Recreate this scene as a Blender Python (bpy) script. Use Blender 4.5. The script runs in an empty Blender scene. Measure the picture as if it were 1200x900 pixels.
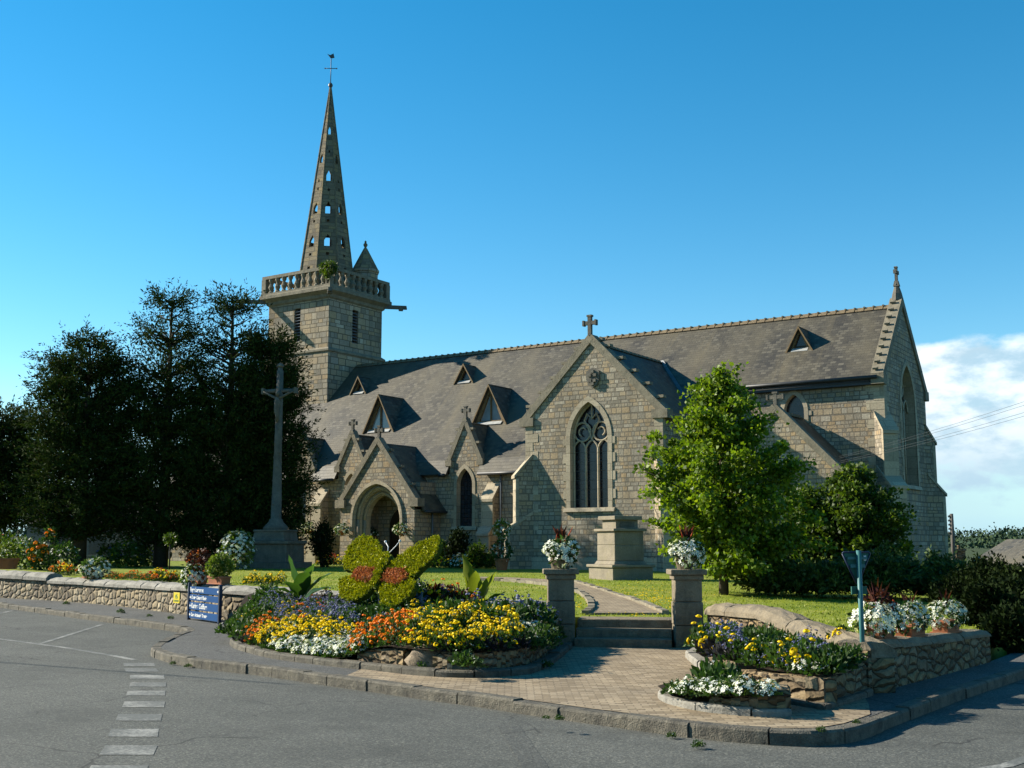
import bpy, math, random
import numpy as np
from mathutils import Vector, Matrix
from mathutils.geometry import tessellate_polygon, delaunay_2d_cdt

random.seed(7)
RNG = np.random.default_rng(7)
rad = math.radians
SC = bpy.context.scene
COL = SC.collection

# ------------------------------------------------------------------ camera, sky, sun, exposure
CAM_H = 1.8
YAW, PITCH, FPX = rad(33.5), math.atan(188 / 1345.0), 1345.0
cam_d = bpy.data.cameras.new("camera")
cam_d.sensor_width = 36.0
cam_d.lens = 36.0 * FPX / 1200.0
cam_d.clip_start, cam_d.clip_end = 0.1, 6000.0
cam = bpy.data.objects.new("camera", cam_d)
cam.location = (0, 0, CAM_H)
cam.rotation_euler = (rad(90) + PITCH, 0, YAW)
COL.objects.link(cam)
SC.camera = cam

SUN_EL, SUN_COMPASS = rad(29.5), rad(254.0)          # compass bearing of the sun from +Y, clockwise
world = bpy.data.worlds.new("World")
SC.world = world
world.use_nodes = True
wn = world.node_tree
for n in list(wn.nodes):
    wn.nodes.remove(n)
sky = wn.nodes.new("ShaderNodeTexSky")
sky.sky_type = 'NISHITA'
sky.sun_disc = False
sky.sun_elevation = SUN_EL
sky.sun_rotation = SUN_COMPASS
sky.altitude = 50
sky.air_density = 1.0
sky.dust_density = 0.0
sky.ozone_density = 2.0
hs = wn.nodes.new("ShaderNodeHueSaturation")
hs.inputs["Hue"].default_value = 0.487
hs.inputs["Saturation"].default_value = 1.43
wn.links.new(sky.outputs[0], hs.inputs["Color"])
SKY_STRENGTH = 0.074
# clouds: a bank low in the north-north-west, laid out by direction in the sky
geo = wn.nodes.new("ShaderNodeTexCoord")
sep = wn.nodes.new("ShaderNodeSeparateXYZ")
wn.links.new(geo.outputs["Generated"], sep.inputs[0])
def wmath(op, a, b=None, c=None, clamp=False):
    n = wn.nodes.new("ShaderNodeMath"); n.operation = op; n.use_clamp = clamp
    for i, v in enumerate((a, b, c)):
        if v is None: continue
        if isinstance(v, (int, float)): n.inputs[i].default_value = v
        else: wn.links.new(v, n.inputs[i])
    return n.outputs[0]
def wramp(v, lo, hi):
    n = wn.nodes.new("ShaderNodeMapRange"); n.interpolation_type = 'SMOOTHSTEP'
    wn.links.new(v, n.inputs["Value"]); n.inputs["From Min"].default_value = lo; n.inputs["From Max"].default_value = hi
    return n.outputs[0]
bear = wmath('ARCTAN2', sep.outputs[0], sep.outputs[1])       # radians east of north
elev = wmath('ARCSINE', sep.outputs[2])
comb = wn.nodes.new("ShaderNodeCombineXYZ")
wn.links.new(bear, comb.inputs[0]); wn.links.new(wmath('MULTIPLY', elev, 2.0), comb.inputs[1])
def wnoise(scale, detail, rough, loc=(0, 0, 0)):
    mp = wn.nodes.new("ShaderNodeMapping"); mp.inputs["Location"].default_value = loc
    wn.links.new(comb.outputs[0], mp.inputs[0])
    n = wn.nodes.new("ShaderNodeTexNoise")
    n.inputs["Scale"].default_value = scale; n.inputs["Detail"].default_value = detail; n.inputs["Roughness"].default_value = rough
    wn.links.new(mp.outputs[0], n.inputs["Vector"])
    return n.outputs[0]
n1 = wnoise(16, 6, .55)
n2 = wnoise(24, 5, .55, (2.3, 1.1, 0))
n3 = wnoise(7, 4, .5, (5.3, .1, 0))
topedge = wmath('ADD', wmath('MULTIPLY', wmath('SUBTRACT', n1, .5), .05), .166)       # upper edge of the bank (radians)
m_top = wramp(wmath('SUBTRACT', topedge, elev), -.002, .012)
lowedge = wmath('ADD', wmath('MULTIPLY', wmath('SUBTRACT', n2, .5), .10), .045)
m_low = wmath('ADD', wmath('MULTIPLY', wramp(wmath('SUBTRACT', elev, lowedge), -.012, .018), .88), wmath('MULTIPLY', wramp(n3, .5, .62), .22), clamp=True)
m_az = wmath('MULTIPLY', wramp(bear, -.36, -.30), wramp(wmath('MULTIPLY', bear, -1), -1.2, -.8))
cl_mask = wmath('MULTIPLY', wmath('MULTIPLY', m_top, m_low), m_az)
shade = wmath('MULTIPLY', wramp(n2, .34, .62), wramp(elev, .035, .12))
ccol = wn.nodes.new("ShaderNodeMixRGB")
ccol.inputs[1].default_value = (2.9, 4.1, 4.9, 1)
ccol.inputs[2].default_value = (6.1, 6.6, 6.8, 1)
wn.links.new(shade, ccol.inputs[0])
low = wn.nodes.new("ShaderNodeMixRGB")
low.inputs[2].default_value = (2.1, 4.4, 5.7, 1)
wn.links.new(wmath('MULTIPLY', wramp(wmath('MULTIPLY', elev, -1), -.13, .02), .9), low.inputs[0]); wn.links.new(hs.outputs[0], low.inputs[1])
mixc = wn.nodes.new("ShaderNodeMixRGB")
wn.links.new(cl_mask, mixc.inputs[0]); wn.links.new(low.outputs[0], mixc.inputs[1]); wn.links.new(ccol.outputs[0], mixc.inputs[2])
bg = wn.nodes.new("ShaderNodeBackground")
bg.inputs["Strength"].default_value = SKY_STRENGTH
wn.links.new(mixc.outputs[0], bg.inputs["Color"])
wo = wn.nodes.new("ShaderNodeOutputWorld")
wn.links.new(bg.outputs[0], wo.inputs["Surface"])

sun_d = bpy.data.lights.new("sun", 'SUN')
sun_d.energy = 5.0
sun_d.angle = rad(0.53)
sun_d.color = (1.0, 0.92, 0.77)
sun = bpy.data.objects.new("sun", sun_d)
COL.objects.link(sun)
to_sun = Vector((math.sin(SUN_COMPASS) * math.cos(SUN_EL), math.cos(SUN_COMPASS) * math.cos(SUN_EL), math.sin(SUN_EL)))
sun.rotation_euler = to_sun.to_track_quat('Z', 'Y').to_euler()
sun.location = (-60, -20, 50)

SC.render.engine = 'CYCLES'
SC.view_settings.view_transform = 'Standard'
SC.view_settings.look = 'None'
SC.view_settings.gamma = 1.0
SC.view_settings.exposure = 1.30
SC.cycles.max_bounces = 6
SC.cycles.transparent_max_bounces = 8

# ------------------------------------------------------------------ helpers: reading places off the ground
RV = np.array([math.cos(YAW), math.sin(YAW), 0.0])
FH = np.array([-math.sin(YAW), math.cos(YAW), 0.0])
_F = FH * math.cos(PITCH) + np.array([0, 0, math.sin(PITCH)])
_V = -FH * math.sin(PITCH) + np.array([0, 0, math.cos(PITCH)])
EYE = np.array([0, 0, CAM_H])
def _ray(x, y): return _F + RV * (x - 600) / FPX + _V * (450 - y) / FPX
def at_z(x, y, z):
    r = _ray(x, y); return EYE + r * (z - CAM_H) / r[2]
def at_d(x, y, d):
    r = _ray(x, y); return EYE + r * d / (r @ FH)
def at_Y(x, y, Y):
    r = _ray(x, y); return EYE + r * Y / r[1]
def at_f(x, y, f, add=0.0):
    """point on the ground surface f(x, y)"""
    r = _ray(x, y); t = 8.0; best = None
    while t < 90:
        p = EYE + r * t
        if p[2] <= f(p[0], p[1]) + add:
            return p
        t += .05
    return p

# ------------------------------------------------------------------ helpers: objects
ORIG = {}
def thing(name, label, cat, loc=(0, 0, 0), group=None):
    o = bpy.data.objects.new(name, None); COL.objects.link(o)
    o.empty_display_size = .2
    o.location = loc; o['label'] = label; o['category'] = cat
    if group: o['group'] = group
    ORIG[o.name] = np.array(loc, float)
    return o
def tag(o, label, cat, group=None):
    o['label'] = label; o['category'] = cat
    if group: o['group'] = group
    return o
def dup(o, loc=None, rot=None, scale=None, label=None, group=None, parent=None):
    c = o.copy(); COL.objects.link(c)
    if parent is not None: c.parent = parent
    if loc is not None: c.location = loc
    if rot is not None: c.rotation_euler = rot
    if scale is not None: c.scale = scale if hasattr(scale, '__len__') else (scale,) * 3
    if label: c['label'] = label
    if group: c['group'] = group
    for ch in list(o.children):
        dup(ch, parent=c)
    return c

class MB:
    def __init__(s): s.v = []; s.f = []; s.m = []; s.sm = []; s.parts = []
    def add(s, verts, faces, m=0, smooth=False):
        k = len(s.v); s.parts.append((k, len(verts), len(s.f), len(s.f) + len(faces)))
        s.v.extend([tuple(map(float, p)) for p in verts])
        for f in faces:
            s.f.append(tuple(k + i for i in f)); s.m.append(m); s.sm.append(smooth)
    def poly(s, pts, m=0): s.add(pts, [tuple(range(len(pts)))], m)
    def box(s, x0, x1, y0, y1, z0, z1, m=0):
        s.add([(x0, y0, z0), (x1, y0, z0), (x1, y1, z0), (x0, y1, z0), (x0, y0, z1), (x1, y0, z1), (x1, y1, z1), (x0, y1, z1)],
              [(0, 3, 2, 1), (4, 5, 6, 7), (0, 1, 5, 4), (1, 2, 6, 5), (2, 3, 7, 6), (3, 0, 4, 7)], m)
    def obox(s, c, u, v, w, m=0, taper=1.0):
        c, u, v, w = (np.array(a, float) for a in (c, u, v, w))
        P = []
        for k in (-1, 1):
            t = 1.0 if k < 0 else taper
            for a, b in ((-1, -1), (1, -1), (1, 1), (-1, 1)):
                P.append(c + u * a * t + v * b * t + w * k)
        s.add(P, [(0, 3, 2, 1), (4, 5, 6, 7), (0, 1, 5, 4), (1, 2, 6, 5), (2, 3, 7, 6), (3, 0, 4, 7)], m)
    def rbox(s, cx, cy, z0, z1, hx, hy, rot, m=0, taper=1.0):
        c, n = math.cos(rot), math.sin(rot)
        s.obox((cx, cy, (z0 + z1) / 2), (c * hx, n * hx, 0), (-n * hy, c * hy, 0), (0, 0, (z1 - z0) / 2), m, taper)
    def prism(s, pts, vec, m=0, sides=True):
        """closed prism: polygon pts swept by vec"""
        n = len(pts); pts = [np.array(p, float) for p in pts]; vec = np.array(vec, float)
        nrm = sum((np.cross(pts[i], pts[(i + 1) % n]) for i in range(n)), np.zeros(3))
        if nrm @ vec > 0: pts = pts[::-1]
        tri = tessellate_polygon([[Vector(p) for p in pts]]) if n > 4 else None
        P = pts + [p + vec for p in pts]
        F = []
        if tri is None:
            F.append(tuple(range(n))); F.append(tuple(range(2 * n - 1, n - 1, -1)))
        else:
            nn = nrm if nrm @ vec <= 0 else -nrm
            for a, b, c in tri:
                if np.cross(pts[b] - pts[a], pts[c] - pts[a]) @ nn < 0: b, c = c, b
                F.append((a, b, c)); F.append((n + a, n + c, n + b))
        if sides:
            for i in range(n):
                j = (i + 1) % n
                F.append((i, n + i, n + j, j))
        s.add(P, F, m)
    def tube(s, pts, r, n=8, m=0, cap=True, smooth=True):
        pts = [np.array(p, float) for p in pts]
        rs = r if hasattr(r, '__len__') else [r] * len(pts)
        V = []; F = []
        t0 = pts[1] - pts[0]; t0 /= np.linalg.norm(t0)
        a = np.cross(t0, (0, 0, 1.0) if abs(t0[2]) < .9 else (1.0, 0, 0)); a /= np.linalg.norm(a)
        for i, p in enumerate(pts):
            t = pts[min(i + 1, len(pts) - 1)] - pts[max(i - 1, 0)]
            t = t / (np.linalg.norm(t) + 1e-9)
            a = a - t * (a @ t); a /= np.linalg.norm(a); b = np.cross(t, a)
            for k in range(n):
                q = 2 * math.pi * k / n
                V.append(p + (a * math.cos(q) + b * math.sin(q)) * rs[i])
        for i in range(len(pts) - 1):
            for k in range(n):
                l = (k + 1) % n
                F.append((i * n + k, i * n + l, (i + 1) * n + l, (i + 1) * n + k))
        if cap:
            F.append(tuple(range(n - 1, -1, -1))); F.append(tuple((len(pts) - 1) * n + k for k in range(n)))
        s.add(V, F, m, smooth)
    def lathe(s, c, prof, n=12, m=0, rot=0.0, smooth=False):
        V = []; F = []
        for r, z in prof:
            for k in range(n):
                q = rot + 2 * math.pi * k / n
                V.append((c[0] + r * math.cos(q), c[1] + r * math.sin(q), c[2] + z))
        for i in range(len(prof) - 1):
            for k in range(n):
                l = (k + 1) % n
                F.append((i * n + k, i * n + l, (i + 1) * n + l, (i + 1) * n + k))
        F.append(tuple(range(n - 1, -1, -1))); F.append(tuple((len(prof) - 1) * n + k for k in range(n)))
        s.add(V, F, m, smooth)
    def panel(s, O, U, V, outer, holes=(), depth=.3, m=0, mr=None, back=False):
        """wall face in the plane O + a U + b V (outward normal U x V) with real openings and reveals"""
        O, U, V = (np.array(a, float) for a in (O, U, V))
        N = np.cross(U, V); N /= np.linalg.norm(N)
        mr = m if mr is None else mr
        loops = [[Vector((a, b, 0)) for a, b in outer]] + [[Vector((a, b, 0)) for a, b in h] for h in holes]
        flat = [p for l in loops for p in l]
        P = [O + U * p.x + V * p.y for p in flat]
        F = []
        for a, b, c in tessellate_polygon(loops):
            cr = (flat[b] - flat[a]).cross(flat[c] - flat[a]).z
            if abs(cr) < 1e-9: continue
            F.append((a, b, c) if cr > 0 else (a, c, b))
        s.add(P, F, m)
        if back: s.add([p - N * depth for p in P], [f[::-1] for f in F], m)
        for h in holes:
            q = list(h)
            area = sum(q[i][0] * q[(i + 1) % len(q)][1] - q[(i + 1) % len(q)][0] * q[i][1] for i in range(len(q)))
            if area < 0: q = q[::-1]
            for i in range(len(q)):
                a, b = q[i], q[(i + 1) % len(q)]
                A = O + U * a[0] + V * a[1]; B = O + U * b[0] + V * b[1]
                s.add([A, A - N * depth, B - N * depth, B], [(3, 2, 1, 0)], mr)
    def build(s, name, mats, parent=None, bevel=0.0, kind=None):
        mats = mats if isinstance(mats, (list, tuple)) else [mats]
        me = bpy.data.meshes.new(name)
        root = parent
        while root is not None and root.parent is not None: root = root.parent
        o0 = ORIG.get(root.name, np.zeros(3)) if root is not None else np.zeros(3)
        V = np.array(s.v)
        me.from_pydata([tuple(p) for p in (V - o0)], [], s.f)
        for mt in mats: me.materials.append(mt)
        me.polygons.foreach_set('material_index', s.m)
        me.polygons.foreach_set('use_smooth', s.sm)
        uvl = me.uv_layers.new(name="UVMap")
        box_uv(me, uvl, o0)
        me.update()
        o = bpy.data.objects.new(name, me); COL.objects.link(o)
        if parent is not None: o.parent = parent
        if kind: o['kind'] = kind
        if bevel:
            b = o.modifiers.new("bevel", 'BEVEL'); b.width = bevel; b.segments = 2; b.limit_method = 'ANGLE'; b.angle_limit = rad(40)
        return o

def pieces(mb, name, mat, parent, bevel=0.0):
    """one object per separately added shape of the builder"""
    out = []; k = 0
    for st, n, f0, f1 in mb.parts:
        q = MB(); q.v = mb.v[st:st + n]; q.f = [tuple(i - st for i in f) for f in mb.f[f0:f1]]; q.m = mb.m[f0:f1]; q.sm = mb.sm[f0:f1]
        out.append(q.build(name, mat, parent, bevel))
    return out
def box_uv(me, uvl, o0):
    nl = len(me.loops); npoly = len(me.polygons)
    if nl == 0: return
    co = np.empty(len(me.vertices) * 3); me.vertices.foreach_get('co', co); co = co.reshape(-1, 3) + o0
    lv = np.empty(nl, int); me.loops.foreach_get('vertex_index', lv)
    nr = np.empty(npoly * 3); me.polygons.foreach_get('normal', nr); nr = nr.reshape(-1, 3)
    lt = np.empty(npoly, int); me.polygons.foreach_get('loop_total', lt)
    N = np.repeat(nr, lt, axis=0); P = co[lv]
    h = np.hypot(N[:, 0], N[:, 1])
    flat = h < .3
    hh = np.where(h < 1e-6, 1, h)
    T = np.stack([-N[:, 1] / hh, N[:, 0] / hh, np.zeros(nl)], 1)
    B = np.cross(N, T)
    u = np.where(flat, P[:, 0], (P * T).sum(1)); v = np.where(flat, P[:, 1], (P * B).sum(1))
    uvl.data.foreach_set('uv', np.stack([u, v], 1).ravel())

def np_mesh(name, V, F4, mat, parent=None, matidx=None, mats=None, smooth=False):
    """fast mesh of equal-sized faces; V (n,3), F4 (k, 3 or 4)"""
    me = bpy.data.meshes.new(name)
    V = np.ascontiguousarray(V, dtype=np.float32); F4 = np.ascontiguousarray(F4, dtype=np.int32)
    me.vertices.add(len(V)); me.vertices.foreach_set('co', V.ravel())
    k = F4.shape[1]
    me.loops.add(F4.size); me.loops.foreach_set('vertex_index', F4.ravel())
    me.polygons.add(len(F4)); me.polygons.foreach_set('loop_start', np.arange(0, F4.size, k, dtype=np.int32))
    for mt in (mats or [mat]): me.materials.append(mt)
    if matidx is not None: me.polygons.foreach_set('material_index', np.asarray(matidx, dtype=np.int32))
    if smooth: me.polygons.foreach_set('use_smooth', np.ones(len(F4), dtype=bool))
    me.update(calc_edges=True); me.validate()
    o = bpy.data.objects.new(name, me); COL.objects.link(o)
    if parent is not None: o.parent = parent
    return o

def unit(a):
    return a / (np.linalg.norm(a, axis=-1, keepdims=True) + 1e-9)
def leaves(P, D, size, aspect=.55, fold=.18, rng=RNG):
    """folded diamond leaves at P pointing along D -> verts, quads"""
    n = len(P)
    D = unit(D); S = unit(np.cross(D, unit(rng.normal(size=(n, 3)))))
    Nn = np.cross(S, D)
    size = np.broadcast_to(np.asarray(size, float).reshape(-1, 1), (n, 1))
    a = P; c = P + D * size
    b = P + D * size * .45 + S * size * aspect * .5 + Nn * size * fold
    d = P + D * size * .45 - S * size * aspect * .5 + Nn * size * fold
    V = np.stack([a, b, c, d], 1).reshape(-1, 3)
    F = np.arange(n * 4).reshape(-1, 4)
    return V, F
def stamp(tv, tf, P, Nrm, size, rng=RNG):
    """stamp a small template (z = outward) at P facing Nrm"""
    n = len(P); tv = np.asarray(tv, float); tf = np.asarray(tf)
    Nrm = unit(Nrm); T = unit(np.cross(Nrm, unit(rng.normal(size=(n, 3))))); B = np.cross(Nrm, T)
    size = np.broadcast_to(np.asarray(size, float).reshape(-1, 1, 1), (n, 1, 1))
    V = P[:, None, :] + size * (tv[None, :, 0, None] * T[:, None, :] + tv[None, :, 1, None] * B[:, None, :] + tv[None, :, 2, None] * Nrm[:, None, :])
    F = tf[None] + (np.arange(n) * len(tv))[:, None, None]
    return V.reshape(-1, 3), F.reshape(-1, tf.shape[1])
def join_np(parts):
    V = []; F = []; k = 0
    for v, f in parts:
        V.append(v); F.append(f + k); k += len(v)
    return np.concatenate(V), np.concatenate(F)
def _pompom():
    tv = [(0, 0, .62)]; tf = []
    n = 7
    for r, z in ((.55, .5), (1.0, .12), (.75, -.15)):
        for k in range(n):
            q = 2 * math.pi * k / n + r
            rr = r * (1.1 if k % 2 else .9)
            tv.append((rr * math.cos(q), rr * math.sin(q), z))
    for k in range(n):
        l = (k + 1) % n
        tf.append((0, 1 + k, 1 + l, 1 + l))
        tf.append((1 + k, 8 + k, 8 + l, 1 + l)); tf.append((8 + k, 15 + k, 15 + l, 8 + l))
    return np.array(tv), np.array(tf)
def _petals(n=5, cup=.25):
    tv = []; tf = []
    for k in range(n):
        q = 2 * math.pi * k / n; d = .62 * math.pi / n
        b = len(tv)
        tv += [(0, 0, 0), (.75 * math.cos(q - d), .75 * math.sin(q - d), cup), (1.0 * math.cos(q), 1.0 * math.sin(q), cup * .8), (.75 * math.cos(q + d), .75 * math.sin(q + d), cup)]
        tf.append((b, b + 1, b + 2, b + 3))
    return np.array(tv), np.array(tf)
POMPOM, PETAL5, PETAL4 = _pompom(), _petals(5), _petals(4, .1)

# ------------------------------------------------------------------ materials
ALB = .70          # overall level of the base colours
class NT:
    def __init__(s, name, rough=.8, spec=.3):
        s.m = bpy.data.materials.new(name); s.m.use_nodes = True
        s.t = s.m.node_tree; s.b = s.t.nodes["Principled BSDF"]; s.out = s.t.nodes["Material Output"]
        s.b.inputs["Roughness"].default_value = rough
        s.b.inputs["Specular IOR Level"].default_value = spec
    def n(s, typ, **kw):
        nd = s.t.nodes.new(typ)
        for k, v in kw.items():
            if hasattr(nd, k) and not k[0].isupper(): setattr(nd, k, v)
            else: s.put(nd.inputs[k.replace('_', ' ')], v)
        return nd
    def put(s, sock, v):
        if isinstance(v, bpy.types.NodeSocket): s.t.links.new(v, sock)
        else: sock.default_value = v
    def uv(s): return s.n("ShaderNodeUVMap").outputs[0]
    def obj(s): return s.n("ShaderNodeTexCoord").outputs["Object"]
    def map(s, vec, scale=(1, 1, 1), rot=(0, 0, 0), loc=(0, 0, 0)):
        nd = s.n("ShaderNodeMapping"); s.put(nd.inputs[0], vec)
        nd.inputs["Scale"].default_value = scale; nd.inputs["Rotation"].default_value = rot; nd.inputs["Location"].default_value = loc
        return nd.outputs[0]
    def noise(s, vec, scale, detail=4, rough=.55, out=0):
        nd = s.n("ShaderNodeTexNoise"); s.put(nd.inputs["Vector"], vec)
        nd.inputs["Scale"].default_value = scale; nd.inputs["Detail"].default_value = detail; nd.inputs["Roughness"].default_value = rough
        return nd.outputs[out]
    def ramp(s, fac, stops, interp='LINEAR'):
        nd = s.n("ShaderNodeValToRGB"); cr = nd.color_ramp; cr.interpolation = interp
        while len(cr.elements) < len(stops): cr.elements.new(.5)
        for e, (p, c) in zip(cr.elements, stops): e.position = p; e.color = (c[0], c[1], c[2], 1)
        s.put(nd.inputs[0], fac); return nd.outputs[0]
    def mix(s, fac, a, b, mode='MIX'):
        nd = s.n("ShaderNodeMixRGB", blend_type=mode)
        for k, v in ((0, fac), (1, a), (2, b)):
            if isinstance(v, tuple) and len(v) == 3: v = v + (1,)
            s.put(nd.inputs[k], v)
        return nd.outputs[0]
    def math(s, op, a, b=0.0, clamp=False):
        nd = s.n("ShaderNodeMath", operation=op, use_clamp=clamp); s.put(nd.inputs[0], a); s.put(nd.inputs[1], b); return nd.outputs[0]
    def rng(s, v, a, b, c=0.0, d=1.0):
        nd = s.n("ShaderNodeMapRange"); s.put(nd.inputs[0], v)
        for i, q in enumerate((a, b, c, d)): nd.inputs[i + 1].default_value = q
        return nd.outputs[0]
    def bump(s, h, strength=.5, dist=.02):
        nd = s.n("ShaderNodeBump"); s.put(nd.inputs["Height"], h)
        nd.inputs["Strength"].default_value = strength; nd.inputs["Distance"].default_value = dist
        s.put(s.b.inputs["Normal"], nd.outputs[0])
    def col(s, c):
        s.put(s.b.inputs["Base Color"], s.mix(1.0, c, (ALB, ALB, ALB), 'MULTIPLY'))
    def warp(s, vec, scale, amt):
        nz = s.noise(vec, scale, 3, .5, out=1)
        sub = s.n("ShaderNodeVectorMath", operation='SUBTRACT'); s.put(sub.inputs[0], nz); sub.inputs[1].default_value = (.5, .5, .5)
        sc = s.n("ShaderNodeVectorMath", operation='SCALE'); s.put(sc.inputs[0], sub.outputs[0]); sc.inputs["Scale"].default_value = amt
        ad = s.n("ShaderNodeVectorMath", operation='ADD'); s.put(ad.inputs[0], vec); s.put(ad.inputs[1], sc.outputs[0])
        return ad.outputs[0]

def masonry(name, stops, mortar, bw, rh, ms=.012, bump=.6, rough=.9, warp=.03, stain=(.10, .085, .06), stain_amt=.5, squash=.72, streak=0.0):
    k = NT(name, rough, .2)
    sx = k.n("ShaderNodeSeparateXYZ"); k.put(sx.inputs[0], k.warp(k.uv(), 2.2, warp))
    u0, v0 = sx.outputs[0], sx.outputs[1]
    vv = k.math('ADD', v0, k.math('ADD', k.math('MULTIPLY', k.math('SINE', k.math('MULTIPLY', v0, 4.1)), .055), k.math('MULTIPLY', k.math('SINE', k.math('MULTIPLY', v0, 7.7)), .035)))
    row = k.math('FLOOR', k.math('DIVIDE', vv, rh))
    hsh = k.math('FRACT', k.math('MULTIPLY', k.math('SINE', k.math('MULTIPLY', row, 12.9898)), 43758.5))
    uu = k.math('ADD', k.math('MULTIPLY', u0, k.math('ADD', k.math('MULTIPLY', hsh, .75), .62)), k.math('MULTIPLY', hsh, 7.3))
    uu = k.math('ADD', uu, k.math('MULTIPLY', k.math('SINE', k.math('ADD', k.math('MULTIPLY', uu, 5.3), k.math('MULTIPLY', hsh, 20.0))), .07))
    cv = k.n("ShaderNodeCombineXYZ"); k.put(cv.inputs[0], uu); k.put(cv.inputs[1], vv); vec = cv.outputs[0]
    br = k.n("ShaderNodeTexBrick", offset=.43, offset_frequency=2, squash=squash, squash_frequency=3)
    k.put(br.inputs["Vector"], vec)
    br.inputs["Color1"].default_value = (0, 0, 0, 1); br.inputs["Color2"].default_value = (1, 1, 1, 1); br.inputs["Mortar"].default_value = (.5, .5, .5, 1)
    br.inputs["Scale"].default_value = 1; br.inputs["Brick Width"].default_value = bw; br.inputs["Row Height"].default_value = rh
    br.inputs["Mortar Size"].default_value = ms; br.inputs["Mortar Smooth"].default_value = .3
    base = k.ramp(br.outputs["Color"], stops)
    fine = k.noise(k.uv(), 14, 5, .65)
    base = k.mix(.55, base, k.ramp(fine, [(.25, (.45, .45, .45)), (.75, (1.25, 1.25, 1.25))]), 'MULTIPLY')
    base = k.mix(br.outputs["Fac"], base, mortar)
    big = k.noise(k.map(k.uv(), (.35, .22, 1)), 1.0, 5, .6)
    base = k.mix(k.math('MULTIPLY', k.rng(big, .48, .72), stain_amt, True), base, stain)
    if streak:
        st = k.noise(k.map(k.uv(), (1.6, .12, 1)), 1.0, 4, .6)
        base = k.mix(k.math('MULTIPLY', k.rng(st, .55, .75), streak, True), base, (.06, .055, .045))
    k.col(base)
    h = k.math('ADD', k.math('MULTIPLY', k.math('SUBTRACT', 1.0, br.outputs["Fac"]), .8), k.math('MULTIPLY', fine, .7))
    h = k.math('ADD', h, k.math('MULTIPLY', br.outputs["Color"], .25))
    k.bump(h, bump, .03)
    return k.m
def rubble(name, stops, mortar, scale, gap=.05, bump=.9, asp=1.45):
    k = NT(name, .92, .2)
    vec = k.map(k.warp(k.warp(k.uv(), 1.3, .22), 4, .10), (scale * .9, scale * asp, 1))
    v1 = k.n("ShaderNodeTexVoronoi", voronoi_dimensions='2D', feature='F1'); k.put(v1.inputs["Vector"], vec); v1.inputs["Scale"].default_value = 1
    v2 = k.n("ShaderNodeTexVoronoi", voronoi_dimensions='2D', feature='DISTANCE_TO_EDGE'); k.put(v2.inputs["Vector"], vec); v2.inputs["Scale"].default_value = 1
    sp = k.n("ShaderNodeSeparateColor"); k.put(sp.inputs[0], v1.outputs["Color"])
    base = k.ramp(sp.outputs[0], stops)
    fine = k.noise(k.uv(), 16, 5, .65)
    base = k.mix(.6, base, k.ramp(fine, [(.25, (.4, .4, .4)), (.75, (1.3, 1.3, 1.3))]), 'MULTIPLY')
    e = k.rng(v2.outputs["Distance"], gap * .4, gap * 1.6)
    base = k.mix(e, mortar, base)
    k.col(base)
    dome = k.rng(v2.outputs["Distance"], 0.0, .28)
    k.bump(k.math('ADD', dome, k.math('MULTIPLY', fine, .45)), bump, .06)
    return k.m
def granite(name, c1, c2, scale=3.0, lichen=None, lich_amt=.5, rough=.88, bump=.35):
    k = NT(name, rough, .25)
    a = k.noise(k.obj(), scale, 6, .62); b = k.noise(k.obj(), scale * 14, 3, .6)
    base = k.ramp(a, [(.3, c1), (.7, c2)])
    base = k.mix(.5, base, k.ramp(b, [(.3, (.5, .5, .5)), (.7, (1.25, 1.25, 1.25))]), 'MULTIPLY')
    if lichen:
        l = k.noise(k.obj(), scale * .9 + 1.7, 7, .7)
        base = k.mix(k.math('MULTIPLY', k.rng(l, .52, .66), lich_amt, True), base, lichen)
    w = k.noise(k.map(k.obj(), (1.2, 1.2, .25)), scale * .8, 5, .65)
    base = k.mix(k.math('MULTIPLY', k.rng(w, .54, .72), .45), base, (c1[0] * .45, c1[1] * .45, c1[2] * .42))
    k.col(base); k.bump(k.math('ADD', k.math('MULTIPLY', a, 1.6), k.math('MULTIPLY', b, .6)), min(1.0, bump * 1.6), .035)
    return k.m
def plain(name, c, rough=.6, spec=.4, var=.25, scale=6.0, metal=0.0, bump=.1):
    k = NT(name, rough, spec)
    a = k.noise(k.obj(), scale, 5, .6)
    k.col(k.mix(1.0, c, k.ramp(a, [(.25, (1 - var,) * 3), (.75, (1 + var,) * 3)]), 'MULTIPLY'))
    k.b.inputs["Metallic"].default_value = metal
    if bump: k.bump(a, bump, .01)
    return k.m
def foliage(name, stops, trans=.3, rough=.55, spec=.25):
    k = NT(name, rough, spec)
    g = k.n("ShaderNodeNewGeometry")
    base = k.ramp(g.outputs["Random Per Island"], stops)
    a = k.noise(k.obj(), 1.3, 2, .5)
    base = k.mix(.6, base, k.ramp(a, [(.3, (.65, .7, .65)), (.7, (1.2, 1.15, 1.0))]), 'MULTIPLY')
    k.col(base)
    if trans:
        tr = k.n("ShaderNodeBsdfTranslucent")
        k.put(tr.inputs[0], k.mix(1.0, base, (1.25 * ALB, 1.3 * ALB, .55 * ALB), 'MULTIPLY'))
        mx = k.n("ShaderNodeMixShader"); mx.inputs[0].default_value = trans
        k.t.links.new(k.b.outputs[0], mx.inputs[1]); k.t.links.new(tr.outputs[0], mx.inputs[2]); k.t.links.new(mx.outputs[0], k.out.inputs[0])
    return k.m
def petal(name, c1, c2, trans=.25): return foliage(name, [(0, tuple(v * 1.25 for v in c1)), (1, tuple(v * 1.25 for v in c2))], trans, .6, .15)

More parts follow.
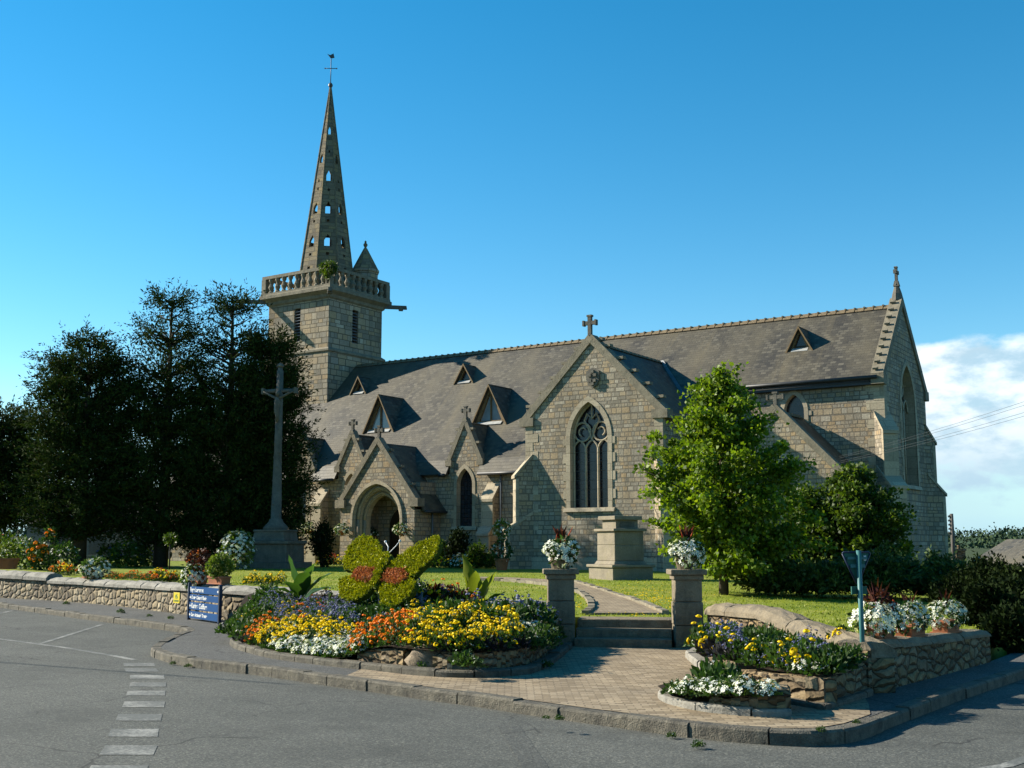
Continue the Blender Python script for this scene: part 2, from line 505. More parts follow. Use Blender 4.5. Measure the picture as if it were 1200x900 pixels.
M = {}
GREY, PALE, TAN, OCHRE, DK = (.42, .365, .28), (.62, .54, .41), (.52, .42, .285), (.52, .375, .215), (.29, .25, .19)
M['church'] = masonry('coursed_granite', [(0, DK), (.25, GREY), (.5, TAN), (.72, OCHRE), (.86, GREY), (1, PALE)], (.22, .19, .145), .27, .182, .017, 1.0, stain_amt=.5, streak=.45)
M['tower'] = masonry('tower_granite', [(0, DK), (.3, GREY), (.6, TAN), (.85, OCHRE), (1, PALE)], (.17, .145, .10), .46, .29, .022, .9, streak=.4, stain=(.13, .10, .06), stain_amt=.6)
M['spire'] = masonry('spire_granite', [(0, (.16, .135, .10)), (.4, (.26, .22, .155)), (.75, (.32, .255, .155)), (1, (.36, .28, .15))], (.15, .125, .085), .55, .24, .016, .8, stain=(.25, .175, .07), stain_amt=.6)
M['dressed'] = masonry('dressed_granite', [(0, (.42, .355, .25)), (.5, (.52, .44, .315)), (1, (.59, .50, .355))], (.26, .22, .15), .70, .36, .008, .35, warp=.006, stain_amt=.35)
M['coping'] = granite('weathered_coping', (.21, .185, .135), (.34, .295, .21), 2.2, (.15, .13, .09), .65)
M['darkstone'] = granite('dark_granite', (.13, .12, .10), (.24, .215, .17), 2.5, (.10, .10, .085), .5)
def slate():
    k = NT('slate', .62, .35)
    br = k.n("ShaderNodeTexBrick", offset=.5, offset_frequency=2); k.put(br.inputs["Vector"], k.warp(k.uv(), 3, .012))
    br.inputs["Color1"].default_value = (0, 0, 0, 1); br.inputs["Color2"].default_value = (1, 1, 1, 1); br.inputs["Mortar"].default_value = (.15, .15, .15, 1)
    for a, b in (("Scale", 1), ("Brick Width", .24), ("Row Height", .17), ("Mortar Size", .010)): br.inputs[a].default_value = b
    base = k.ramp(br.outputs["Color"], [(0, (.036, .033, .027)), (.6, (.075, .067, .050)), (1, (.14, .124, .092))])
    w = k.noise(k.map(k.uv(), (.5, .28, 1)), 1.0, 6, .65)
    base = k.mix(k.rng(w, .42, .68), base, (.125, .106, .068))
    st = k.noise(k.map(k.uv(), (1.1, .06, 1)), 1.0, 4, .6)
    base = k.mix(k.math('MULTIPLY', k.rng(st, .56, .72), .5), base, (.20, .16, .085))
    li = k.noise(k.uv(), 2.6, 6, .75)
    base = k.mix(k.math('MULTIPLY', k.rng(li, .60, .70), .75), base, (.22, .20, .15))
    k.col(base)
    k.bump(k.math('ADD', k.math('SUBTRACT', 1.0, br.outputs["Fac"]), br.outputs["Color"]), .8, .03)
    return k.m
M['slate'] = slate()
M['ridge'] = granite('ridge_tile', (.19, .14, .085), (.27, .20, .115), 5, (.28, .23, .12), .6)
M['zinc'] = plain('zinc', (.13, .15, .17), .5, .5, .3, 3)
M['gutter'] = plain('gutter', (.035, .037, .04), .5, .4)
M['white_trim'] = plain('pale_lead', (.42, .42, .40), .6, .3)
M['wood'] = plain('weathered_wood', (.23, .15, .065), .7, .3, .35, 8)
M['doorwood'] = plain('door_wood', (.05, .03, .016), .6, .3, .3, 8)
def lead_glass():
    k = NT('leaded_glass', .22, .5)
    br = k.n("ShaderNodeTexBrick", offset=0.0); k.put(br.inputs["Vector"], k.uv())
    for a, b in (("Scale", 1), ("Brick Width", .16), ("Row Height", .2), ("Mortar Size", .012)): br.inputs[a].default_value = b
    br.inputs["Color1"].default_value = (.010, .012, .017, 1); br.inputs["Color2"].default_value = (.03, .034, .045, 1); br.inputs["Mortar"].default_value = (.012, .012, .012, 1)
    k.col(br.outputs["Color"]); k.bump(br.outputs["Color"], .6, .02); return k.m
M['glass'] = lead_glass()
M['pane'] = plain('window_pane', (.30, .36, .38), .15, .6, .2, 2)
M['iron'] = plain('iron', (.06, .065, .07), .5, .5)

STN = [(0, (.12, .10, .075)), (.25, (.20, .165, .115)), (.5, (.34, .27, .165)), (.75, (.25, .215, .16)), (1, (.42, .35, .235))]
M['rubble'] = rubble('rubble_stone', STN, (.20, .155, .095), 3.9, .05, 1.0, 1.5)
M['rubble_fine'] = rubble('dry_stone', [(0, (.16, .115, .07)), (.35, (.29, .21, .115)), (.6, (.36, .26, .135)), (.8, (.22, .175, .115)), (1, (.40, .31, .19))], (.09, .065, .04), 4.0, .05, 1.0, 2.3)
M['capstone'] = granite('lichen_capstone', (.20, .19, .165), (.40, .375, .32), 2.4, (.13, .125, .105), .65)
M['kerb'] = granite('kerb_granite', (.10, .092, .075), (.23, .205, .155), 4.5, (.065, .06, .05), .75, bump=.9)
M['gatestone'] = granite('gate_granite', (.19, .155, .105), (.32, .26, .175), 3.0, (.09, .085, .075), .6, bump=.5)
M['pedestal'] = granite('pedestal_granite', (.25, .215, .16), (.36, .305, .22), 2.6, (.26, .23, .12), .45)
M['boulder'] = granite('boulder_granite', (.24, .19, .13), (.38, .30, .21), 4.0, (.09, .085, .07), .5, bump=.7)
M['calvary'] = granite('calvary_granite', (.12, .108, .088), (.21, .19, .15), 3.0, (.26, .23, .17), .4, bump=.5)

def asphalt(name, c0, c1, patchy, speck=75):
    k = NT(name, .9, .25)
    big = k.noise(k.obj(), .35, 5, .6); mid = k.noise(k.map(k.obj(), (.25, 1.2, 1)), 1.1, 5, .65)
    v = k.n("ShaderNodeTexVoronoi", feature='F1'); k.put(v.inputs["Vector"], k.obj()); v.inputs["Scale"].default_value = speck
    sp = k.n("ShaderNodeSeparateColor"); k.put(sp.inputs[0], v.outputs["Color"])
    base = k.ramp(k.math('ADD', k.math('MULTIPLY', big, .6), k.math('MULTIPLY', mid, .4)), [(.35, c0), (.65, c1)])
    base = k.mix(.8, base, k.ramp(sp.outputs[0], [(0, (.45, .45, .45)), (.78, (1.1, 1.1, 1.1)), (1, (2.1, 2.0, 1.85))]), 'MULTIPLY')
    n2 = k.noise(k.obj(), 26, 4, .7)
    base = k.mix(.7, base, k.ramp(n2, [(.3, (.65, .65, .65)), (.7, (1.3, 1.3, 1.3))]), 'MULTIPLY')
    st = k.noise(k.obj(), .8, 6, .7)
    base = k.mix(k.math('MULTIPLY', k.rng(st, .52, .66), patchy, True), base, (c0[0] * .6, c0[1] * .6, c0[2] * .6))
    cr = k.n("ShaderNodeTexVoronoi", feature='DISTANCE_TO_EDGE', voronoi_dimensions='2D'); k.put(cr.inputs["Vector"], k.warp(k.obj(), .9, 1.6)); cr.inputs["Scale"].default_value = .33
    thin = k.math('SUBTRACT', 1.0, k.rng(cr.outputs["Distance"], .003, .010), True)
    gate = k.rng(k.noise(k.obj(), .5, 3, .6), .48, .58)
    base = k.mix(k.math('MULTIPLY', k.math('MULTIPLY', thin, gate), .75), base, (.03, .03, .028))
    gr = k.noise(k.obj(), 5.5, 6, .75)
    base = k.mix(k.math('MULTIPLY', k.rng(gr, .58, .72), .35), base, (c1[0] * 1.45, c1[1] * 1.4, c1[2] * 1.3))
    k.col(base); k.bump(k.math('ADD', sp.outputs[0], n2), .9, .008)
    return k.m
M['road'] = asphalt('road_asphalt', (.086, .091, .082), (.138, .142, .127), .45)
M['patch'] = asphalt('asphalt_patch', (.080, .084, .078), (.115, .119, .108), .3)
M['pavement'] = asphalt('pavement_asphalt', (.095, .096, .092), (.15, .15, .14), .45)
def worn_paint():
    k = NT('worn_road_paint', .8, .25)
    a = k.noise(k.obj(), 22, 6, .75); b = k.noise(k.obj(), 2.0, 3, .6)
    f = k.rng(k.math('ADD', a, k.math('MULTIPLY', k.math('SUBTRACT', b, .5), .8)), .45, .72)
    k.col(k.mix(f, (.125, .13, .12), (.38, .375, .34)))
    return k.m
M['paint'] = worn_paint()
def paving():
    k = NT('brick_paving', .85, .25)
    br = k.n("ShaderNodeTexBrick", offset=.5); k.put(br.inputs["Vector"], k.map(k.uv(), rot=(0, 0, rad(-33.5))))
    for a, b in (("Scale", 1), ("Brick Width", .17), ("Row Height", .088), ("Mortar Size", .008)): br.inputs[a].default_value = b
    br.inputs["Color1"].default_value = (0, 0, 0, 1); br.inputs["Color2"].default_value = (1, 1, 1, 1); br.inputs["Mortar"].default_value = (.5, .5, .5, 1)
    base = k.ramp(br.outputs["Color"], [(0, (.235, .18, .115)), (.5, (.34, .265, .175)), (1, (.43, .345, .235))])
    base = k.mix(br.outputs["Fac"], base, (.19, .15, .10))
    n1 = k.noise(k.obj(), 1.1, 5, .65); n2 = k.noise(k.obj(), 30, 3, .6)
    base = k.mix(.8, base, k.ramp(n1, [(.3, (.75, .75, .75)), (.7, (1.2, 1.18, 1.12))]), 'MULTIPLY')
    base = k.mix(.5, base, k.ramp(n2, [(.3, (.65, .65, .65)), (.7, (1.3, 1.3, 1.3))]), 'MULTIPLY')
    k.col(base); k.bump(k.math('SUBTRACT', 1.0, br.outputs["Fac"]), .6, .01); return k.m
M['paving'] = paving()
def grass():
    k = NT('lawn_grass', .85, .15)
    a = k.noise(k.obj(), .55, 6, .68); b = k.noise(k.obj(), 14, 4, .7)
    base = k.ramp(a, [(.32, (.13, .20, .02)), (.52, (.24, .29, .03)), (.68, (.33, .33, .07))])
    base = k.mix(.8, base, k.ramp(b, [(.3, (.6, .62, .6)), (.7, (1.3, 1.25, 1.1))]), 'MULTIPLY')
    k.col(base); k.bump(b, .8, .04); return k.m
M['grass'] = grass()
M['blade'] = foliage('grass_blade', [(0, (.19, .25, .02)), (.6, (.29, .35, .03)), (1, (.38, .38, .06))], .35)
M['soil'] = plain('soil', (.035, .025, .016), .95, .1, .4, 9, bump=.6)
M['earth'] = plain('far_ground', (.055, .075, .03), .95, .1, .4, .15)
M['bark'] = plain('bark', (.075, .058, .04), .9, .2, .4, 12, bump=.8)
M['yew'] = foliage('yew_needles', [(0, (.018, .034, .010)), (.6, (.042, .070, .016)), (.9, (.060, .095, .020)), (1, (.075, .060, .022))], .12, .8, .05)
M['maple'] = foliage('maple_leaf', [(0, (.07, .13, .008)), (.5, (.145, .24, .012)), (.85, (.23, .33, .018)), (1, (.31, .39, .03))], .45, .5, .3)
M['shrubleaf'] = foliage('shrub_leaf', [(0, (.03, .062, .008)), (.6, (.075, .135, .012)), (1, (.16, .23, .022))], .4)
M['juniper'] = foliage('juniper_spray', [(0, (.035, .07, .016)), (.6, (.07, .12, .026)), (1, (.14, .20, .05))], .25)
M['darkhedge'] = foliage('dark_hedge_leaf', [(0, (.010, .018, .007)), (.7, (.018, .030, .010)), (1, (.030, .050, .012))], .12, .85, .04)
M['bedleaf'] = foliage('bedding_leaf', [(0, (.025, .06, .014)), (.6, (.05, .11, .02)), (1, (.09, .16, .035))], .3)
M['paleleaf'] = foliage('pale_leaf', [(0, (.08, .14, .02)), (.6, (.15, .22, .03)), (1, (.24, .29, .06))], .35)
M['bigleaf'] = foliage('big_leaf', [(0, (.035, .09, .018)), (1, (.07, .15, .03))], .35, .4, .4)
M['cannaleaf'] = foliage('yellow_big_leaf', [(0, (.16, .22, .025)), (1, (.26, .30, .045))], .4, .4, .4)
M['redleaf'] = foliage('coleus_leaf', [(0, (.035, .010, .010)), (.6, (.08, .018, .016)), (1, (.14, .045, .02))], .25)
M['purpleleaf'] = foliage('dark_purple_leaf', [(0, (.012, .012, .018)), (.6, (.025, .022, .035)), (1, (.04, .045, .03))], .15)
M['white'] = petal('white_petal', (.74, .75, .72), (.86, .86, .82))
M['yellow'] = petal('yellow_petal', (.86, .56, .004), (.95, .72, .015))
M['orange'] = petal('orange_petal', (.80, .17, .004), (.90, .28, .01))
M['red'] = petal('red_petal', (.40, .045, .012), (.55, .10, .03))
M['blue'] = petal('blue_petal', (.13, .14, .33), (.24, .25, .46))
M['sedum'] = foliage('yellow_green_sedum', [(0, (.24, .27, .006)), (.5, (.42, .43, .008)), (1, (.60, .58, .014))], .15, .6)
M['sedum_under'] = plain('sedum_gaps', (.055, .075, .008), .9, .1, .4, 20, bump=.4)
M['redsedum'] = foliage('brick_red_sedum', [(0, (.46, .13, .05)), (1, (.78, .32, .14))], .1, .7)
M['redsedum_under'] = plain('red_sedum_gaps', (.07, .02, .01), .9, .1, .4, 20, bump=.4)
M['terracotta'] = plain('terracotta', (.36, .13, .055), .75, .25, .25, 5)
M['mossclay'] = plain('mossy_clay', (.15, .12, .075), .85, .2, .35, 5)
M['signblue'] = plain('sign_blue', (.008, .065, .20), .7, .08, .08, 3, bump=0)
M['navy'] = plain('post_navy', (.008, .018, .05), .4, .4, .1, 3, bump=0)
M['signwhite'] = plain('sign_white', (.72, .74, .74), .5, .3, .06, 3, bump=0)
M['signyellow'] = plain('sign_yellow', (.80, .62, .015), .5, .3, .06, 3, bump=0)
M['signgreen'] = plain('sign_print', (.16, .24, .05), .5, .3, .06, 3, bump=0)
M['teal'] = plain('teal_post', (.055, .185, .185), .5, .25, .12, 3, bump=0)
M['signback'] = plain('sign_back', (.035, .135, .10), .6, .15, .12, 4, bump=0)
M['plaster'] = plain('grey_plaster', (.21, .20, .185), .9, .2, .2, 1.2)
M['woodpole'] = plain('grey_pole', (.13, .12, .11), .85, .2, .3, 5)
M['hill'] = foliage('far_wood', [(0, (.035, .06, .045)), (.6, (.05, .085, .05)), (1, (.085, .12, .05))], 0, .9, .05)  # blue in these greens stands in for the slight distance haze
M['hillground'] = plain('hill_fields', (.06, .10, .05), .95, .1, .4, .02)

# ------------------------------------------------------------------ ground, road, pavement, lawn
def sstep(t): t = max(0.0, min(1.0, t)); return t * t * (3 - 2 * t)
def base_z(x, y): return -.06 - 4.2 * sstep((y - 30) / 40) * sstep((x + 12) / 8) - .0 * x
LAWN_C = [(-9, 16.8, .52), (-11, 22, .58), (-15, 27, .66), (-18, 32, .75), (-23, 39.5, .80), (-34, 40, .88), (-34.5, 34.5, .87), (-31.5, 22.5, .74),
          (-24, 20.3, .74), (-19, 18.9, .76), (-14, 18, .62), (-42, 27, .87), (-50, 36, .92), (-11, 25.8, .60), (-6, 17.5, .50), (-4.6, 14.5, .52), (-4.3, 18, .36),
          (-6, 25, .36), (-8, 30, .5), (-12, 44, .55), (-5, 36, .2), (-16.5, 32, .75), (-25, 30, .78), (-40, 50, .9), (-60, 60, .9)]
_LC = np.array(LAWN_C)
def lawn_z(x, y):
    w = np.exp(-((_LC[:, 0] - x) ** 2 + (_LC[:, 1] - y) ** 2) / (2 * 3.2 ** 2)) + 1e-9 / (1 + ((_LC[:, 0] - x) ** 2 + (_LC[:, 1] - y) ** 2))
    return float((w * _LC[:, 2]).sum() / w.sum())
def inside(poly, x, y):
    c = False; n = len(poly)
    for i in range(n):
        x1, y1 = poly[i][:2]; x2, y2 = poly[(i + 1) % n][:2]
        if (y1 > y) != (y2 > y) and x < (x2 - x1) * (y - y1) / (y2 - y1) + x1: c = not c
    return c
def resample(pts, step, closed=False):
    pts = [np.array(p, float) for p in pts]
    if closed: pts = pts + [pts[0]]
    out = [pts[0]]
    for a, b in zip(pts[:-1], pts[1:]):
        L = np.linalg.norm(b - a); n = max(1, int(round(L / step)))
        out += [a + (b - a) * k / n for k in range(1, n + 1)]
    return out[:-1] if closed else out
def smooth_line(pts, sub=6):
    P = [np.array(p, float) for p in pts]; out = []
    for i in range(len(P) - 1):
        p0, p1, p2, p3 = P[max(i - 1, 0)], P[i], P[i + 1], P[min(i + 2, len(P) - 1)]
        for k in range(sub):
            t = k / sub
            out.append(.5 * ((2 * p1) + (p2 - p0) * t + (2 * p0 - 5 * p1 + 4 * p2 - p3) * t * t + (3 * p1 - p0 - 3 * p2 + p3) * t ** 3))
    out.append(P[-1]); return out
def offset_line(pts, d):
    """shift a 2D line to its left by d"""
    P = [np.array(p[:2], float) for p in pts]; out = []
    for i in range(len(P)):
        t = P[min(i + 1, len(P) - 1)] - P[max(i - 1, 0)]; t /= np.linalg.norm(t) + 1e-9
        out.append(P[i] + np.array([-t[1], t[0]]) * d)
    return out
def sheet(name, poly, zf, step, mat, kind='structure', skirt=0.0):
    b = [tuple(p[:2]) for p in resample([tuple(q[:2]) for q in poly], step, True)]
    xs = [p[0] for p in b]; ys = [p[1] for p in b]
    pts = list(b)
    bb = np.array(b)
    x = min(xs) + step * .5
    while x < max(xs):
        y = min(ys) + step * .5
        while y < max(ys):
            if inside(b, x, y) and ((bb[:, 0] - x) ** 2 + (bb[:, 1] - y) ** 2).min() > (step * .45) ** 2: pts.append((x, y))
            y += step
        x += step
    nb = len(b)
    v, e, f, *_ = delaunay_2d_cdt([Vector(p) for p in pts], [(i, (i + 1) % nb) for i in range(nb)], [], 1, 1e-5)
    mb = MB()
    V = [(p.x, p.y, zf(p.x, p.y)) for p in v]
    F = []
    for t in f:
        a, bq, c = (V[i] for i in t[:3])
        F.append(tuple(t) if (bq[0] - a[0]) * (c[1] - a[1]) - (bq[1] - a[1]) * (c[0] - a[0]) > 0 else tuple(t)[::-1])
    mb.add(V, F, 0, True)
    if skirt:
        for i in range(nb):
            p, q = b[i], b[(i + 1) % nb]
            mb.add([(p[0], p[1], zf(*p)), (q[0], q[1], zf(*q)), (q[0], q[1], zf(*q) - skirt), (p[0], p[1], zf(*p) - skirt)], [(3, 2, 1, 0)], 0)
    return mb.build(name, mat, kind=kind)

# the one wide ground sheet
mb = MB()
rr = [0, 6, 12, 18, 24, 30, 36, 42, 50, 60, 80, 110, 160, 300, 700, 1500, 3000]; na = 72
V = [(0, 0, base_z(0, 0))]
for r in rr[1:]:
    for k in range(na):
        q = 2 * math.pi * k / na; V.append((r * math.cos(q), r * math.sin(q), base_z(r * math.cos(q), r * math.sin(q))))
F = [(0, 1 + k, 1 + (k + 1) % na) for k in range(na)]
for i in range(len(rr) - 2):
    for k in range(na):
        l = (k + 1) % na; F.append((1 + i * na + k, 1 + (i + 1) * na + k, 1 + (i + 1) * na + l, 1 + i * na + l))
mb.add(V, F, 0, True)
mb.build('ground', M['earth'], kind='structure')

KERB = [(-48, 25.2), (-38, 22.0), (-30.84, 19.89), (-24.23, 17.9), (-19.7, 16.57), (-18.3, 15.9), (-17.5, 14.9), (-16.1, 13.3), (-15.2, 12.55), (-13.72, 11.92), (-11.98, 11.66),
        (-10.05, 11.27), (-9.03, 11.05), (-7.87, 10.84), (-7.05, 10.66), (-6.08, 10.44), (-5.25, 10.30), (-4.5, 10.18), (-3.85, 10.28), (-3.51, 10.56), (-3.38, 11.0), (-3.34, 11.78),
        (-3.27, 13.54), (-3.17, 15.21), (-3.02, 17.15), (-2.8, 22), (-2.6, 30)]
kl = smooth_line(KERB, 8)
WALL_L = [(-48, 26.0), (-40, 23.6), (-34.1, 22.0), (-31.3, 21.75), (-29.06, 21.4), (-26.1, 20.6), (-22.96, 19.45), (-19.92, 18.35), (-17, 17.75), (-13.5, 17.25), (-10.45, 17.0)]
road_poly = [(-70, 31), (-48, 25.2), (-38, 22.0), (-30.84, 19.89), (-10, 14), (-4.2, 13), (-3.2, 16), (-2.6, 30), (-2.4, 44), (6, 44), (6, 14), (30, 12), (30, -14), (-70, -14)]
sheet('road', road_poly, lambda x, y: base_z(x, y) + .06, 2.0, M['road'])
kin = offset_line(kl, .17)
pave_poly = [tuple(p) for p in offset_line(kl, .15)] + [(-3.5, 30), (-3.62, 18.0), (-4.1, 13.5), (-7.9, 17.9), (-10.2, 17.0)] + [(x, y + .1) for x, y in WALL_L[::-1][1:]]
sheet('pavement', pave_poly, lambda x, y: .12, 1.2, M['pavement'])
PAVING = [(-10.6, 12.35), (-10.15, 11.46), (-9.03, 11.22), (-7.87, 11.01), (-7.05, 10.83), (-6.08, 10.61), (-5.25, 10.47), (-4.5, 10.37), (-3.95, 10.45), (-3.68, 10.66), (-3.56, 11.05), (-3.52, 11.78),
          (-3.75, 12.5), (-4.1, 13.45), (-7.9, 17.9), (-8.2, 17.75), (-9.9, 16.75), (-10.2, 17.0)]
sheet('paving', PAVING, lambda x, y: .127, .8, M['paving'])

def stones(line, w, z0, z1, step, mat, name, jit=.012, parent=None, kind='structure', side=1):
    """a row of separate kerb stones along a 2D line, set to its left"""
    L = resample(line, .06); acc = 0; runs = [[L[0]]]
    lim = step * random.uniform(.7, 1.3)
    for p, q in zip(L[:-1], L[1:]):
        acc += np.linalg.norm(q - p); runs[-1].append(q)
        if acc > lim: acc = 0; lim = step * random.uniform(.7, 1.3); runs.append([q])
    mb = MB()
    for r in runs:
        if len(r) < 3: continue
        gap = .12
        r = [np.array(p) for p in r]
        r[0] = r[0] + (r[1] - r[0]) * gap; r[-1] = r[-1] + (r[-2] - r[-1]) * gap
        if len(r) > 8: r = r[::3] + ([r[-1]] if (len(r) - 1) % 3 else [])
        jz, jo = random.uniform(-jit, jit), random.uniform(-jit, jit)
        A = offset_line(r, jo * side); B = offset_line(r, (w + jo) * side); A2 = offset_line(r, (jo + .02) * side); 
        n = len(r); V = []
        for a, a2, b in zip(A, A2, B):
            V += [(a[0], a[1], z0), (a[0], a[1], z1 - .022 + jz), (a2[0], a2[1], z1 + jz), (b[0], b[1], z1 + jz), (b[0], b[1], z0)]
        F = []
        for i in range(n - 1):
            for k in range(4): F.append((i * 5 + k, i * 5 + k + 1, i * 5 + k + 6, i * 5 + k + 5))
        F.append((4, 3, 2, 1, 0)); e = (n - 1) * 5; F.append((e, e + 1, e + 2, e + 3, e + 4))
        if side > 0: F = [f[::-1] for f in F]
        mb.add(V, F)
    return mb.build(name, mat, parent, kind=kind)
stones(kl, .16, -.05, .128, .72, M['kerb'], 'kerb')

# markings
mb = MB()
def strip(mb, pts, w, z, wob=0.0):
    P = resample(pts, .5); A = offset_line(P, w / 2); B = offset_line(P, -w / 2)
    V = []
    for a, b in zip(A, B): V += [(a[0], a[1], z), (b[0], b[1], z)]
    mb.add(V, [(2 * i + 1, 2 * i + 3, 2 * i + 2, 2 * i) for i in range(len(P) - 1)])
strip(mb, [(-42, 18.6), (-30, 15.7), (-24, 14.15), (-20.6, 13.33), (-17.97, 12.87), (-15.74, 12.31), (-15.1, 12.1)], .11, .004)
strip(mb, [(-22.37, 16.98), (-18.91, 13.0)], .10, .0045)
strip(mb, [(-29.15, 19.2), (-24.6, 14.4)], .10, .0045)
strip(mb, [(-2.9, 8.4), (-2.0, 10.4), (-1.85, 11.2), (-1.55, 13)], .12, .004)
dash = [(-14.5, 11.7), (-13.84, 11.21), (-13.07, 10.69), (-12.35, 10.12), (-11.67, 9.54), (-10.89, 8.88), (-10.11, 8.19), (-9.34, 7.51), (-8.6, 6.87), (-7.9, 6.2)]
for i, (x, y) in enumerate(dash):
    j = min(i, len(dash) - 2); t = np.array(dash[j + 1]) - np.array(dash[j]); t /= np.linalg.norm(t)
    c = np.array((x, y)); u = np.array([math.cos(YAW), math.sin(YAW)]) * .235; v = np.array([-t[0], -t[1]]) * .24
    q = [c - u - v, c + u - v, c + u + v, c - u + v]
    if np.cross(q[1] - q[0], q[2] - q[0]) < 0: q = q[::-1]
    mb.add([(p[0], p[1], .004) for p in q], [(0, 1, 2, 3)])
mb.build('road_markings', M['paint'], kind='structure')
mb = MB()
strip(mb, [(-6.6, 9.9), (-5.2, 8.2), (-4.0, 6.2), (-2, 3)], .22, .003)
pp = [at_z(x, y, 0)[:2] for x, y in ((630, 845), (672, 852), (700, 868), (745, 900), (800, 940), (900, 1000), (640, 1000), (600, 960))]
mb.build('road_patch', M['patch'], kind='structure')

# lawn and the paved path through it
LAWN = [(-8.35, 18.1), (-4.45, 14.0), (-3.95, 18.0), (-4.0, 24), (-4.6, 34), (-6, 62), (-64, 62), (-62, 31), (-48, 26.3), (-34.2, 22.3), (-31.3, 22.05), (-26.1, 20.9), (-22.9, 19.75), (-19.9, 18.65), (-17, 18.05), (-13.5, 17.55), (-10.75, 17.32), (-10.27, 17.84), (-8.96, 18.44)]
sheet('lawn', LAWN, lawn_z, .8, M['grass'], skirt=.9)
PR = [at_f(x, y, lawn_z)[:2] for x, y in ((776, 720.5), (768, 717), (740, 705.5), (718, 698), (700, 692), (684, 687), (670, 683))]
PL = [at_f(x, y, lawn_z)[:2] for x, y in ((690, 720.5), (694, 718), (697, 714), (694, 705), (686, 697.5), (672, 691.5), (650, 687))]
PR = smooth_line(PR, 6); PL = smooth_line(PL, 6)
far = [at_f(x, y, lawn_z)[:2] for x, y in ((640, 680), (600, 678), (560, 677))]
far2 = [at_f(x, y, lawn_z)[:2] for x, y in ((620, 683.5), (590, 681), (555, 680))]
path = [tuple(p) for p in PR] + [tuple(p) for p in far] + [tuple(p) for p in far2[::-1]] + [tuple(p) for p in PL[::-1]]
pl2 = sheet('path', path, lambda x, y: lawn_z(x, y) + .035, .6, M['paving'], skirt=.1)
stones(PR, .13, .3, .3, .5, M['kerb'], 'tmp') if False else None
def edging(line, name, side):
    mb = MB(); L = resample(line, .5)
    A = offset_line(L, 0); B = offset_line(L, .13 * side)
    for i in range(len(L) - 1):
        zz = [lawn_z(*L[i]), lawn_z(*L[i + 1])]
        j = random.uniform(.065, .095)
        a, b, c, d = A[i], A[i + 1] * .97 + A[i] * .03, B[i + 1] * .97 + B[i] * .03, B[i]
        mb.prism([(a[0], a[1], zz[0] - .1), (b[0], b[1], zz[1] - .1), (c[0], c[1], zz[1] - .1), (d[0], d[1], zz[0] - .1)], (0, 0, .1 + j))
    return mb.build(name, M['coping'], kind='structure')
edging(PR, 'path_edging', -1)
edging(PL + [p for p in far2], 'path_edging', 1)

# grass blades on the near lawn
def scatter_grass():
    n = 90000
    xs = RNG.uniform(-34, -4, n); ys = RNG.uniform(14, 34, n)
    keep = []
    lp = np.array(LAWN); 
    for i in range(n):
        x, y = xs[i], ys[i]
        d2 = x * x + y * y
        if RNG.random() > min(1.0, 420.0 / d2) : continue
        if inside(LAWN, x, y) and not inside(path, x, y): keep.append((x, y, lawn_z(x, y) - .005))
    P = np.array(keep); k = len(P)
    D = np.stack([RNG.normal(0, .45, k), RNG.normal(0, .45, k), np.ones(k)], 1)
    V, F = leaves(P, D, RNG.uniform(.03, .06, k), .4, .05)
    o = np_mesh('grass_blades', V, F, M['blade']); o['kind'] = 'stuff'; o['label'] = 'short green grass blades covering the mown lawn'; o['category'] = 'grass'
scatter_grass()

# ------------------------------------------------------------------ the church
def arch(c, w, z0, zs, za, n=9):
    h = za - zs; kk = (h * h - w * w) / (2 * w); r = w + kk
    a1 = math.asin(min(1, h / r))
    right = [(c - kk + r * math.cos(a1 * i / n), zs + r * math.sin(a1 * i / n)) for i in range(n + 1)]
    left = [(2 * c - x, z) for x, z in right[::-1][1:]]
    return [(c - w, z0), (c + w, z0)] + right + left
class Frame:
    def __init__(s, O, U): s.O = np.array(O, float); s.U = np.array(U, float); s.V = np.array((0, 0, 1.0)); s.N = np.cross(s.U, s.V)
    def p(s, a, b, out=0.0): return s.O + s.U * a + s.V * b + s.N * out
def FS(Y): return Frame((0, Y, 0), (1, 0, 0))
def FE(X): return Frame((X, 0, 0), (0, 1, 0))
def FW(X): return Frame((X, 0, 0), (0, -1, 0))
def FN(Y): return Frame((0, Y, 0), (-1, 0, 0))
def wall(mb, fr, outer, holes=(), depth=.35, m=0, mr=1): mb.panel(fr.O, fr.U, fr.V, outer, holes, depth, m, mr)
def ring(mb, fr, outer, inner, out, back=.02, m=0):
    """band of stones between two outlines, standing proud of the wall"""
    n = len(outer)
    for i in range(n):
        j = (i + 1) % n
        a, b, c, d = outer[i], outer[j], inner[j], inner[i]
        P = [fr.p(*a, out), fr.p(*b, out), fr.p(*c, out), fr.p(*d, out)]
        mb.add(P, [(0, 1, 2, 3)], m)
        mb.add([fr.p(*a, out), fr.p(*a, -back), fr.p(*b, -back), fr.p(*b, out)], [(0, 1, 2, 3)], m)
        mb.add([fr.p(*d, out), fr.p(*c, out), fr.p(*c, -back), fr.p(*d, -back)], [(0, 1, 2, 3)], m)
def grow(a, c, w, z0, zs, za, g): return arch(c, w + g, z0, zs, za + g * 1.15)

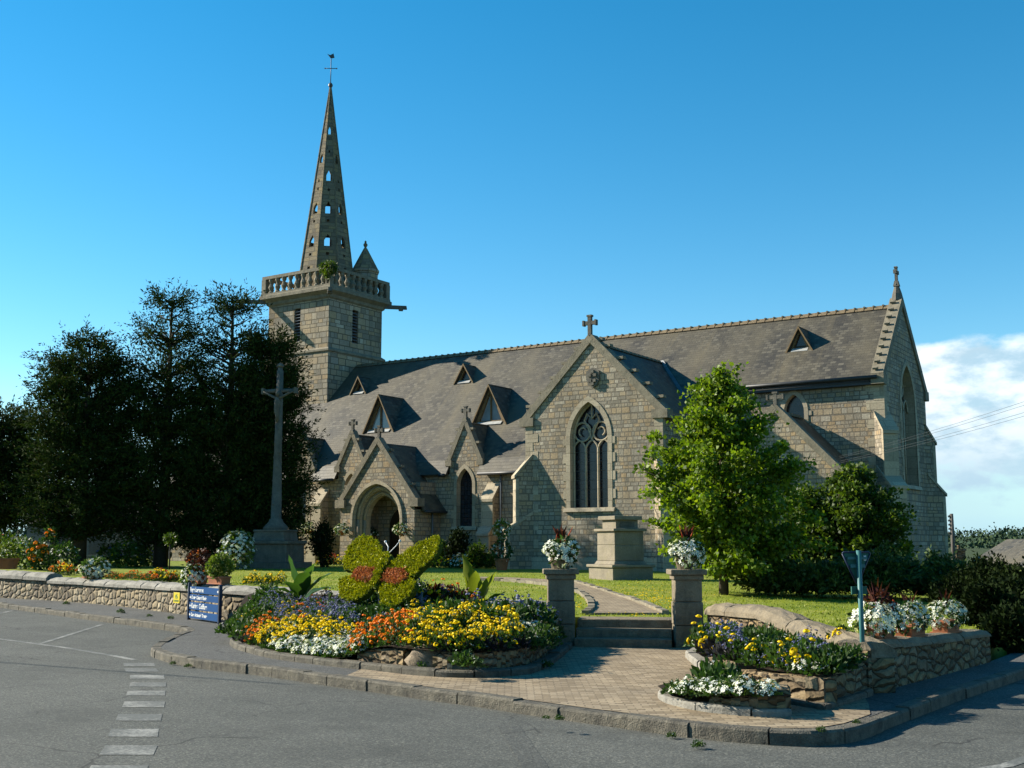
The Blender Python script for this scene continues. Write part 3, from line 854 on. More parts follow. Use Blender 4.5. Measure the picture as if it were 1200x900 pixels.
CH = thing('church', 'granite parish church with slate roofs, pierced stone spire and a big traceried gable window', 'church', (-28, 45, .7))
def window(fr, c, w, z0, zs, za, depth=.32, sur=.17, sill=True, mull=0):
    a = arch(c, w, z0, zs, za)
    mb = MB(); mb.panel(fr.p(0, 0, -depth + .03), fr.U, fr.V, arch(c, w + .03, z0 - .03, zs, za + .03))
    g = mb.build('window', M['glass'], CH)
    mb = MB(); ring(mb, fr, arch(c, w + sur, z0, zs, za + sur * 1.2), a, .03)
    for s_ in (-1, 1):                                # alternating long quoin stones
        z = z0; k = 0
        while z < zs - .1:
            h = .36
            if k % 2: 
                x0 = c + s_ * (w + sur); x1 = x0 + s_ * .14
                P = [fr.p(min(x0, x1), z, .022), fr.p(max(x0, x1), z, .022), fr.p(max(x0, x1), min(z + h, zs), .022), fr.p(min(x0, x1), min(z + h, zs), .022)]
                mb.prism(P, -fr.N * .05)
            z += h; k += 1
    mb.build('window_surround', M['dressed'], g)
    if sill:
        mb = MB(); P = [fr.p(c - w - sur - .1, z0 - .16, .12), fr.p(c + w + sur + .1, z0 - .16, .12), fr.p(c + w + sur + .1, z0, .04), fr.p(c - w - sur - .1, z0, .04)]
        mb.prism(P, -fr.N * .1); mb.prism([fr.p(c - w, z0 - .03, .05), fr.p(c + w, z0 - .03, .05), fr.p(c + w, z0 + .03, -depth), fr.p(c - w, z0 + .03, -depth)], (0, 0, -.04))
        mb.build('sill', M['dressed'], g)
    return g
def cross(mb, c, h, w, t, axis=(1, 0, 0), m=0):
    """stone cross standing on c"""
    ax = np.array(axis, float); c = np.array(c, float); up = np.array((0, 0, 1.0)); dp = np.cross(ax, up)
    mb.obox(c + up * h / 2, ax * t / 2, dp * t / 2, up * h / 2, m)
    mb.obox(c + up * h * .66, ax * w / 2, dp * t * .46, up * t / 2, m)
    for s_ in (-1, 1): mb.obox(c + up * h * .66 + ax * s_ * w / 2, ax * t * .25, dp * t * .6, up * t * .75, m)
    mb.obox(c + up * h, ax * t * .75, dp * t * .6, up * t * .25, m)
    mb.obox(c + up * (-.08), ax * t * 1.1, dp * t * 1.1, up * .12, m, .6)
def rake(mb, fr, x0, z0, x1, z1, w=.26, out=.07, thick=.55, m=0):
    out = out + (.004 if (x0 < x1) else 0.0)
    """sloping gable coping from (x0,z0) up to (x1,z1)"""
    t = np.array([x1 - x0, z1 - z0]); t /= np.linalg.norm(t); nn = np.array([-t[1], t[0]])
    if nn[1] < 0: nn = -nn
    A = np.array([x0, z0]); B = np.array([x1, z1])
    lo, hi = -w * .62, w * .38
    P = [fr.p(*(A + nn * lo), out), fr.p(*(B + nn * lo), out), fr.p(*(B + nn * hi), out), fr.p(*(A + nn * hi), out)]
    mb.prism(P, -fr.N * thick, m)
def roofslab(mb, p0, p1, p2, p3, t=.1, m=0):
    P = [np.array(p, float) for p in (p0, p1, p2, p3)]
    n = np.cross(P[1] - P[0], P[2] - P[0]); n /= np.linalg.norm(n)
    if n[2] < 0: n = -n
    mb.prism([p + n * 0 for p in P], -n * t, m)

RZ, RY = 11.7, 48.2                                   # main ridge
def roof_y(z): return z - (RZ - RY)
G0 = .4                                               # walls start below the lawn
# nave (south aisle) wall with its gablets
GAB = [(-40.45, 5.55, 7.25), (-37.1, 5.55, 7.2), (-30.35, 5.58, 7.4)]
fr = FS(42.0); EAVE = 4.95
outer = [(-50, G0), (-25.76, G0), (-25.76, EAVE)]
for gx, gk, ga in GAB[::-1]: outer += [(gx + .84, EAVE), (gx + .84, gk), (gx, ga), (gx - .84, gk), (gx - .84, EAVE)]
outer += [(-50, EAVE)]
holes = [arch(gx, .43, 2.6, 4.45, 5.2) for gx, _, _ in GAB]
mb = MB(); wall(mb, fr, outer, holes)
wall(mb, FN(54.4), [(12.4 + 7.6, G0), (50, G0), (50, EAVE), (20, EAVE)])
wall(mb, FW(-50), [(-54.4, G0), (-42, G0), (-42, EAVE), (-48.2, 11.5), (-54.4, EAVE)])
mb.build('nave_wall', [M['church'], M['dressed']], CH)
for gx, _, _ in GAB: window(fr, gx, .43, 2.6, 4.45, 5.2, .3, .16)
for gx, gk, ga in GAB:
    mb = MB()
    for s_ in (-1, 1):
        rake(mb, fr, gx + s_ * .92, gk - .02, gx, ga + .06, .2, .07, .34)
        mb.prism([fr.p(gx + s_ * .70, gk - .26, .1), fr.p(gx + s_ * 1.04, gk - .26, .1), fr.p(gx + s_ * 1.04, gk + .02, .1), fr.p(gx + s_ * .70, gk + .02, .1)], (0, .42, 0))
        for f in (.35, .7):
            q = np.array((gx + s_ * .92 * (1 - f), 41.93, gk + (ga - gk) * f)); mb.obox(q + np.array((s_ * .13, .1, .13)), (.09, 0, .0), (0, .09, 0), (0, 0, .05))
    g = mb.build('gablet', M['coping'], CH)
    mb = MB(); cross(mb, (gx, 42.05, ga + .1), .5, .42, .12); mb.build('gable_cross', M['darkstone'], g)
    mb = MB(); yb = roof_y(ga - .08)
    for s_ in (-1, 1):
        ze = 5.62; xe = gx + s_ * (ga - .08 - ze) / ((ga - gk) / .88)
        roofslab(mb, (gx, 42.2, ga - .08), (gx, yb + .1, ga - .08), (xe, roof_y(ze) + .1, ze), (xe, 42.2, ze), .08)
    mb.build('gablet_roof', M['slate'], g)
# buttresses
def buttress(x0, x1, Y, tiers, out=(0, -1, 0), name='buttress'):
    """tiers: (projection, z top at the outer face, z top at the wall above)"""
    mb = MB(); mc = MB()
    for p, zo, zi, z0 in tiers:
        prof = [(0, z0), (p, z0), (p, zo), (0, zi)]
        P = [(x0, Y - a, b) for a, b in prof]
        mb.prism(P, (x1 - x0, 0, 0))
        sl = [(-.0, zi + .02), (p + .08, zo - .05), (p + .08, zo + .07), (0, zi + .16)]
        mc.prism([(x0 - .04, Y - a, b) for a, b in sl], (x1 - x0 + .08, 0, 0))
    o = mb.build(name, M['church'], CH)
    pieces(mc, 'weathering', M['dressed'], o)
    mq = MB()
    for p, zo, zi, z0 in tiers: mq.box(x0 - .006, x1 + .006, Y - p - .008, Y - p + .1, z0, zo - .06)
    pieces(mq, 'quoin', M['dressed'], o)
    return o
for bx in (-38.85, -28.75): buttress(bx - .3, bx + .3, 42.0, [(.55, 3.7, 4.35, 2.5), (.85, 2.2, 2.9, G0)])
def diag_buttress(cx, cy, dx, dy, w, tiers):
    """buttress set diagonally on a corner: tiers of (reach, outer top, inner top, bottom, width trim)"""
    dv = np.array((dx, dy, 0)) / math.sqrt(2); q = np.array((-dv[1], dv[0], 0)); c0 = np.array((cx, cy, 0.0))
    mb = MB(); mc = MB()
    for i, (p, zo, zi, z0) in enumerate(tiers):
        hw = w / 2 + .006 * i
        prof = [(-.3, z0 - .012 * i), (p, z0 - .012 * i), (p, zo), (-.1, zi), (-.3, zi)]
        mb.prism([c0 + dv * a + Z3 * b - q * hw for a, b in prof], q * 2 * hw)
        sl = [(-.12, zi + .01), (p + .07, zo - .06), (p + .07, zo + .06), (-.12, zi + .15)]
        mc.prism([c0 + dv * a + Z3 * b - q * (hw + .04) for a, b in sl], q * 2 * (hw + .04))
    o = mb.build('buttress', M['church'], CH); pieces(mc, 'weathering', M['dressed'], o)
    mq = MB()
    for i, (p, zo, zi, z0) in enumerate(tiers):
        hw = w / 2 + .006 * i + .008
        mq.prism([c0 + dv * a + Z3 * b - q * hw for a, b in ((p - .12, z0), (p + .008, z0), (p + .008, zo - .07), (p - .12, zo - .07))], q * 2 * hw)
    pieces(mq, 'quoin', M['dressed'], o)
Z3 = np.array((0, 0, 1.0))
diag_buttress(-25.72, 40.08, -1, -1, .55, [(.58, 4.55, 5.35, 2.5), (.95, 2.35, 3.0, G0)])
diag_buttress(-19.58, 40.08, 1, -1, .55, [(.50, 4.55, 5.35, 2.5), (.85, 2.35, 3.0, G0)])
diag_buttress(-12.48, 45.08, 1, -1, .6, [(.45, 6.1, 6.8, 4.3), (.9, 3.95, 4.7, G0)])
diag_buttress(-12.48, 51.32, 1, 1, .6, [(.30, 6.1, 6.8, 4.3), (.66, 3.9, 4.7, G0)])
# main roofs
mb = MB()
def slope_s(x0, x1, zlo): roofslab(mb, (x0, RY, RZ), (x1, RY, RZ), (x1, roof_y(zlo), zlo), (x0, roof_y(zlo), zlo), .12)
def slope_n(x0, x1, zlo): roofslab(mb, (x0, RY, RZ), (x1, RY, RZ), (x1, 2 * RY - roof_y(zlo), zlo), (x0, 2 * RY - roof_y(zlo), zlo), .12)
def slope_cut(spans, zlo):
    for a, b in spans: slope_s(a, b, zlo)
slope_s(-50.2, -20.0, 5.6); slope_n(-50.2, -20.0, 5.0)
xs = [-50.2] + [v for gx, _, _ in GAB[:2] for v in (gx - .86, gx + .86)] + [-36.15]
for a, b in ((-50.2, -41.31), (-39.59, -37.96), (-36.24, -31.21), (-29.49, -25.7)):
    roofslab(mb, (a, roof_y(5.6), 5.6), (b, roof_y(5.6), 5.6), (b, 41.72, 4.95), (a, 41.72, 4.95), .1)
roofslab(mb, (-20.0, RY, RZ), (-12.6, RY, RZ), (-12.6, 44.72, 8.32), (-20.0, 44.72, 8.32), .12)
roofslab(mb, (-20.0, RY, RZ), (-12.6, RY, RZ), (-12.6, 51.7, 8.32), (-20.0, 51.7, 8.32), .12)
rf = mb.build('roof', M['slate'], CH)
mb = MB(); x = -42.3
while x < -12.75:
    mb.prism([(x, RY - .17, RZ - .10), (x, RY, RZ + .08), (x, RY + .17, RZ - .10)], (.36, 0, 0))
    mb.obox((x + .37, RY, RZ + .065), (.03, 0, 0), (0, .09, 0), (0, 0, .035)); x += .40
mb.build('ridge_tiles', M['ridge'], rf)
mb = MB()
for a, b, y, z in ((-50, -41.4, 41.66, 4.9), (-39.5, -38.0, 41.66, 4.9), (-31.55, -31.25, 41.66, 4.9), (-29.4, -26.0, 41.66, 4.9), (-20, -12.55, 44.66, 8.27), (-19.3, -12.55, 44.82, 8.12)):
    mb.tube([(a, y, z), (b, y, z)], .075, 8)
mb.box(-20, -12.45, 44.76, 45.0, 8.0, 8.28)
pieces(mb, 'gutter', M['gutter'], CH)
for px, py in ((-28.35, 41.93), (-31.62, 41.3)):
    mb = MB(); mb.tube([(px, py, 4.85 if py > 41.5 else 3.3), (px, py, .9)], .045, 8); mb.build('downpipe', M['zinc'], CH)
# transept
TX, TW, TE, TA, TY = -22.65, 3.15, 6.95, 10.05, 40.0
fr = FS(TY)
WIN = (-22.78, .86, 3.25, 6.05, 7.5)
mb = MB(); wall(mb, fr, [(TX - TW, G0), (TX + TW, G0), (TX + TW, TE), (TX, TA), (TX - TW, TE)], [arch(*WIN)], .4)
wall(mb, FW(TX - TW), [(-43, G0), (-40, G0), (-40, TE), (-43, TE)]); wall(mb, FE(TX + TW), [(40, G0), (45.0, G0), (45.0, TE), (40, TE)])
tw = mb.build('transept_wall', [M['church'], M['dressed']], CH)
mb = MB(); mb.box(TX - TW - .06, TX + TW + .06, TY - .07, TY - .003, G0, 1.28); mb.box(TX + TW + .003, TX + TW + .07, TY - .07, 45, G0, 1.28); mb.build('plinth', M['dressed'], tw)
mb = MB()
for s_ in (-1, 1):
    z = 1.3; k = 0
    while z < TE - .3:
        L = .62 if k % 2 else .36
        x0 = TX + s_ * TW; x1 = x0 - s_ * L
        mb.box(min(x0, x1), max(x0, x1) + (.0 if s_ < 0 else .012), TY - .012, TY + .2, z, z + .34); z += .36; k += 1
mb.build('quoins', M['dressed'], tw)
mb = MB()
shp = [(-.30, 8.72), (-.30, 8.4), (-.2, 8.16), (0, 8.02), (.2, 8.16), (.30, 8.4), (.30, 8.72), (.14, 8.8), (0, 8.86), (-.14, 8.8)]
mb.prism([fr.p(TX + .12 + a, b, .09) for a, b in shp], -fr.N * .12)
for a, b in ((-.12, 8.55), (.12, 8.55), (-.1, 8.33), (.1, 8.33), (0, 8.7), (0, 8.2)): mb.lathe((0, 0, 0), [(.001, 0)], 3) if False else mb.obox(fr.p(TX + .12 + a, b, .11), (.07, 0, 0), (0, .04, 0), (0, 0, .06), 0)
mb.build('carved_shield', M['darkstone'], tw)
mb = MB()
for s_ in (-1, 1):
    rake(mb, fr, TX + s_ * (TW + .08), TE - .02, TX, TA + .1, .3, .07, .5)
    mb.box(min(TX + s_ * 2.72, TX + s_ * 3.4), max(TX + s_ * 2.72, TX + s_ * 3.4), TY - .1, TY + .42, TE - .3, TE + .05)
    for f in (.12, .3, .48, .66, .84):
        q = np.array((TX + s_ * (TW + .08) * (1 - f), TY + .2, TE + (TA - TE) * f)); mb.obox(q + np.array((s_ * .17, 0, .19)), (.16, 0, 0), (0, .14, 0), (0, 0, .055))
    mb.obox((TX + s_ * .28, TY + .2, TA - .02), (.22, 0, 0), (0, .13, 0), (0, 0, .06))
cp = pieces(mb, 'coping_stone', M['coping'], CH)[0]
mb = MB(); cross(mb, (TX - .08, TY + .1, TA + .12), .86, .56, .15); mb.build('gable_cross', M['darkstone'], cp)
mb = MB(); cross(mb, (TX - TW + .1, TY + .3, TE + .1), .42, .36, .12); mb.build('gable_cross', M['darkstone'], cp)
mb = MB(); ty = roof_y(TA - .1)
for s_ in (-1, 1):
    xe = TX + s_ * (TW + .22); ze = TA - .1 - (TW + .22) * .984
    roofslab(mb, (TX, TY + .3, TA - .1), (TX, ty + .1, TA - .1), (xe, roof_y(ze) + .25, ze), (xe, TY + .3, ze), .1)
tr = mb.build('transept_roof', M['slate'], CH)
mb = MB(); y = TY + .5
while y < ty - .1: mb.prism([(TX - .14, y, TA - .17), (TX, y, TA - .03), (TX + .14, y, TA - .17)], (0, .36, 0)); y += .39
mb.build('ridge_tiles', M['ridge'], tr)
mb = MB(); v0 = np.array((TX, ty, TA - .1)); zb = TE + .3; v1 = np.array((TX + (TA - .1 - zb) / .984, roof_y(zb), zb))
mb.obox((v0 + v1) / 2 + np.array((0, -.02, .05)), (v1 - v0) / 2, (.13, -.05, 0.0), (0, .0, .03)); mb.build('valley_flashing', M['zinc'], tr)
# the big traceried window
fr = FS(TY)
gw = window(fr, *WIN, .4, .2)
c, w, z0, zs, za = WIN
mb = MB()
def bar(pts, r=.05): mb.tube([fr.p(a, b, -.26) for a, b in pts], r, 6, smooth=False)
hs_ = 5.55
def arcpts(c2, r, a0, a1, n=14): return [(c2[0] + r * math.cos(a0 + (a1 - a0) * i / n), c2[1] + r * math.sin(a0 + (a1 - a0) * i / n)) for i in range(n + 1)]
for k in (-1, 1): bar([(c + k * w / 3, z0), (c + k * w / 3, hs_ + .1)], .05)
for k in (-1, 0, 1):
    cx = c + k * 2 * w / 3; q = arch(cx, w / 3, hs_, hs_, hs_ + .42, 6)[2:]
    bar(q, .04)
bar(arcpts((c - w * .5, zs + .26), w * .44, 0, 2 * math.pi, 22), .04); bar(arcpts((c + w * .5, zs + .26), w * .44, 0, 2 * math.pi, 22), .04)
bar(arcpts((c - w * .5, zs + .26), w * .2, .6, 4.4, 10), .03); bar(arcpts((c + w * .5, zs + .26), w * .2, -1.2, 2.6, 10), .03)
bar([(c, zs - .05), (c - .14, zs + .35), (c - .34, zs + .72), (c - .22, zs + 1.0), (c, zs + .78), (c + .22, zs + 1.0), (c + .34, zs + .72), (c + .14, zs + .35), (c, zs - .05)], .04)
bar([(c, zs + .78), (c, zs + 1.42)], .035)
bar(arch(c, w - .03, z0, zs, za - .03)[2:], .06)
bar([(c - w + .03, z0), (c - w + .03, zs)], .05); bar([(c + w - .03, z0), (c + w - .03, zs)], .05)
mb.build('tracery', M['dressed'], gw)
mb = MB(); z = z0 + .35
while z < hs_: mb.box(c - w, c + w, TY + .352, TY + .364, z - .01, z + .01); z += .38
mb.build('saddle_bars', M['iron'], gw)
# porch
PX, PWD, PE, PA, PY = -33.87, 2.17, 3.78, 6.5, 40.1
fr = FS(PY)
A0 = (PX + .0, 1.38, G0, 2.95, 4.5); A1 = (PX, 1.17, G0, 2.93, 4.25); A2 = (PX, .98, G0, 2.9, 4.02)
mb = MB(); wall(mb, fr, [(PX - PWD, G0), (PX + PWD, G0), (PX + PWD, PE), (PX, PA), (PX - PWD, PE)], [arch(*A0)], .22)
wall(mb, FE(PX + PWD), [(40.1, G0), (42.0, G0), (42.0, 3.35), (40.1, 3.35)]); wall(mb, FW(PX - PWD), [(-42, G0), (-40.1, G0), (-40.1, 3.35), (-42, 3.35)])
pw = mb.build('porch_wall', [M['church'], M['dressed']], CH)
mb = MB()
mb.panel(fr.p(0, 0, -.22), fr.U, fr.V, arch(*A0), [arch(*A1)], .22)
mb.panel(fr.p(0, 0, -.44), fr.U, fr.V, arch(PX, 1.2, G0, 2.93, 4.28), [arch(*A2)], .3)
ring(mb, fr, arch(PX, 1.52, 2.4, 2.95, 4.68), arch(PX, 1.40, 2.4, 2.95, 4.52), .07)
for s_ in (-1, 1):
    mb.tube([fr.p(PX + s_ * 1.27, G0, -.2), fr.p(PX + s_ * 1.27, 2.95, -.2)], .07, 8); mb.tube([fr.p(PX + s_ * 1.07, G0, -.42), fr.p(PX + s_ * 1.07, 2.92, -.42)], .06, 8)
mb.tube([fr.p(a, b, -.2) for a, b in arch(PX, 1.27, 2.9, 2.94, 4.37)[2:]], .07, 8); mb.tube([fr.p(a, b, -.42) for a, b in arch(PX, 1.07, 2.9, 2.91, 4.13)[2:]], .06, 8)
mb.build('door_arch', M['dressed'], pw)
mb = MB()
mb.box(PX - 1.9, PX - 1.5, 40.85, 41.99, G0, 4.6); mb.box(PX + 1.5, PX + 1.9, 40.85, 41.99, G0, 4.6); mb.box(PX - 1.5, PX + 1.5, 40.85, 41.99, 4.3, 4.5); mb.box(PX - 1.5, PX + 1.5, 40.2, 42, .7, .92)
mb.build('porch_inside', M['church'], pw)
mb = MB(); mb.panel((0, 41.93, 0), (1, 0, 0), (0, 0, 1), arch(PX + .1, .85, .92, 2.6, 3.5)); 
for k in range(-3, 4): mb.box(PX + .1 + k * .24 - .01, PX + .1 + k * .24 + .01, 41.90, 41.925, .95, 2.7)
mb.build('door', M['doorwood'], CH)
mb = MB()
for s_ in (-1, 1):
    rake(mb, fr, PX + s_ * (PWD + .04), PE, PX, PA + .08, .24, .07, .36)
    x0, x1 = PX + s_ * (PWD - .3), PX + s_ * (PWD + .26)
    mb.box(min(x0, x1), max(x0, x1), PY - .12, PY + .38, PE - .32, PE + .05)
    mb.box(min(PX + s_ * 1.62, PX + s_ * 2.22), max(PX + s_ * 1.62, PX + s_ * 2.22), PY - .06, PY - .003, G0, 1.25)
    for f in (.2, .5, .78):
        q = np.array((PX + s_ * PWD * (1 - f), PY + .15, PE + (PA - PE) * f)); mb.obox(q + np.array((s_ * .16, 0, .14)), (.12, 0, 0), (0, .1, 0), (0, 0, .05))
pc = pieces(mb, 'coping_stone', M['coping'], CH)[0]
mb = MB(); cross(mb, (PX, PY + .1, PA + .1), .55, .42, .13); mb.build('gable_cross', M['darkstone'], pc)
mb = MB(); pyb = roof_y(PA - .1)
for s_ in (-1, 1):
    sl = (PA - .1 - 3.3) / 2.5; xe = PX + s_ * 2.5
    roofslab(mb, (PX, PY + .3, PA - .1), (PX, pyb + .15, PA - .1), (PX + s_ * 1.3, 42.02, PA - .1 - 1.3 * sl), (PX + s_ * 1.3, PY + .3, PA - .1 - 1.3 * sl), .09)
    roofslab(mb, (PX + s_ * 1.3, PY + .3, PA - .1 - 1.3 * sl), (PX + s_ * 1.3, 42.02, PA - .1 - 1.3 * sl), (xe, 42.02, 3.3), (xe, PY + .3, 3.3), .09)
    roofslab(mb, (PX, pyb + .15, PA - .1), (PX + s_ * 1.2, 41.8, PA - .1 - 1.2 * sl), (PX + s_ * 2.1, 41.8, 4.95), (PX + s_ * 1.9, roof_y(5.5), 5.5), .06) if False else None
pr = mb.build('porch_roof', M['slate'], CH)
mb = MB(); mb.tube([(PX + 2.52, PY + .3, 3.24), (PX + 2.52, 42.0, 3.24)], .06, 8); mb.build('gutter', M['gutter'], pr)
# chancel
fr = FS(45.0)
mb = MB(); CW = (-16.03, .42, 6.6, 7.15, 7.85)
wall(mb, fr, [(-20, G0), (-12.4, G0), (-12.4, 8.4), (-20, 8.4)], [arch(*CW)])
fe = FE(-12.4); EW = (48.5, 1.05, 4.2, 7.5, 9.2)
wall(mb, fe, [(45, G0), (51.4, G0), (51.4, 8.4), (48.2, 11.8), (45, 8.4)], [arch(*EW)], .45)
wall(mb, FN(51.4), [(12.4, G0), (20, G0), (20, 8.4), (12.4, 8.4)])
cw = mb.build('chancel_wall', [M['church'], M['dressed']], CH)
window(fr, *CW, .3, .17)
ew = window(fe, *EW, .45, .2)
mb = MB()
for k in (-1, 1): mb.tube([fe.p(48.5 + k * .35, 4.2, -.3), fe.p(48.5 + k * .35, 7.6, -.3)], .05, 6)
for k in (-1, 0, 1): mb.tube([fe.p(a, b, -.3) for a, b in arch(48.5 + k * .7, .35, 7.3, 7.3, 7.8, 5)[2:]], .045, 6)
mb.tube([fe.p(*p, -.3) for p in arcpts((48.5, 8.3), .42, 0, 6.283, 16)], .045, 6)
mb.build('tracery', M['dressed'], ew)
mb = MB(); z = .9; k = 0
while z < 8.2:
    L = .7 if k % 2 else .4
    mb.box(-12.4 - L, -12.388, 44.988, 45.0 + (1.1 - L), z, z + .34); z += .36; k += 1
mb.build('quoins', M['dressed'], cw)
mb = MB()
for s_ in (-1, 1):
    rake(mb, fe, 48.2 + s_ * 3.35, 8.35, 48.2, 11.95, .3, .07, .5)
    a, b = 48.2 + s_ * 2.95, 48.2 + s_ * 3.5
    mb.box(-12.8, -12.3, min(a, b), max(a, b), 8.0, 8.4)
    for f in (.03, .12, .22, .32, .42, .52, .62, .72, .82, .92):
        q = np.array((-12.6, 48.2 + s_ * 3.35 * (1 - f), 8.4 + 3.55 * f)); mb.obox(q + np.array((-.04, s_ * .11, .13)), (.10, 0, 0), (0, .05, .03), (0, -.02, .035))
ec = pieces(mb, 'coping_stone', M['coping'], CH)[0]
mb = MB(); mb.lathe((-12.55, 48.2, 11.9), [(.26, 0), (.2, .3), (.11, .6), (.13, .7), (.07, .8)], 8); cross(mb, (-12.55, 48.2, 12.72), .62, .36, .11, (0, 1, 0)); mb.build('gable_cross', M['darkstone'], ec)
# sacristy against the chancel
fr = FS(41.8); SX, SW_, SE_, SA = -15.65, 2.5, 4.4, 6.95
mb = MB(); wall(mb, fr, [(SX - SW_, G0), (SX + SW_, G0), (SX + SW_, SE_), (SX, SA), (SX - SW_, SE_)], [arch(SX - .6, .7, 1.6, 2.9, 3.5)])
wall(mb, FE(SX + SW_), [(41.8, G0), (45, G0), (45, SE_ - .1), (41.8, SE_ - .1)]); wall(mb, FW(SX - SW_), [(-45, G0), (-41.8, G0), (-41.8, SE_ - .1), (-45, SE_ - .1)])
mb.build('sacristy_wall', [M['church'], M['dressed']], CH)
window(fr, SX - .6, .7, 1.6, 2.9, 3.5, .3, .16)
mb = MB()
for s_ in (-1, 1):
    rake(mb, fr, SX + s_ * (SW_ + .05), SE_, SX, SA + .08, .26, .07, .36)
    x0, x1 = SX + s_ * (SW_ - .4), SX + s_ * (SW_ + .2); mb.box(min(x0, x1), max(x0, x1), 41.68, 42.15, SE_ - .32, SE_ + .05)
sc_ = pieces(mb, 'coping_stone', M['coping'], CH)[0]
mb = MB(); cross(mb, (SX, 41.9, SA + .1), .5, .62, .14); mb.build('gable_cross', M['darkstone'], sc_)
mb = MB()
for s_ in (-1, 1):
    xe = SX + s_ * 2.75; ze = SA - .1 - 2.75 * 1.02
    roofslab(mb, (SX, 42.1, SA - .1), (SX, 45.0, SA - .1), (xe, 45.0, ze), (xe, 42.1, ze), .09)
sr = mb.build('sacristy_roof', M['slate'], CH)
mb = MB(); y = 42.2
while y < 44.7: mb.prism([(SX - .13, y, SA - .16), (SX, y, SA - .02), (SX + .13, y, SA - .16)], (0, .34, 0)); y += .36
mb.build('ridge_tiles', M['ridge'], sr)
# dormers in the roof
def dormer(xc, hw, z0, h, small=False):
    Y0 = roof_y(z0); fr = FS(Y0)
    mb = MB(); t = .09 if not small else .06
    fo = [(xc - hw, z0), (xc + hw, z0), (xc, z0 + h)]
    k = 1 - t * 2.6 / hw
    fi = [(xc - hw * k, z0 + t), (xc + hw * k, z0 + t), (xc, z0 + h - t * 2.4)]
    mb.panel(fr.O, fr.U, fr.V, fo, [fi], .12)
    if not small: mb.box(xc - .035, xc + .035, Y0 + .02, Y0 + .08, z0 + t, z0 + h - t * 2.8)
    for s_ in (-1, 1):
        P = [fr.p(xc + s_ * (hw + .1), z0 - .14, .2), fr.p(xc, z0 + h, .2), fr.p(xc, z0 + h + .1, .2), fr.p(xc + s_ * (hw + .17), z0 - .14, .2)]
        mb.prism(P, -fr.N * .05)
    d = mb.build('dormer', M['wood'], CH)
    mb = MB(); mb.panel(fr.p(0, 0, -.1), fr.U, fr.V, fo); mb.build('dormer_pane', M['pane'] if not small else M['glass'], d)
    mb = MB(); zr = z0 + h + .1
    for s_ in (-1, 1):
        xe = xc + s_ * (hw + .17); ze = z0 - .14
        roofslab(mb, (xc, Y0 - .17, zr), (xc, roof_y(zr) + .1, zr), (xe, roof_y(ze) + .12, ze), (xe, Y0 - .17, ze), .06)
    mb.build('dormer_roof', M['slate'], d)
    mb = MB(); mb.obox((xc, Y0 - .10, z0 - .05), (hw * .8, 0, 0), (0, .08, .075), (0, -.01, .012)); mb.build('dormer_apron', M['white_trim'], d)
dormer(-36.99, .86, 7.45, 1.7); dormer(-30.3, .86, 7.45, 1.7)
dormer(-33.57, .46, 9.95, .78, True); dormer(-40.5, .42, 9.9, .75, True); dormer(-16.18, .44, 9.95, .86, True)
# tower
X0, X1, Y0, Y1 = -47.1, -42.5, 46.0, 50.5
mb = MB()
SL1 = [(-45.1, 13.0), (-44.62, 13.0), (-44.62, 14.9), (-45.1, 14.9)]; SL2 = [(-45.1, 10.2), (-44.6, 10.2), (-44.6, 11.0), (-45.1, 11.0)]
wall(mb, FS(Y0), [(X0, 12.4), (X1, 12.4), (X1, 15.4), (X0, 15.4)], [SL1], .3)
wall(mb, FS(Y0 - .1), [(X0 - .1, 3), (X1 + .1, 3), (X1 + .1, 12.3), (X0 - .1, 12.3)], [SL2], .3)
EL1 = [(47.95, 13.0), (48.45, 13.0), (48.45, 14.9), (47.95, 14.9)]
wall(mb, FE(X1), [(Y0, 12.4), (Y1, 12.4), (Y1, 15.4), (Y0, 15.4)], [EL1], .3)
wall(mb, FE(X1 + .1), [(Y0 - .1, 3), (Y1 + .1, 3), (Y1 + .1, 12.3), (Y0 - .1, 12.3)])
wall(mb, FW(X0), [(-Y1, 12.4), (-Y0, 12.4), (-Y0, 15.4), (-Y1, 15.4)]); wall(mb, FW(X0 - .1), [(-Y1 - .1, 3), (-Y0 + .1, 3), (-Y0 + .1, 12.3), (-Y1 - .1, 12.3)])
wall(mb, FN(Y1), [(-X1, 12.4), (-X0, 12.4), (-X0, 15.4), (-X1, 15.4)]); wall(mb, FN(Y1 + .1), [(-X1 - .1, 3), (-X0 + .1, 3), (-X0 + .1, 12.3), (-X1 - .1, 12.3)])
tw = mb.build('tower', [M['tower'], M['tower']], CH)
def sqring(mb, prof):
    """square moulding round the tower: list of (outset, z)"""
    V = []
    for o, z in prof: V += [(X0 - o, Y0 - o, z), (X1 + o, Y0 - o, z), (X1 + o, Y1 + o, z), (X0 - o, Y1 + o, z)]
    F = []
    for i in range(len(prof) - 1):
        for k in range(4): l = (k + 1) % 4; F.append((i * 4 + k, i * 4 + l, i * 4 + 4 + l, i * 4 + 4 + k))
    F.append((3, 2, 1, 0)); e = (len(prof) - 1) * 4; F.append((e, e + 1, e + 2, e + 3)); mb.add(V, F)
mb = MB(); sqring(mb, [(.1, 12.24), (.17, 12.28), (.17, 12.38), (.02, 12.5)]); mb.build('string_course', M['coping'], tw)
mb = MB(); sqring(mb, [(.0, 15.22), (.1, 15.3), (.14, 15.45), (.36, 15.6), (.40, 15.62), (.40, 15.80), (.34, 15.84), (.34, 15.95)]); mb.build('cornice', M['coping'], tw)
for (fr_, a) in ((FS(Y0), -44.86), (FE(X1), 48.2)):
    mb = MB(); z = 13.05
    while z < 14.85:
        mb.obox(fr_.p(a, z, -.12), fr_.U * .235, fr_.N * .1 + np.array((0, 0, -.06)), np.array((0, 0, .012)) + fr_.N * .006); z += .17
    mb.build('louvre', M['zinc'], tw)
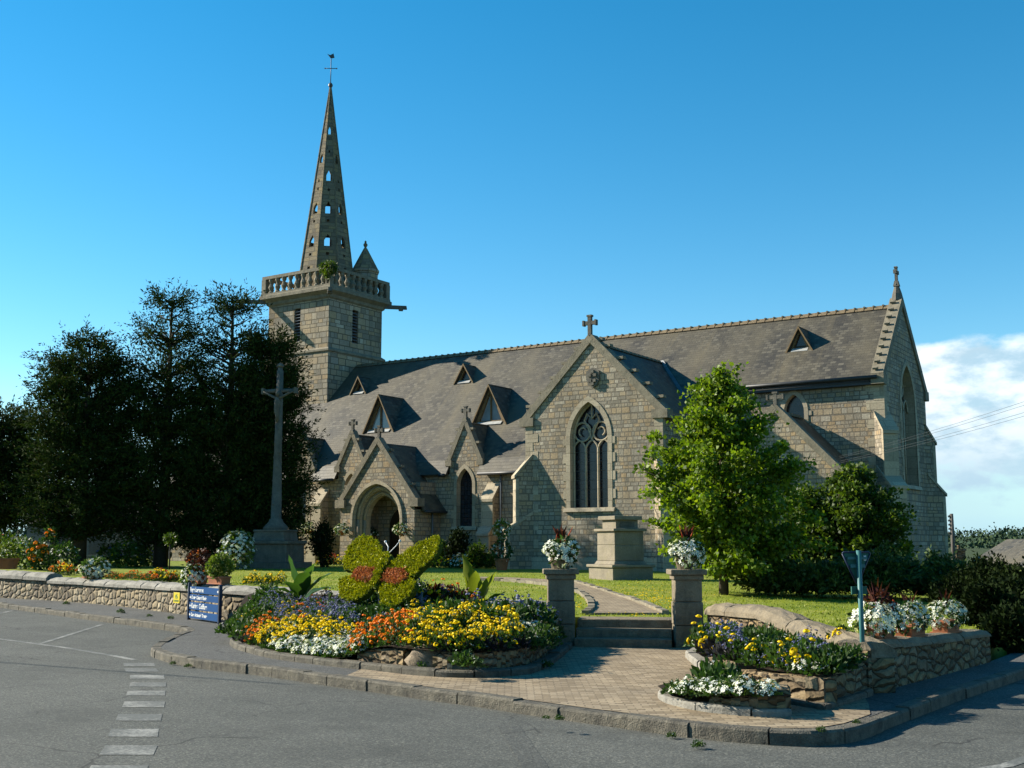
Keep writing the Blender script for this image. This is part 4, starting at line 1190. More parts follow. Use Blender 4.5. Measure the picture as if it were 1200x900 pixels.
mb = MB(); mb.panel((0, Y0 + .14, 0), (1, 0, 0), (0, 0, 1), SL2); mb.build('window', M['glass'], tw)
mb = MB(); mb.box(X0 - .28, X1 + .28, Y0 - .28, Y1 + .28, 16.82, 17.0)
mb = MB()
for a, b, c_, d_ in ((X0 - .3, X1 + .3, Y0 - .3, Y0 - .02), (X0 - .3, X1 + .3, Y1 + .02, Y1 + .3)): mb.box(a, b, c_, d_, 16.78, 16.96)
for a, b in ((X0 - .3, X0 - .02), (X1 + .02, X1 + .3)): mb.box(a, b, Y0 - .02, Y1 + .02, 16.78, 16.96)
for a in (X0 - .16, X1 + .16):
    for b in (Y0 - .16, Y1 + .16): mb.box(a - .16, a + .16, b - .16, b + .16, 15.95, 16.775)
bal = mb.build('balustrade', M['coping'], CH)
mb = MB(); mb.lathe((0, 0, 15.95), [(.14, 0), (.14, .08), (.085, .14), (.165, .34), (.085, .54), (.08, .6), (.14, .72), (.14, .83)], 8)
b0 = mb.build('baluster', M['coping'], bal); first = True
def put_bal(x, y):
    global first
    if first: b0.location = b0.location + Vector((x, y, 0)); first = False; return
    c = b0.copy(); COL.objects.link(c); c.parent = bal; c.location = Vector((x, y, 0))
nb = 9
for k in range(nb):
    t = (k + .5) / nb
    x = X0 + .05 + (X1 - X0 - .1) * t; y = Y0 + .05 + (Y1 - Y0 - .1) * t
    put_bal(x, Y0 - .16); put_bal(x, Y1 + .16); put_bal(X0 - .16, y); put_bal(X1 + .16, y)
for sx, sy in ((-1, -1), (1, 1), (1, -1), (-1, 1)):
    cx = X1 if sx > 0 else X0; cy = Y1 if sy > 0 else Y0
    d_ = np.array((sx, sy, 0)) / math.sqrt(2); q = np.array((-d_[1], d_[0], 0))
    L = (1.3 if sx < 0 else .85) if sx == sy else .45
    mb = MB(); mb.obox(np.array((cx, cy, 15.5)) + d_ * (.3 + L / 2), d_ * (L / 2 + .3), q * .11, (0, 0, .1), 0, .95); mb.obox(np.array((cx, cy, 15.42)) + d_ * (.25 + L), d_ * .12, q * .13, (0, 0, .11)); mb.build('gargoyle', M['darkstone'], tw)
# spire with real openings
SXc, SYc = -44.8, 48.2
def apo(z): return (28.95 - z) * .1262
mb = MB()
for k in range(8):
    q = math.pi / 4 * k
    nx, ny = math.cos(q), math.sin(q)
    U = np.array((-ny, nx, 0)); zb, zt = 15.9, 28.75
    A = np.array((SXc + nx * apo(zb), SYc + ny * apo(zb), zb)); B = np.array((SXc + nx * apo(zt), SYc + ny * apo(zt), zt))
    Vv = B - A; L = np.linalg.norm(Vv); Vv /= L
    hw = lambda z: apo(z) * math.tan(math.pi / 8)
    hl = []
    lst = ((19.0, .20, .78), (21.0, .175, .76), (23.0, .145, .72), (25.85, .085, .56)) if k % 2 else ((19.0, .18, .72), (21.0, .16, .70), (24.1, .11, .62))
    lift = 1.0 if k in (2, 3, 4) else 0.0
    for z, w_, h_ in lst:
        if lift: z += 2 * apo(z) * .29; h_ *= 1.15; w_ = min(w_, hw(z + h_ / 2) * .7)
        s0 = (z - h_ / 2 - zb) / (zt - zb) * L
        hl.append([(-w_, s0), (w_, s0), (w_, s0 + h_ * .55), (0, s0 + h_), (-w_, s0 + h_ * .55)])
    for z in ((17.3, 18.1, 20.1, 22.0, 24.4) if k % 2 else (17.3, 18.1, 20.1, 22.1, 22.6)):
        s0 = (z - zb) / (zt - zb) * L; w_ = hw(z) * .16; hl.append([(-w_, s0), (w_, s0), (w_, s0 + .16), (-w_, s0 + .16)])
    mb.panel(A, U, Vv, [(-hw(zb), 0), (hw(zb), 0), (hw(zt), L), (-hw(zt), L)], hl, .14, 0, 0, back=False)
    Ai = A - np.cross(U, Vv) * .14
    k2 = (apo(zb) - .14) / apo(zb)
    mb.panel(Ai, -U, Vv, [(-hw(zb) * k2, 0), (hw(zb) * k2, 0), (hw(zt) * .5, L - .6), (-hw(zt) * .5, L - .6)], hl, 0.001, 0, 0)
    e0 = np.array((math.cos(q + math.pi / 8), math.sin(q + math.pi / 8), 0)) / math.cos(math.pi / 8)
    c0 = np.array((SXc, SYc, 0))
    mb.tube([c0 + e0 * apo(zb) + np.array((0, 0, zb)), c0 + e0 * apo(zt) + np.array((0, 0, zt))], [.055, .03], 5, smooth=False)
sp = mb.build('spire', M['spire'], CH)
mb = MB(); mb.lathe((SXc, SYc, 28.6), [(.07, 0), (.13, .1), (.13, .2), (.06, .3)], 8)
mb.tube([(SXc, SYc, 28.8), (SXc, SYc, 30.4)], .025, 6); mb.tube([(SXc - .28, SYc - .2, 29.8), (SXc + .28, SYc + .2, 29.8)], .022, 6)
for s_ in (-1, 1): mb.lathe((SXc + s_ * .28, SYc + s_ * .2, 29.8), [(.01, -.05), (.05, 0), (.01, .05)], 6)
f_ = mb.build('spire_finial', M['iron'], sp)
mb = MB(); mb.prism([(SXc - .02, SYc, 30.42), (SXc + .18, SYc + .1, 30.45), (SXc + .12, SYc + .07, 30.72), (SXc - .05, SYc - .03, 30.62), (SXc - .2, SYc - .12, 30.7)], (.02, -.03, 0)); mb.build('weathercock', M['iron'], f_)
mb = MB(); mb.lathe((-43.2, 49.75, 15.85), [(.78, 0), (.78, 1.55), (.86, 1.6), (.86, 1.72), (.76, 1.75)], 8, rot=math.pi / 8); mb.build('turret', M['tower'], CH)
mb = MB(); mb.lathe((-43.2, 49.75, 17.58), [(.82, 0), (.12, 1.32), (.08, 1.36)], 8, rot=math.pi / 8); mb.lathe((-43.2, 49.75, 18.9), [(.09, 0), (.06, .1), (.12, .2), (.12, .28), (.05, .36), (.07, .42), (.02, .5)], 8); mb.build('turret_roof', M['spire'], CH)

# ------------------------------------------------------------------ walls, gate, steps
def wall_line(name, label, cat, front, thick, z0, ztop, mats, cap=True, capw=.08, caph=.15, capround=True, group=None):
    """free-standing stone wall: front line (2D, wall lies to its left), ztop per point"""
    P = [np.array(p, float) for p in front]
    base = P[len(P) // 2]
    t = thing(name, label, cat, (base[0], base[1], z0), group)
    B = offset_line(P, thick)
    mb = MB(); n = len(P); V = []
    for i in range(n):
        V += [(P[i][0], P[i][1], z0), (P[i][0], P[i][1], ztop[i] - caph), (B[i][0], B[i][1], ztop[i] - caph), (B[i][0], B[i][1], z0)]
    F = []
    for i in range(n - 1):
        for k in range(3): F.append((i * 4 + k, i * 4 + 4 + k, i * 4 + 5 + k, i * 4 + 1 + k))
    F.append((0, 1, 2, 3)); e = (n - 1) * 4; F.append((e + 3, e + 2, e + 1, e))
    mb.add(V, F); mb.build('masonry', mats[0], t)
    if cap:
        mc = MB(); A = offset_line(P, -capw); C = offset_line(P, thick + capw)
        L = sum(np.linalg.norm(P[i + 1] - P[i]) for i in range(n - 1))
        for i in range(n - 1):
            seg = np.linalg.norm(P[i + 1] - P[i]); m = max(1, int(round(seg / random.uniform(1.1, 1.5))))
            for j in range(m):
                f0, f1 = j / m + .006, (j + 1) / m - .006
                jz = random.uniform(-.01, .01)
                ring_ = []
                for f in np.linspace(f0, f1, 5):
                    a = A[i] + (A[i + 1] - A[i]) * f; c = C[i] + (C[i + 1] - C[i]) * f; z = ztop[i] + (ztop[i + 1] - ztop[i]) * f + jz
                    pr = []
                    for q in range(9):
                        u = q / 8
                        hh = (math.sin(math.pi * u) ** .55 if capround else (0 if q in (0, 8) else 1))
                        p = a + (c - a) * u; jj = random.uniform(-.011, .011) + (-.018 if f in (f0, f1) else 0); pr.append((p[0] + random.uniform(-.006, .006), p[1] + random.uniform(-.006, .006), z - caph * .9 + caph * (.35 + .65 * hh) + jj))
                    pr = [(a[0], a[1], z - caph)] + pr + [(c[0], c[1], z - caph)]
                    ring_.append(pr)
                k = len(ring_[0]); F = [(q, q + 1, k + q + 1, k + q)[::-1] for q in range(k - 1)] + [(k - 1, 0, k, 2 * k - 1)[::-1], tuple(range(k)), tuple(range(2 * k - 1, k - 1, -1))]
                nr_ = len(ring_)
                F = [(s5 * k + q, s5 * k + q + 1, (s5 + 1) * k + q + 1, (s5 + 1) * k + q)[::-1] for s5 in range(nr_ - 1) for q in range(k - 1)]
                F += [(s5 * k + k - 1, s5 * k, (s5 + 1) * k, (s5 + 1) * k + k - 1)[::-1] for s5 in range(nr_ - 1)] + [tuple(range(k)), tuple(range(nr_ * k - 1, (nr_ - 1) * k - 1, -1))]
                mc.add([p for r5 in ring_ for p in r5], F, 0, False)
        mc.build('coping', mats[1], t)
    return t
def wl(i, j): return WALL_L[i:j]
wall_line('stone_wall', 'long low rubble stone wall with rounded grey coping along the left pavement', 'wall', WALL_L[3:], .42, -.05, [.80, .80, .81, .84, .88, .86, .80, .80], (M['rubble'], M['capstone']), caph=.17, capw=.06)
wall_line('stone_wall', 'higher end of the rubble wall at the left edge, its coping one step up', 'wall', WALL_L[:4], .42, -.05, [1.05, 1.0, .95, .93], (M['rubble'], M['capstone']), caph=.22)
RW0, RW1 = np.array((-7.97, 17.75)), np.array((-4.05, 13.42))
rwl = [tuple(RW0 + (RW1 - RW0) * f) for f in (.03, .2, .42, .62, .81, 1.0)]
wall_line('stone_wall', 'short stone wall with heavy coping sloping down from the right gate pillar', 'wall', rwl, .36, -.05, [.84, .88, .92, .82, .75, .68], (M['rubble_fine'], M['gatestone']), caph=.17, capw=.05)
wall_line('stone_wall', 'straight shaded stone wall with flat slab coping carrying three planters beside the right road', 'wall', [(-4.0, 13.38), (-3.8, 15.4), (-3.6, 17.98)], .38, -.05, [.69, .64, .57], (M['rubble_fine'], M['gatestone']), caph=.09, capw=.03, capround=False)
def pillar(label, px, py):
    c = np.array((px, py)); t = thing('gate_pillar', label, 'gate pillar', (px, py, .12), 'gate pillars beside the steps')
    mb = MB()
    for z0, z1, j in ((.1, .48, 0), (.487, .86, .006), (.867, 1.22, -.004)): mb.rbox(px, py, z0, z1, .225 + j, .225 + j, YAW)
    mb.rbox(px, py, .1, .3, .245, .245, YAW) if False else None
    mb.build('shaft', M['gatestone'], t, bevel=.012)
    mb = MB(); mb.rbox(px, py, 1.22, 1.30, .25, .25, YAW); mb.rbox(px, py, 1.302, 1.39, .30, .30, YAW); mb.build('cap', M['gatestone'], t, bevel=.015)
    return t
pL = np.array((-10.2, 16.9)); pR = np.array((-8.28, 17.78))
pillar('squat granite gate pillar left of the steps, beside the big flower bed', *pL)
pillar('squat granite gate pillar right of the steps, at the head of the sloping wall', *pR)
st = thing('stone_steps', 'three broad granite steps between the two gate pillars', 'steps', (-9.2, 17.4, .12))
mid = (pL + pR) / 2; dirv = (pR - pL) / np.linalg.norm(pR - pL); ang = math.atan2(dirv[1], dirv[0]); fw = np.array((-dirv[1], dirv[0]))
for k in range(3):
    mb = MB(); c = mid - fw * .30 + fw * (.28 * k + .35)
    mb.rbox(c[0], c[1], .0 if k == 0 else .124 + .14 * k - .06, .124 + .14 * (k + 1), .80, .36, ang); mb.build('step', M['gatestone'], st, bevel=.015)
# pedestal (old cross base) before the gable
t = thing('stone_pedestal', 'tall stepped granite pedestal standing on the lawn before the big window', 'pedestal', (-17.05, 31.85, .75))
r_ = rad(-30); cx, cy = -17.05, 31.85
mb = MB(); mb.rbox(cx, cy, .55, 1.10, .72, .72, r_); mb.rbox(cx, cy, 1.102, 1.19, .78, .78, r_); mb.build('plinth', M['pedestal'], t, bevel=.02)
mb = MB(); mb.rbox(cx, cy, 1.19, 1.3, .60, .60, r_, 0, .9); mb.rbox(cx, cy, 1.3, 1.78, .525, .525, r_); mb.rbox(cx, cy, 1.785, 2.2, .522, .522, r_); mb.build('shaft', M['pedestal'], t, bevel=.02)
mb = MB(); mb.rbox(cx, cy, 2.2, 2.28, .60, .60, r_); mb.rbox(cx, cy, 2.28, 2.55, .40, .40, r_); mb.rbox(cx, cy, 2.55, 2.67, .50, .50, r_); mb.build('capstone', M['pedestal'], t, bevel=.015)
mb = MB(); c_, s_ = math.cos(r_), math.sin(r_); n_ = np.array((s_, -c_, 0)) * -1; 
fn = np.array((math.cos(r_), math.sin(r_), 0)); mb.obox(np.array((cx, cy, 2.415)) + fn * .402, np.array((-fn[1], fn[0], 0)) * .26, (0, 0, .08), fn * .012); mb.build('recess_shade_slab', M['darkstone'], t)  # dark slab on the face, its colour standing in for a hollow's shade
# calvary
cx, cy = -33.42, 33.37; r_ = rad(20); ax = np.array((math.cos(r_), math.sin(r_), 0)); nf = np.array((math.sin(r_), -math.cos(r_), 0))
t = thing('calvary_cross', 'tall knobbed granite calvary cross with a carved figure, on a stepped base', 'calvary cross', (cx, cy, .86))
mb = MB(); mb.rbox(cx, cy, .6, 1.10, 1.12, 1.12, r_); mb.rbox(cx, cy, 1.10, 1.82, .88, .88, r_, 0, .98); mb.rbox(cx, cy, 1.82, 1.95, .95, .95, r_); mb.rbox(cx, cy, 1.95, 2.3, .68, .68, r_, 0, .92)
mb.rbox(cx, cy, 2.3, 2.38, .66, .66, r_); mb.build('base', M['calvary'], t, bevel=.02)
mb = MB(); mb.lathe((cx, cy, 2.37), [(.50, 0), (.52, .08), (.42, .2), (.3, .32), (.27, .42), (.22, .44), (.16, 3.0), (.135, 6.45)], 12, smooth=True)
rs = random.Random(4)
for k in range(26):
    z = 3.0 + k * .19; q = k * 2.4; rr_ = .17 - .0045 * k * .7
    mb.lathe((cx + rr_ * math.cos(q), cy + rr_ * math.sin(q), z), [(.03, -.07), (.065, 0), (.03, .07)], 6)
mb.build('shaft', M['calvary'], t)
mb = MB()
top = 8.95
mb.tube([(cx, cy, 7.2), (cx, cy, top)], [.125, .10], 8); mb.lathe((cx, cy, top), [(.12, 0), (.16, .05), (.1, .14), (.03, .18)], 8)
for s_ in (-1, 1):
    c0 = np.array((cx, cy, 7.98)); mb.tube([c0, c0 + ax * s_ * .70], [.095, .08], 8); mb.obox(c0 + ax * s_ * .71, ax * .05, nf * .12, (0, 0, .12))
mb.build('cross_head', M['calvary'], t)
mb = MB(); c0 = np.array((cx, cy, -.3)) + nf * .17
def q3(a, z, o=0.0): return c0 + ax * a + nf * o + np.array((0, 0, z))
mb.tube([q3(0, 7.0, 0), q3(.03, 7.25, .07), q3(-.02, 7.5, .05), q3(0, 7.65, .03), q3(0, 7.85, .03), q3(0, 8.0, .02)], [.05, .075, .10, .12, .13, .07], 8)
for s_ in (-1, 1): mb.tube([q3(0, 7.95, .02), q3(s_ * .25, 8.05, 0), q3(s_ * .45, 8.15, -.03), q3(s_ * .66, 8.24, -.05)], [.06, .055, .045, .04], 6)
mb.lathe(q3(.03, 8.02, .08), [(.03, 0), (.085, .08), (.09, .15), (.05, .23)], 8, smooth=True)
mb.build('carved_figure', M['calvary'], t)

# ------------------------------------------------------------------ signs
def text(body, size, O, U, V, N, mat, parent, align='LEFT', name='lettering', sx=1.0, bold=.0):
    cu = bpy.data.curves.new(name, 'FONT'); cu.body = body; cu.size = size; cu.align_x = align; cu.align_y = 'CENTER'; cu.extrude = .0; cu.offset = bold
    o = bpy.data.objects.new(name, cu); COL.objects.link(o)
    me = bpy.data.meshes.new_from_object(o.evaluated_get(bpy.context.evaluated_depsgraph_get()))
    bpy.data.objects.remove(o)
    O, U, V, N = (np.array(a, float) for a in (O, U, V, N))
    root = parent
    while root.parent is not None: root = root.parent
    o0 = ORIG.get(root.name, np.zeros(3))
    co = np.empty(len(me.vertices) * 3); me.vertices.foreach_get('co', co); co = co.reshape(-1, 3)
    W = O + U * co[:, :1] * sx + V * co[:, 1:2] + N * (.003) - o0
    me.vertices.foreach_set('co', W.ravel()); me.materials.clear(); me.materials.append(mat); me.update()
    ob = bpy.data.objects.new(name, me); COL.objects.link(ob); ob.parent = parent
    return ob
A = at_z(221, 726, .12); B = at_z(257, 731.5, .12)
U = B - A; U[2] = 0; Ls = np.linalg.norm(U); U /= Ls; N_ = np.array((U[1], -U[0], 0)); Z = np.array((0, 0, 1.0))
A = A.copy(); A[2] = .12
t = thing('direction_sign', 'dark blue four-panel direction sign between two navy posts before the wall', 'sign', tuple((A + B) / 2))
H_ = .76
for s_ in (0, 1):
    mb = MB(); c = A + U * (Ls * s_); mb.obox(c + Z * (H_ + .04) / 2, U * .035, N_ * .035, Z * (H_ + .04) / 2); mb.lathe((c[0], c[1], .12 + H_ + .04), [(.045, 0), (.045, .015), (.01, .03)], 8); mb.build('post', M['navy'], t, bevel=.006)
ph = [(.60, .145), (.435, .135), (.235, .165), (.045, .155)]
txt = [("Foyer Logement", .125, .02, "\u2192"), ("Centre Culturel l'Ecole", .10, .12, "\u2190"), ("Karine  Coiffure", .15, .12, "\u2190"), ("Zone Artisanale Theatre", .10, .12, "\u2190")]
def arrow(mb, O, s_):
    P = [(0, 0), (.045, .04), (.045, .014), (.09, .014), (.09, -.014), (.045, -.014), (.045, -.04)]
    mb.poly([O + U * a * s_ + Z * b + N_ * .004 for a, b in (P if s_ > 0 else P[::-1])])
for (z, h), (s, sz, x, ar) in zip(ph, txt):
    mb = MB(); mb.obox(A + U * Ls / 2 + Z * (z + h / 2), U * (Ls / 2 - .037), N_ * .012, Z * h / 2); p = mb.build('sign_panel', M['signblue'], t, bevel=.003)
    O = A + U * (x + .06) + Z * (z + h / 2) + N_ * .0125
    avail = Ls - .12 - x - (.12 if ar == "\u2192" else 0); est = len(s) * sz * .52
    text(s, sz, O, U, Z, N_, M['signwhite'], p, sx=min(1.0, avail / est), bold=.004)
    mb = MB()
    if ar == "\u2192": arrow(mb, A + U * (Ls - .06) + Z * (z + h / 2) + N_ * .0125, -1)
    else: arrow(mb, A + U * .06 + Z * (z + h / 2) + N_ * .0125, 1)
    mb.build('arrow', M['signwhite'], p)
# yellow plate on the wall
def wall_front(px, py_):
    """point on the left wall's front face"""
    best = None
    r = _ray(px, py_)
    for i in range(3, len(WALL_L) - 1):
        a = np.array(WALL_L[i]); b = np.array(WALL_L[i + 1]); d = b - a
        det = r[0] * -d[1] + r[1] * d[0]
        if abs(det) < 1e-9: continue
        tt = (a[0] * -d[1] + a[1] * d[0]) / det; s_ = (r[0] * a[1] - r[1] * a[0]) / det
        if tt > 0 and -.001 <= (-s_) <= 1.001: return EYE + r * tt, d / np.linalg.norm(d)
        if tt > 0 and -.001 <= s_ <= 1.001: best = (EYE + r * tt, d / np.linalg.norm(d))
    return best
c, d2 = wall_front(208.5, 700.5); uw = np.array((d2[0], d2[1], 0)); nw = np.array((uw[1], -uw[0], 0))
t = thing('wall_plate', 'small yellow notice plate fixed to the rubble wall beside the blue sign', 'sign', tuple(c))
mb = MB(); mb.obox(c + nw * .03, uw * .145, nw * .008, Z * .125); p = mb.build('plate', M['signyellow'], t, bevel=.003)
mb = MB()
for a, b, w_, h_ in ((-.02, .05, .035, .02), (.015, .075, .012, .02), (-.045, .02, .02, .012), (.03, .02, .03, .016), (0, -.01, .05, .008)): mb.obox(c + nw * .0395 + uw * a + Z * b, uw * w_, nw * .001, Z * h_)
mb.build('emblem', M['signgreen'], p)
mb = MB(); 
for k in range(6): mb.obox(c + nw * .0395 + uw * (-.09 + k * .036) + Z * -.07, uw * .012, nw * .001, Z * .022)
mb.build('printed_line', M['signgreen'], p)
# give way sign seen from behind
c = at_d(1010.5, 751, 13.5); c[2] = .12
t = thing('give_way_sign', 'back of a green-grey triangular give-way sign on a teal post by the right wall', 'sign', tuple(c))
top_ = at_d(1012, 647, 13.5)[2]
mb = MB(); mb.tube([c, np.array((c[0], c[1], top_ + .02))], .028, 10); mb.build('post', M['teal'], t)
sa = YAW + rad(22); us = np.array((math.cos(sa), math.sin(sa), 0)); ns = np.array((-us[1], us[0], 0))
tri = [(-.195, 0), (-.18, .018), (.18, .018), (.195, 0), (.016, -.335), (-.016, -.335)]
O = np.array((c[0], c[1], top_ - .02)) + ns * .045
mb = MB(); mb.prism([O + us * a + Z * b for a, b in tri], ns * .012); pl = mb.build('triangle_plate', M['signback'], t)
mb = MB()
for i in range(6):
    a, b = tri[i], tri[(i + 1) % 6]; mb.tube([O + us * a[0] + Z * a[1], O + us * b[0] + Z * b[1]], .012, 6)
mb.build('rim', M['navy'], pl)
mb = MB(); mb.obox(O + us * .0 + Z * -.14 + ns * -.012, us * .10, ns * .012, Z * .02); mb.obox(O + Z * -.05 - ns * .012, us * .14, ns * .012, Z * .015); mb.build('clamp', M['teal'], t)
mb = MB(); mb.obox(O + us * .02 + Z * -.42 + ns * .0, us * .11, ns * .008, Z * .045); mb.build('lower_plate', M['signback'], t)
mb = MB(); mb.obox(O + us * .12 + Z * -.05 - ns * .003, us * .018, ns * .002, Z * .03); mb.build('sticker', M['signwhite'], pl)

# ------------------------------------------------------------------ far buildings, pole, wires
def hz(x, y): return base_z(x, y)
a = at_d(30, 650, 74); b = at_d(205, 650, 74)
hc = (a + b) / 2; u = b - a; u[2] = 0; hl = np.linalg.norm(u) / 2; u /= np.linalg.norm(u); v = np.array((-u[1], u[0], 0))
t = thing('stone_house', 'low stone house with a slate roof and skylight behind the dark yews', 'house', (hc[0], hc[1], .8))
c0 = np.array((hc[0], hc[1], 0)) + v * 3.5
mb = MB(); mb.obox(c0 + Z * 1.7, u * hl, v * 3.5, Z * 1.5); mb.build('wall', M['plaster'], t)
mb = MB(); P = [c0 - u * (hl + .3) - v * 3.8 + Z * 3.1, c0 - u * (hl + .3) + Z * 5.6, c0 - u * (hl + .3) + v * 3.8 + Z * 3.1]; mb.prism(P, u * (2 * hl + .6)); rf = mb.build('roof', M['slate'], t)
sk = at_d(52, 609, 73); k0 = c0 + u * ((sk - c0) @ u) - v * 3.3 + Z * 3.55
mb = MB(); mb.obox(k0 + np.array((0, 0, .1)), u * .55, v * .5 + Z * .33, np.array((0, 0, .05)) - v * .03); mb.build('skylight', M['pane'], rf)
for f in (-.55, -.05, .5):
    mb = MB(); mb.obox(c0 + u * hl * f - v * 3.52 + Z * 1.75, u * .5, v * .03, Z * .62); w_ = mb.build('window', M['glass'], t)
    mb = MB(); mb.obox(c0 + u * hl * f - v * 3.53 + Z * 2.42, u * .65, v * .05, Z * .08); mb.obox(c0 + u * hl * f - v * 3.53 + Z * 1.1, u * .65, v * .06, Z * .05); mb.build('window_surround', M['dressed'], w_)
mb = MB(); mb.tube([c0 + u * hl * .72 - v * 3.56 + Z * 3.1, c0 + u * hl * .72 - v * 3.56 + Z * .6], .05, 6); mb.build('downpipe', M['gutter'], t)
# roof and chimneys down the slope at the right
hc = at_d(1240, 650, 62); bz = base_z(hc[0], hc[1]); u = RV.copy(); v = FH.copy()
t = thing('slate_roofed_house', 'pale house with a grey slate roof half hidden behind the dark hedge at the right', 'house', (hc[0], hc[1], bz))
c0 = np.array((hc[0], hc[1], 0)); hl = 2.7
mb = MB(); mb.obox(c0 + Z * (bz + .5) / 2, v * 6, u * hl, Z * (.5 - bz) / 2)
P = [c0 - u * hl - v * 6 + Z * .5, c0 + Z * 2.0 - v * 6, c0 + u * hl - v * 6 + Z * .5]; mb.prism(P, v * 12); mb.build('wall', M['white_trim'], t)
mb = MB()
for s_ in (-1, 1): roofslab(mb, c0 - v * 6.3 + Z * 2.1, c0 + v * 6.3 + Z * 2.1, c0 + u * s_ * (hl + .3) + v * 6.3 + Z * .35, c0 + u * s_ * (hl + .3) - v * 6.3 + Z * .35, .15)
mb.build('roof', M['slate'], t)
hc = at_d(1143, 650, 66); c0 = np.array((hc[0], hc[1], 0)); bz = base_z(hc[0], hc[1])
t = thing('stone_house', 'house below the hedge of which only a brown chimney stack shows', 'house', (hc[0], hc[1], bz))
mb = MB(); mb.obox(c0 + u * 3.5 + v * 3 + Z * (bz + 2.5 - 1.5) / 1.0, u * 4, v * 3, Z * 1.5) if False else mb.obox(c0 + u * 3 + v * 3 + Z * (bz - .5) / 2, u * 4, v * 3, Z * abs(-.5 - bz) / 2); mb.build('wall', M['plaster'], t)
mb = MB(); mb.prism([c0 - u * 1.2 - v * .2 + Z * -.5, c0 - u * 1.2 + v * 3 + Z * .55, c0 - u * 1.2 + v * 6.2 + Z * -.5], u * 8.4); rf = mb.build('roof', M['slate'], t)
mb = MB(); mb.obox(c0 + Z * .6 + v * 2.4, u * .27, v * .27, Z * .85); mb.obox(c0 + Z * 1.48 + v * 2.4, u * .32, v * .32, Z * .06); mb.lathe(tuple(c0 + Z * 1.5 + v * 2.4), [(.1, 0), (.1, .25)], 8); mb.build('chimney', M['rubble_fine'], rf)
c = at_d(1118, 660, 62); bz = base_z(c[0], c[1])
t = thing('utility_pole', 'grey utility pole with small insulators standing beyond the church corner', 'utility pole', (c[0], c[1], bz))
zt = at_d(1118, 602, 62)[2]
mb = MB(); mb.tube([(c[0], c[1], bz), (c[0], c[1], zt)], [.13, .09], 8); mb.build('pole', M['woodpole'], t)
mb = MB()
for k in range(5): mb.lathe(tuple(np.array((c[0], c[1], zt - .15 - k * .22)) - RV * .16), [(.02, -.05), (.05, 0), (.03, .06)], 6)
mb.obox(np.array((c[0], c[1], zt - .6)) - RV * .1, RV * .015, FH * .015, Z * .55); mb.build('insulator_rack', M['iron'], t)
def cable(pa, pb, sag, r, label, group=None):
    pa, pb = np.array(pa, float), np.array(pb, float)
    pts = [pa + (pb - pa) * k / 24 - Z * sag * 4 * (k / 24) * (1 - k / 24) for k in range(25)]
    mb = MB(); mb.tube(pts, r, 5); o = mb.build('overhead_cable', M['iron']); tag(o, label, 'cable', group); return o
for i, (y0, y1) in enumerate(((541, 432), (546, 449))):
    for j in (0, .10):
        cable(at_d(966, y0, 44) + Z * j * .6, at_d(1330, y1, 24) + Z * j, .12, .0045, ('upper' if i == 0 else 'lower') + ' overhead cable pair crossing the clouds right of the church' , 'cables crossing before the clouds')
h_ = 7.0; off = np.array((to_sun.x, to_sun.y)) / to_sun.z * h_
sa_, sb_ = np.array((-16.6, 10.76)), np.array((-11.42, 11.12)); dl = (sb_ - sa_) / np.linalg.norm(sb_ - sa_)
cable(np.append(sa_ + off - dl * 30, h_), np.append(sb_ + off + dl * .6, h_), .0, .022, 'overhead cable high above the road whose thin shadow crosses the asphalt')
# distant wooded hills
mb = MB(); V = []; F = []; nx = 90
for j, (r, hz_) in enumerate(((420, -14), (520, -6), (640, -1), (820, 5.5), (900, 4), (1200, -10))):
    for i in range(nx + 1):
        q = rad(-75 + 110 * i / nx)
        hgt = hz_ + (0 if j in (0, 5) else 2.2 * math.sin(i * .31 + j) + 1.4 * math.sin(i * .83 + j * 2)) * (j / 3)
        V.append((r * math.sin(q), r * math.cos(q), hgt))
for j in range(5):
    for i in range(nx): a_ = j * (nx + 1) + i; F.append((a_, a_ + 1, a_ + nx + 2, a_ + nx + 1))
mb.add(V, F, 0, True); mb.build('hills', M['hillground'], kind='structure')
HV = np.array(V)
P = []; 
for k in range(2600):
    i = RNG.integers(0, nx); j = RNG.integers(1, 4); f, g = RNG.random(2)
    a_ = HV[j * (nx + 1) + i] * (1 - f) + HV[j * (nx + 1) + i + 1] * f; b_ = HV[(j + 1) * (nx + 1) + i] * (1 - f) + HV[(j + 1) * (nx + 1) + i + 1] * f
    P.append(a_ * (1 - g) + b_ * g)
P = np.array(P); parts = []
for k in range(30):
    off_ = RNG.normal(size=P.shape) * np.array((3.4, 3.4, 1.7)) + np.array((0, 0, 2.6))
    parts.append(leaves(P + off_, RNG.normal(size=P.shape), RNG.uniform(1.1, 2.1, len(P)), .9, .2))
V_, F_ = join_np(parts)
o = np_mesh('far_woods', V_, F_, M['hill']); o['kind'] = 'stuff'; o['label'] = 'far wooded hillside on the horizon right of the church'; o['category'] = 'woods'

# ------------------------------------------------------------------ trees and shrubs
def grow_leaves(name, C, n_each, spread, size, mat, parent, up=.25, aspect=.6, out_from=None, rng=RNG, droop=0.0):
    C = np.asarray(C); P = np.repeat(C, n_each, axis=0) + rng.normal(size=(len(C) * n_each, 3)) * np.asarray(spread)
    D = rng.normal(size=P.shape) + np.array((0, 0, up))
    if out_from is not None:
        o = P - np.asarray(out_from); D = D * .8 + unit(o) * 1.0
    D[:, 2] -= droop
    V, F = leaves(P, D, rng.uniform(size[0], size[1], len(P)), aspect, .18, rng)
    return np_mesh(name, V, F, mat, parent)
def local(P, t): return np.asarray(P) - ORIG[t.name]

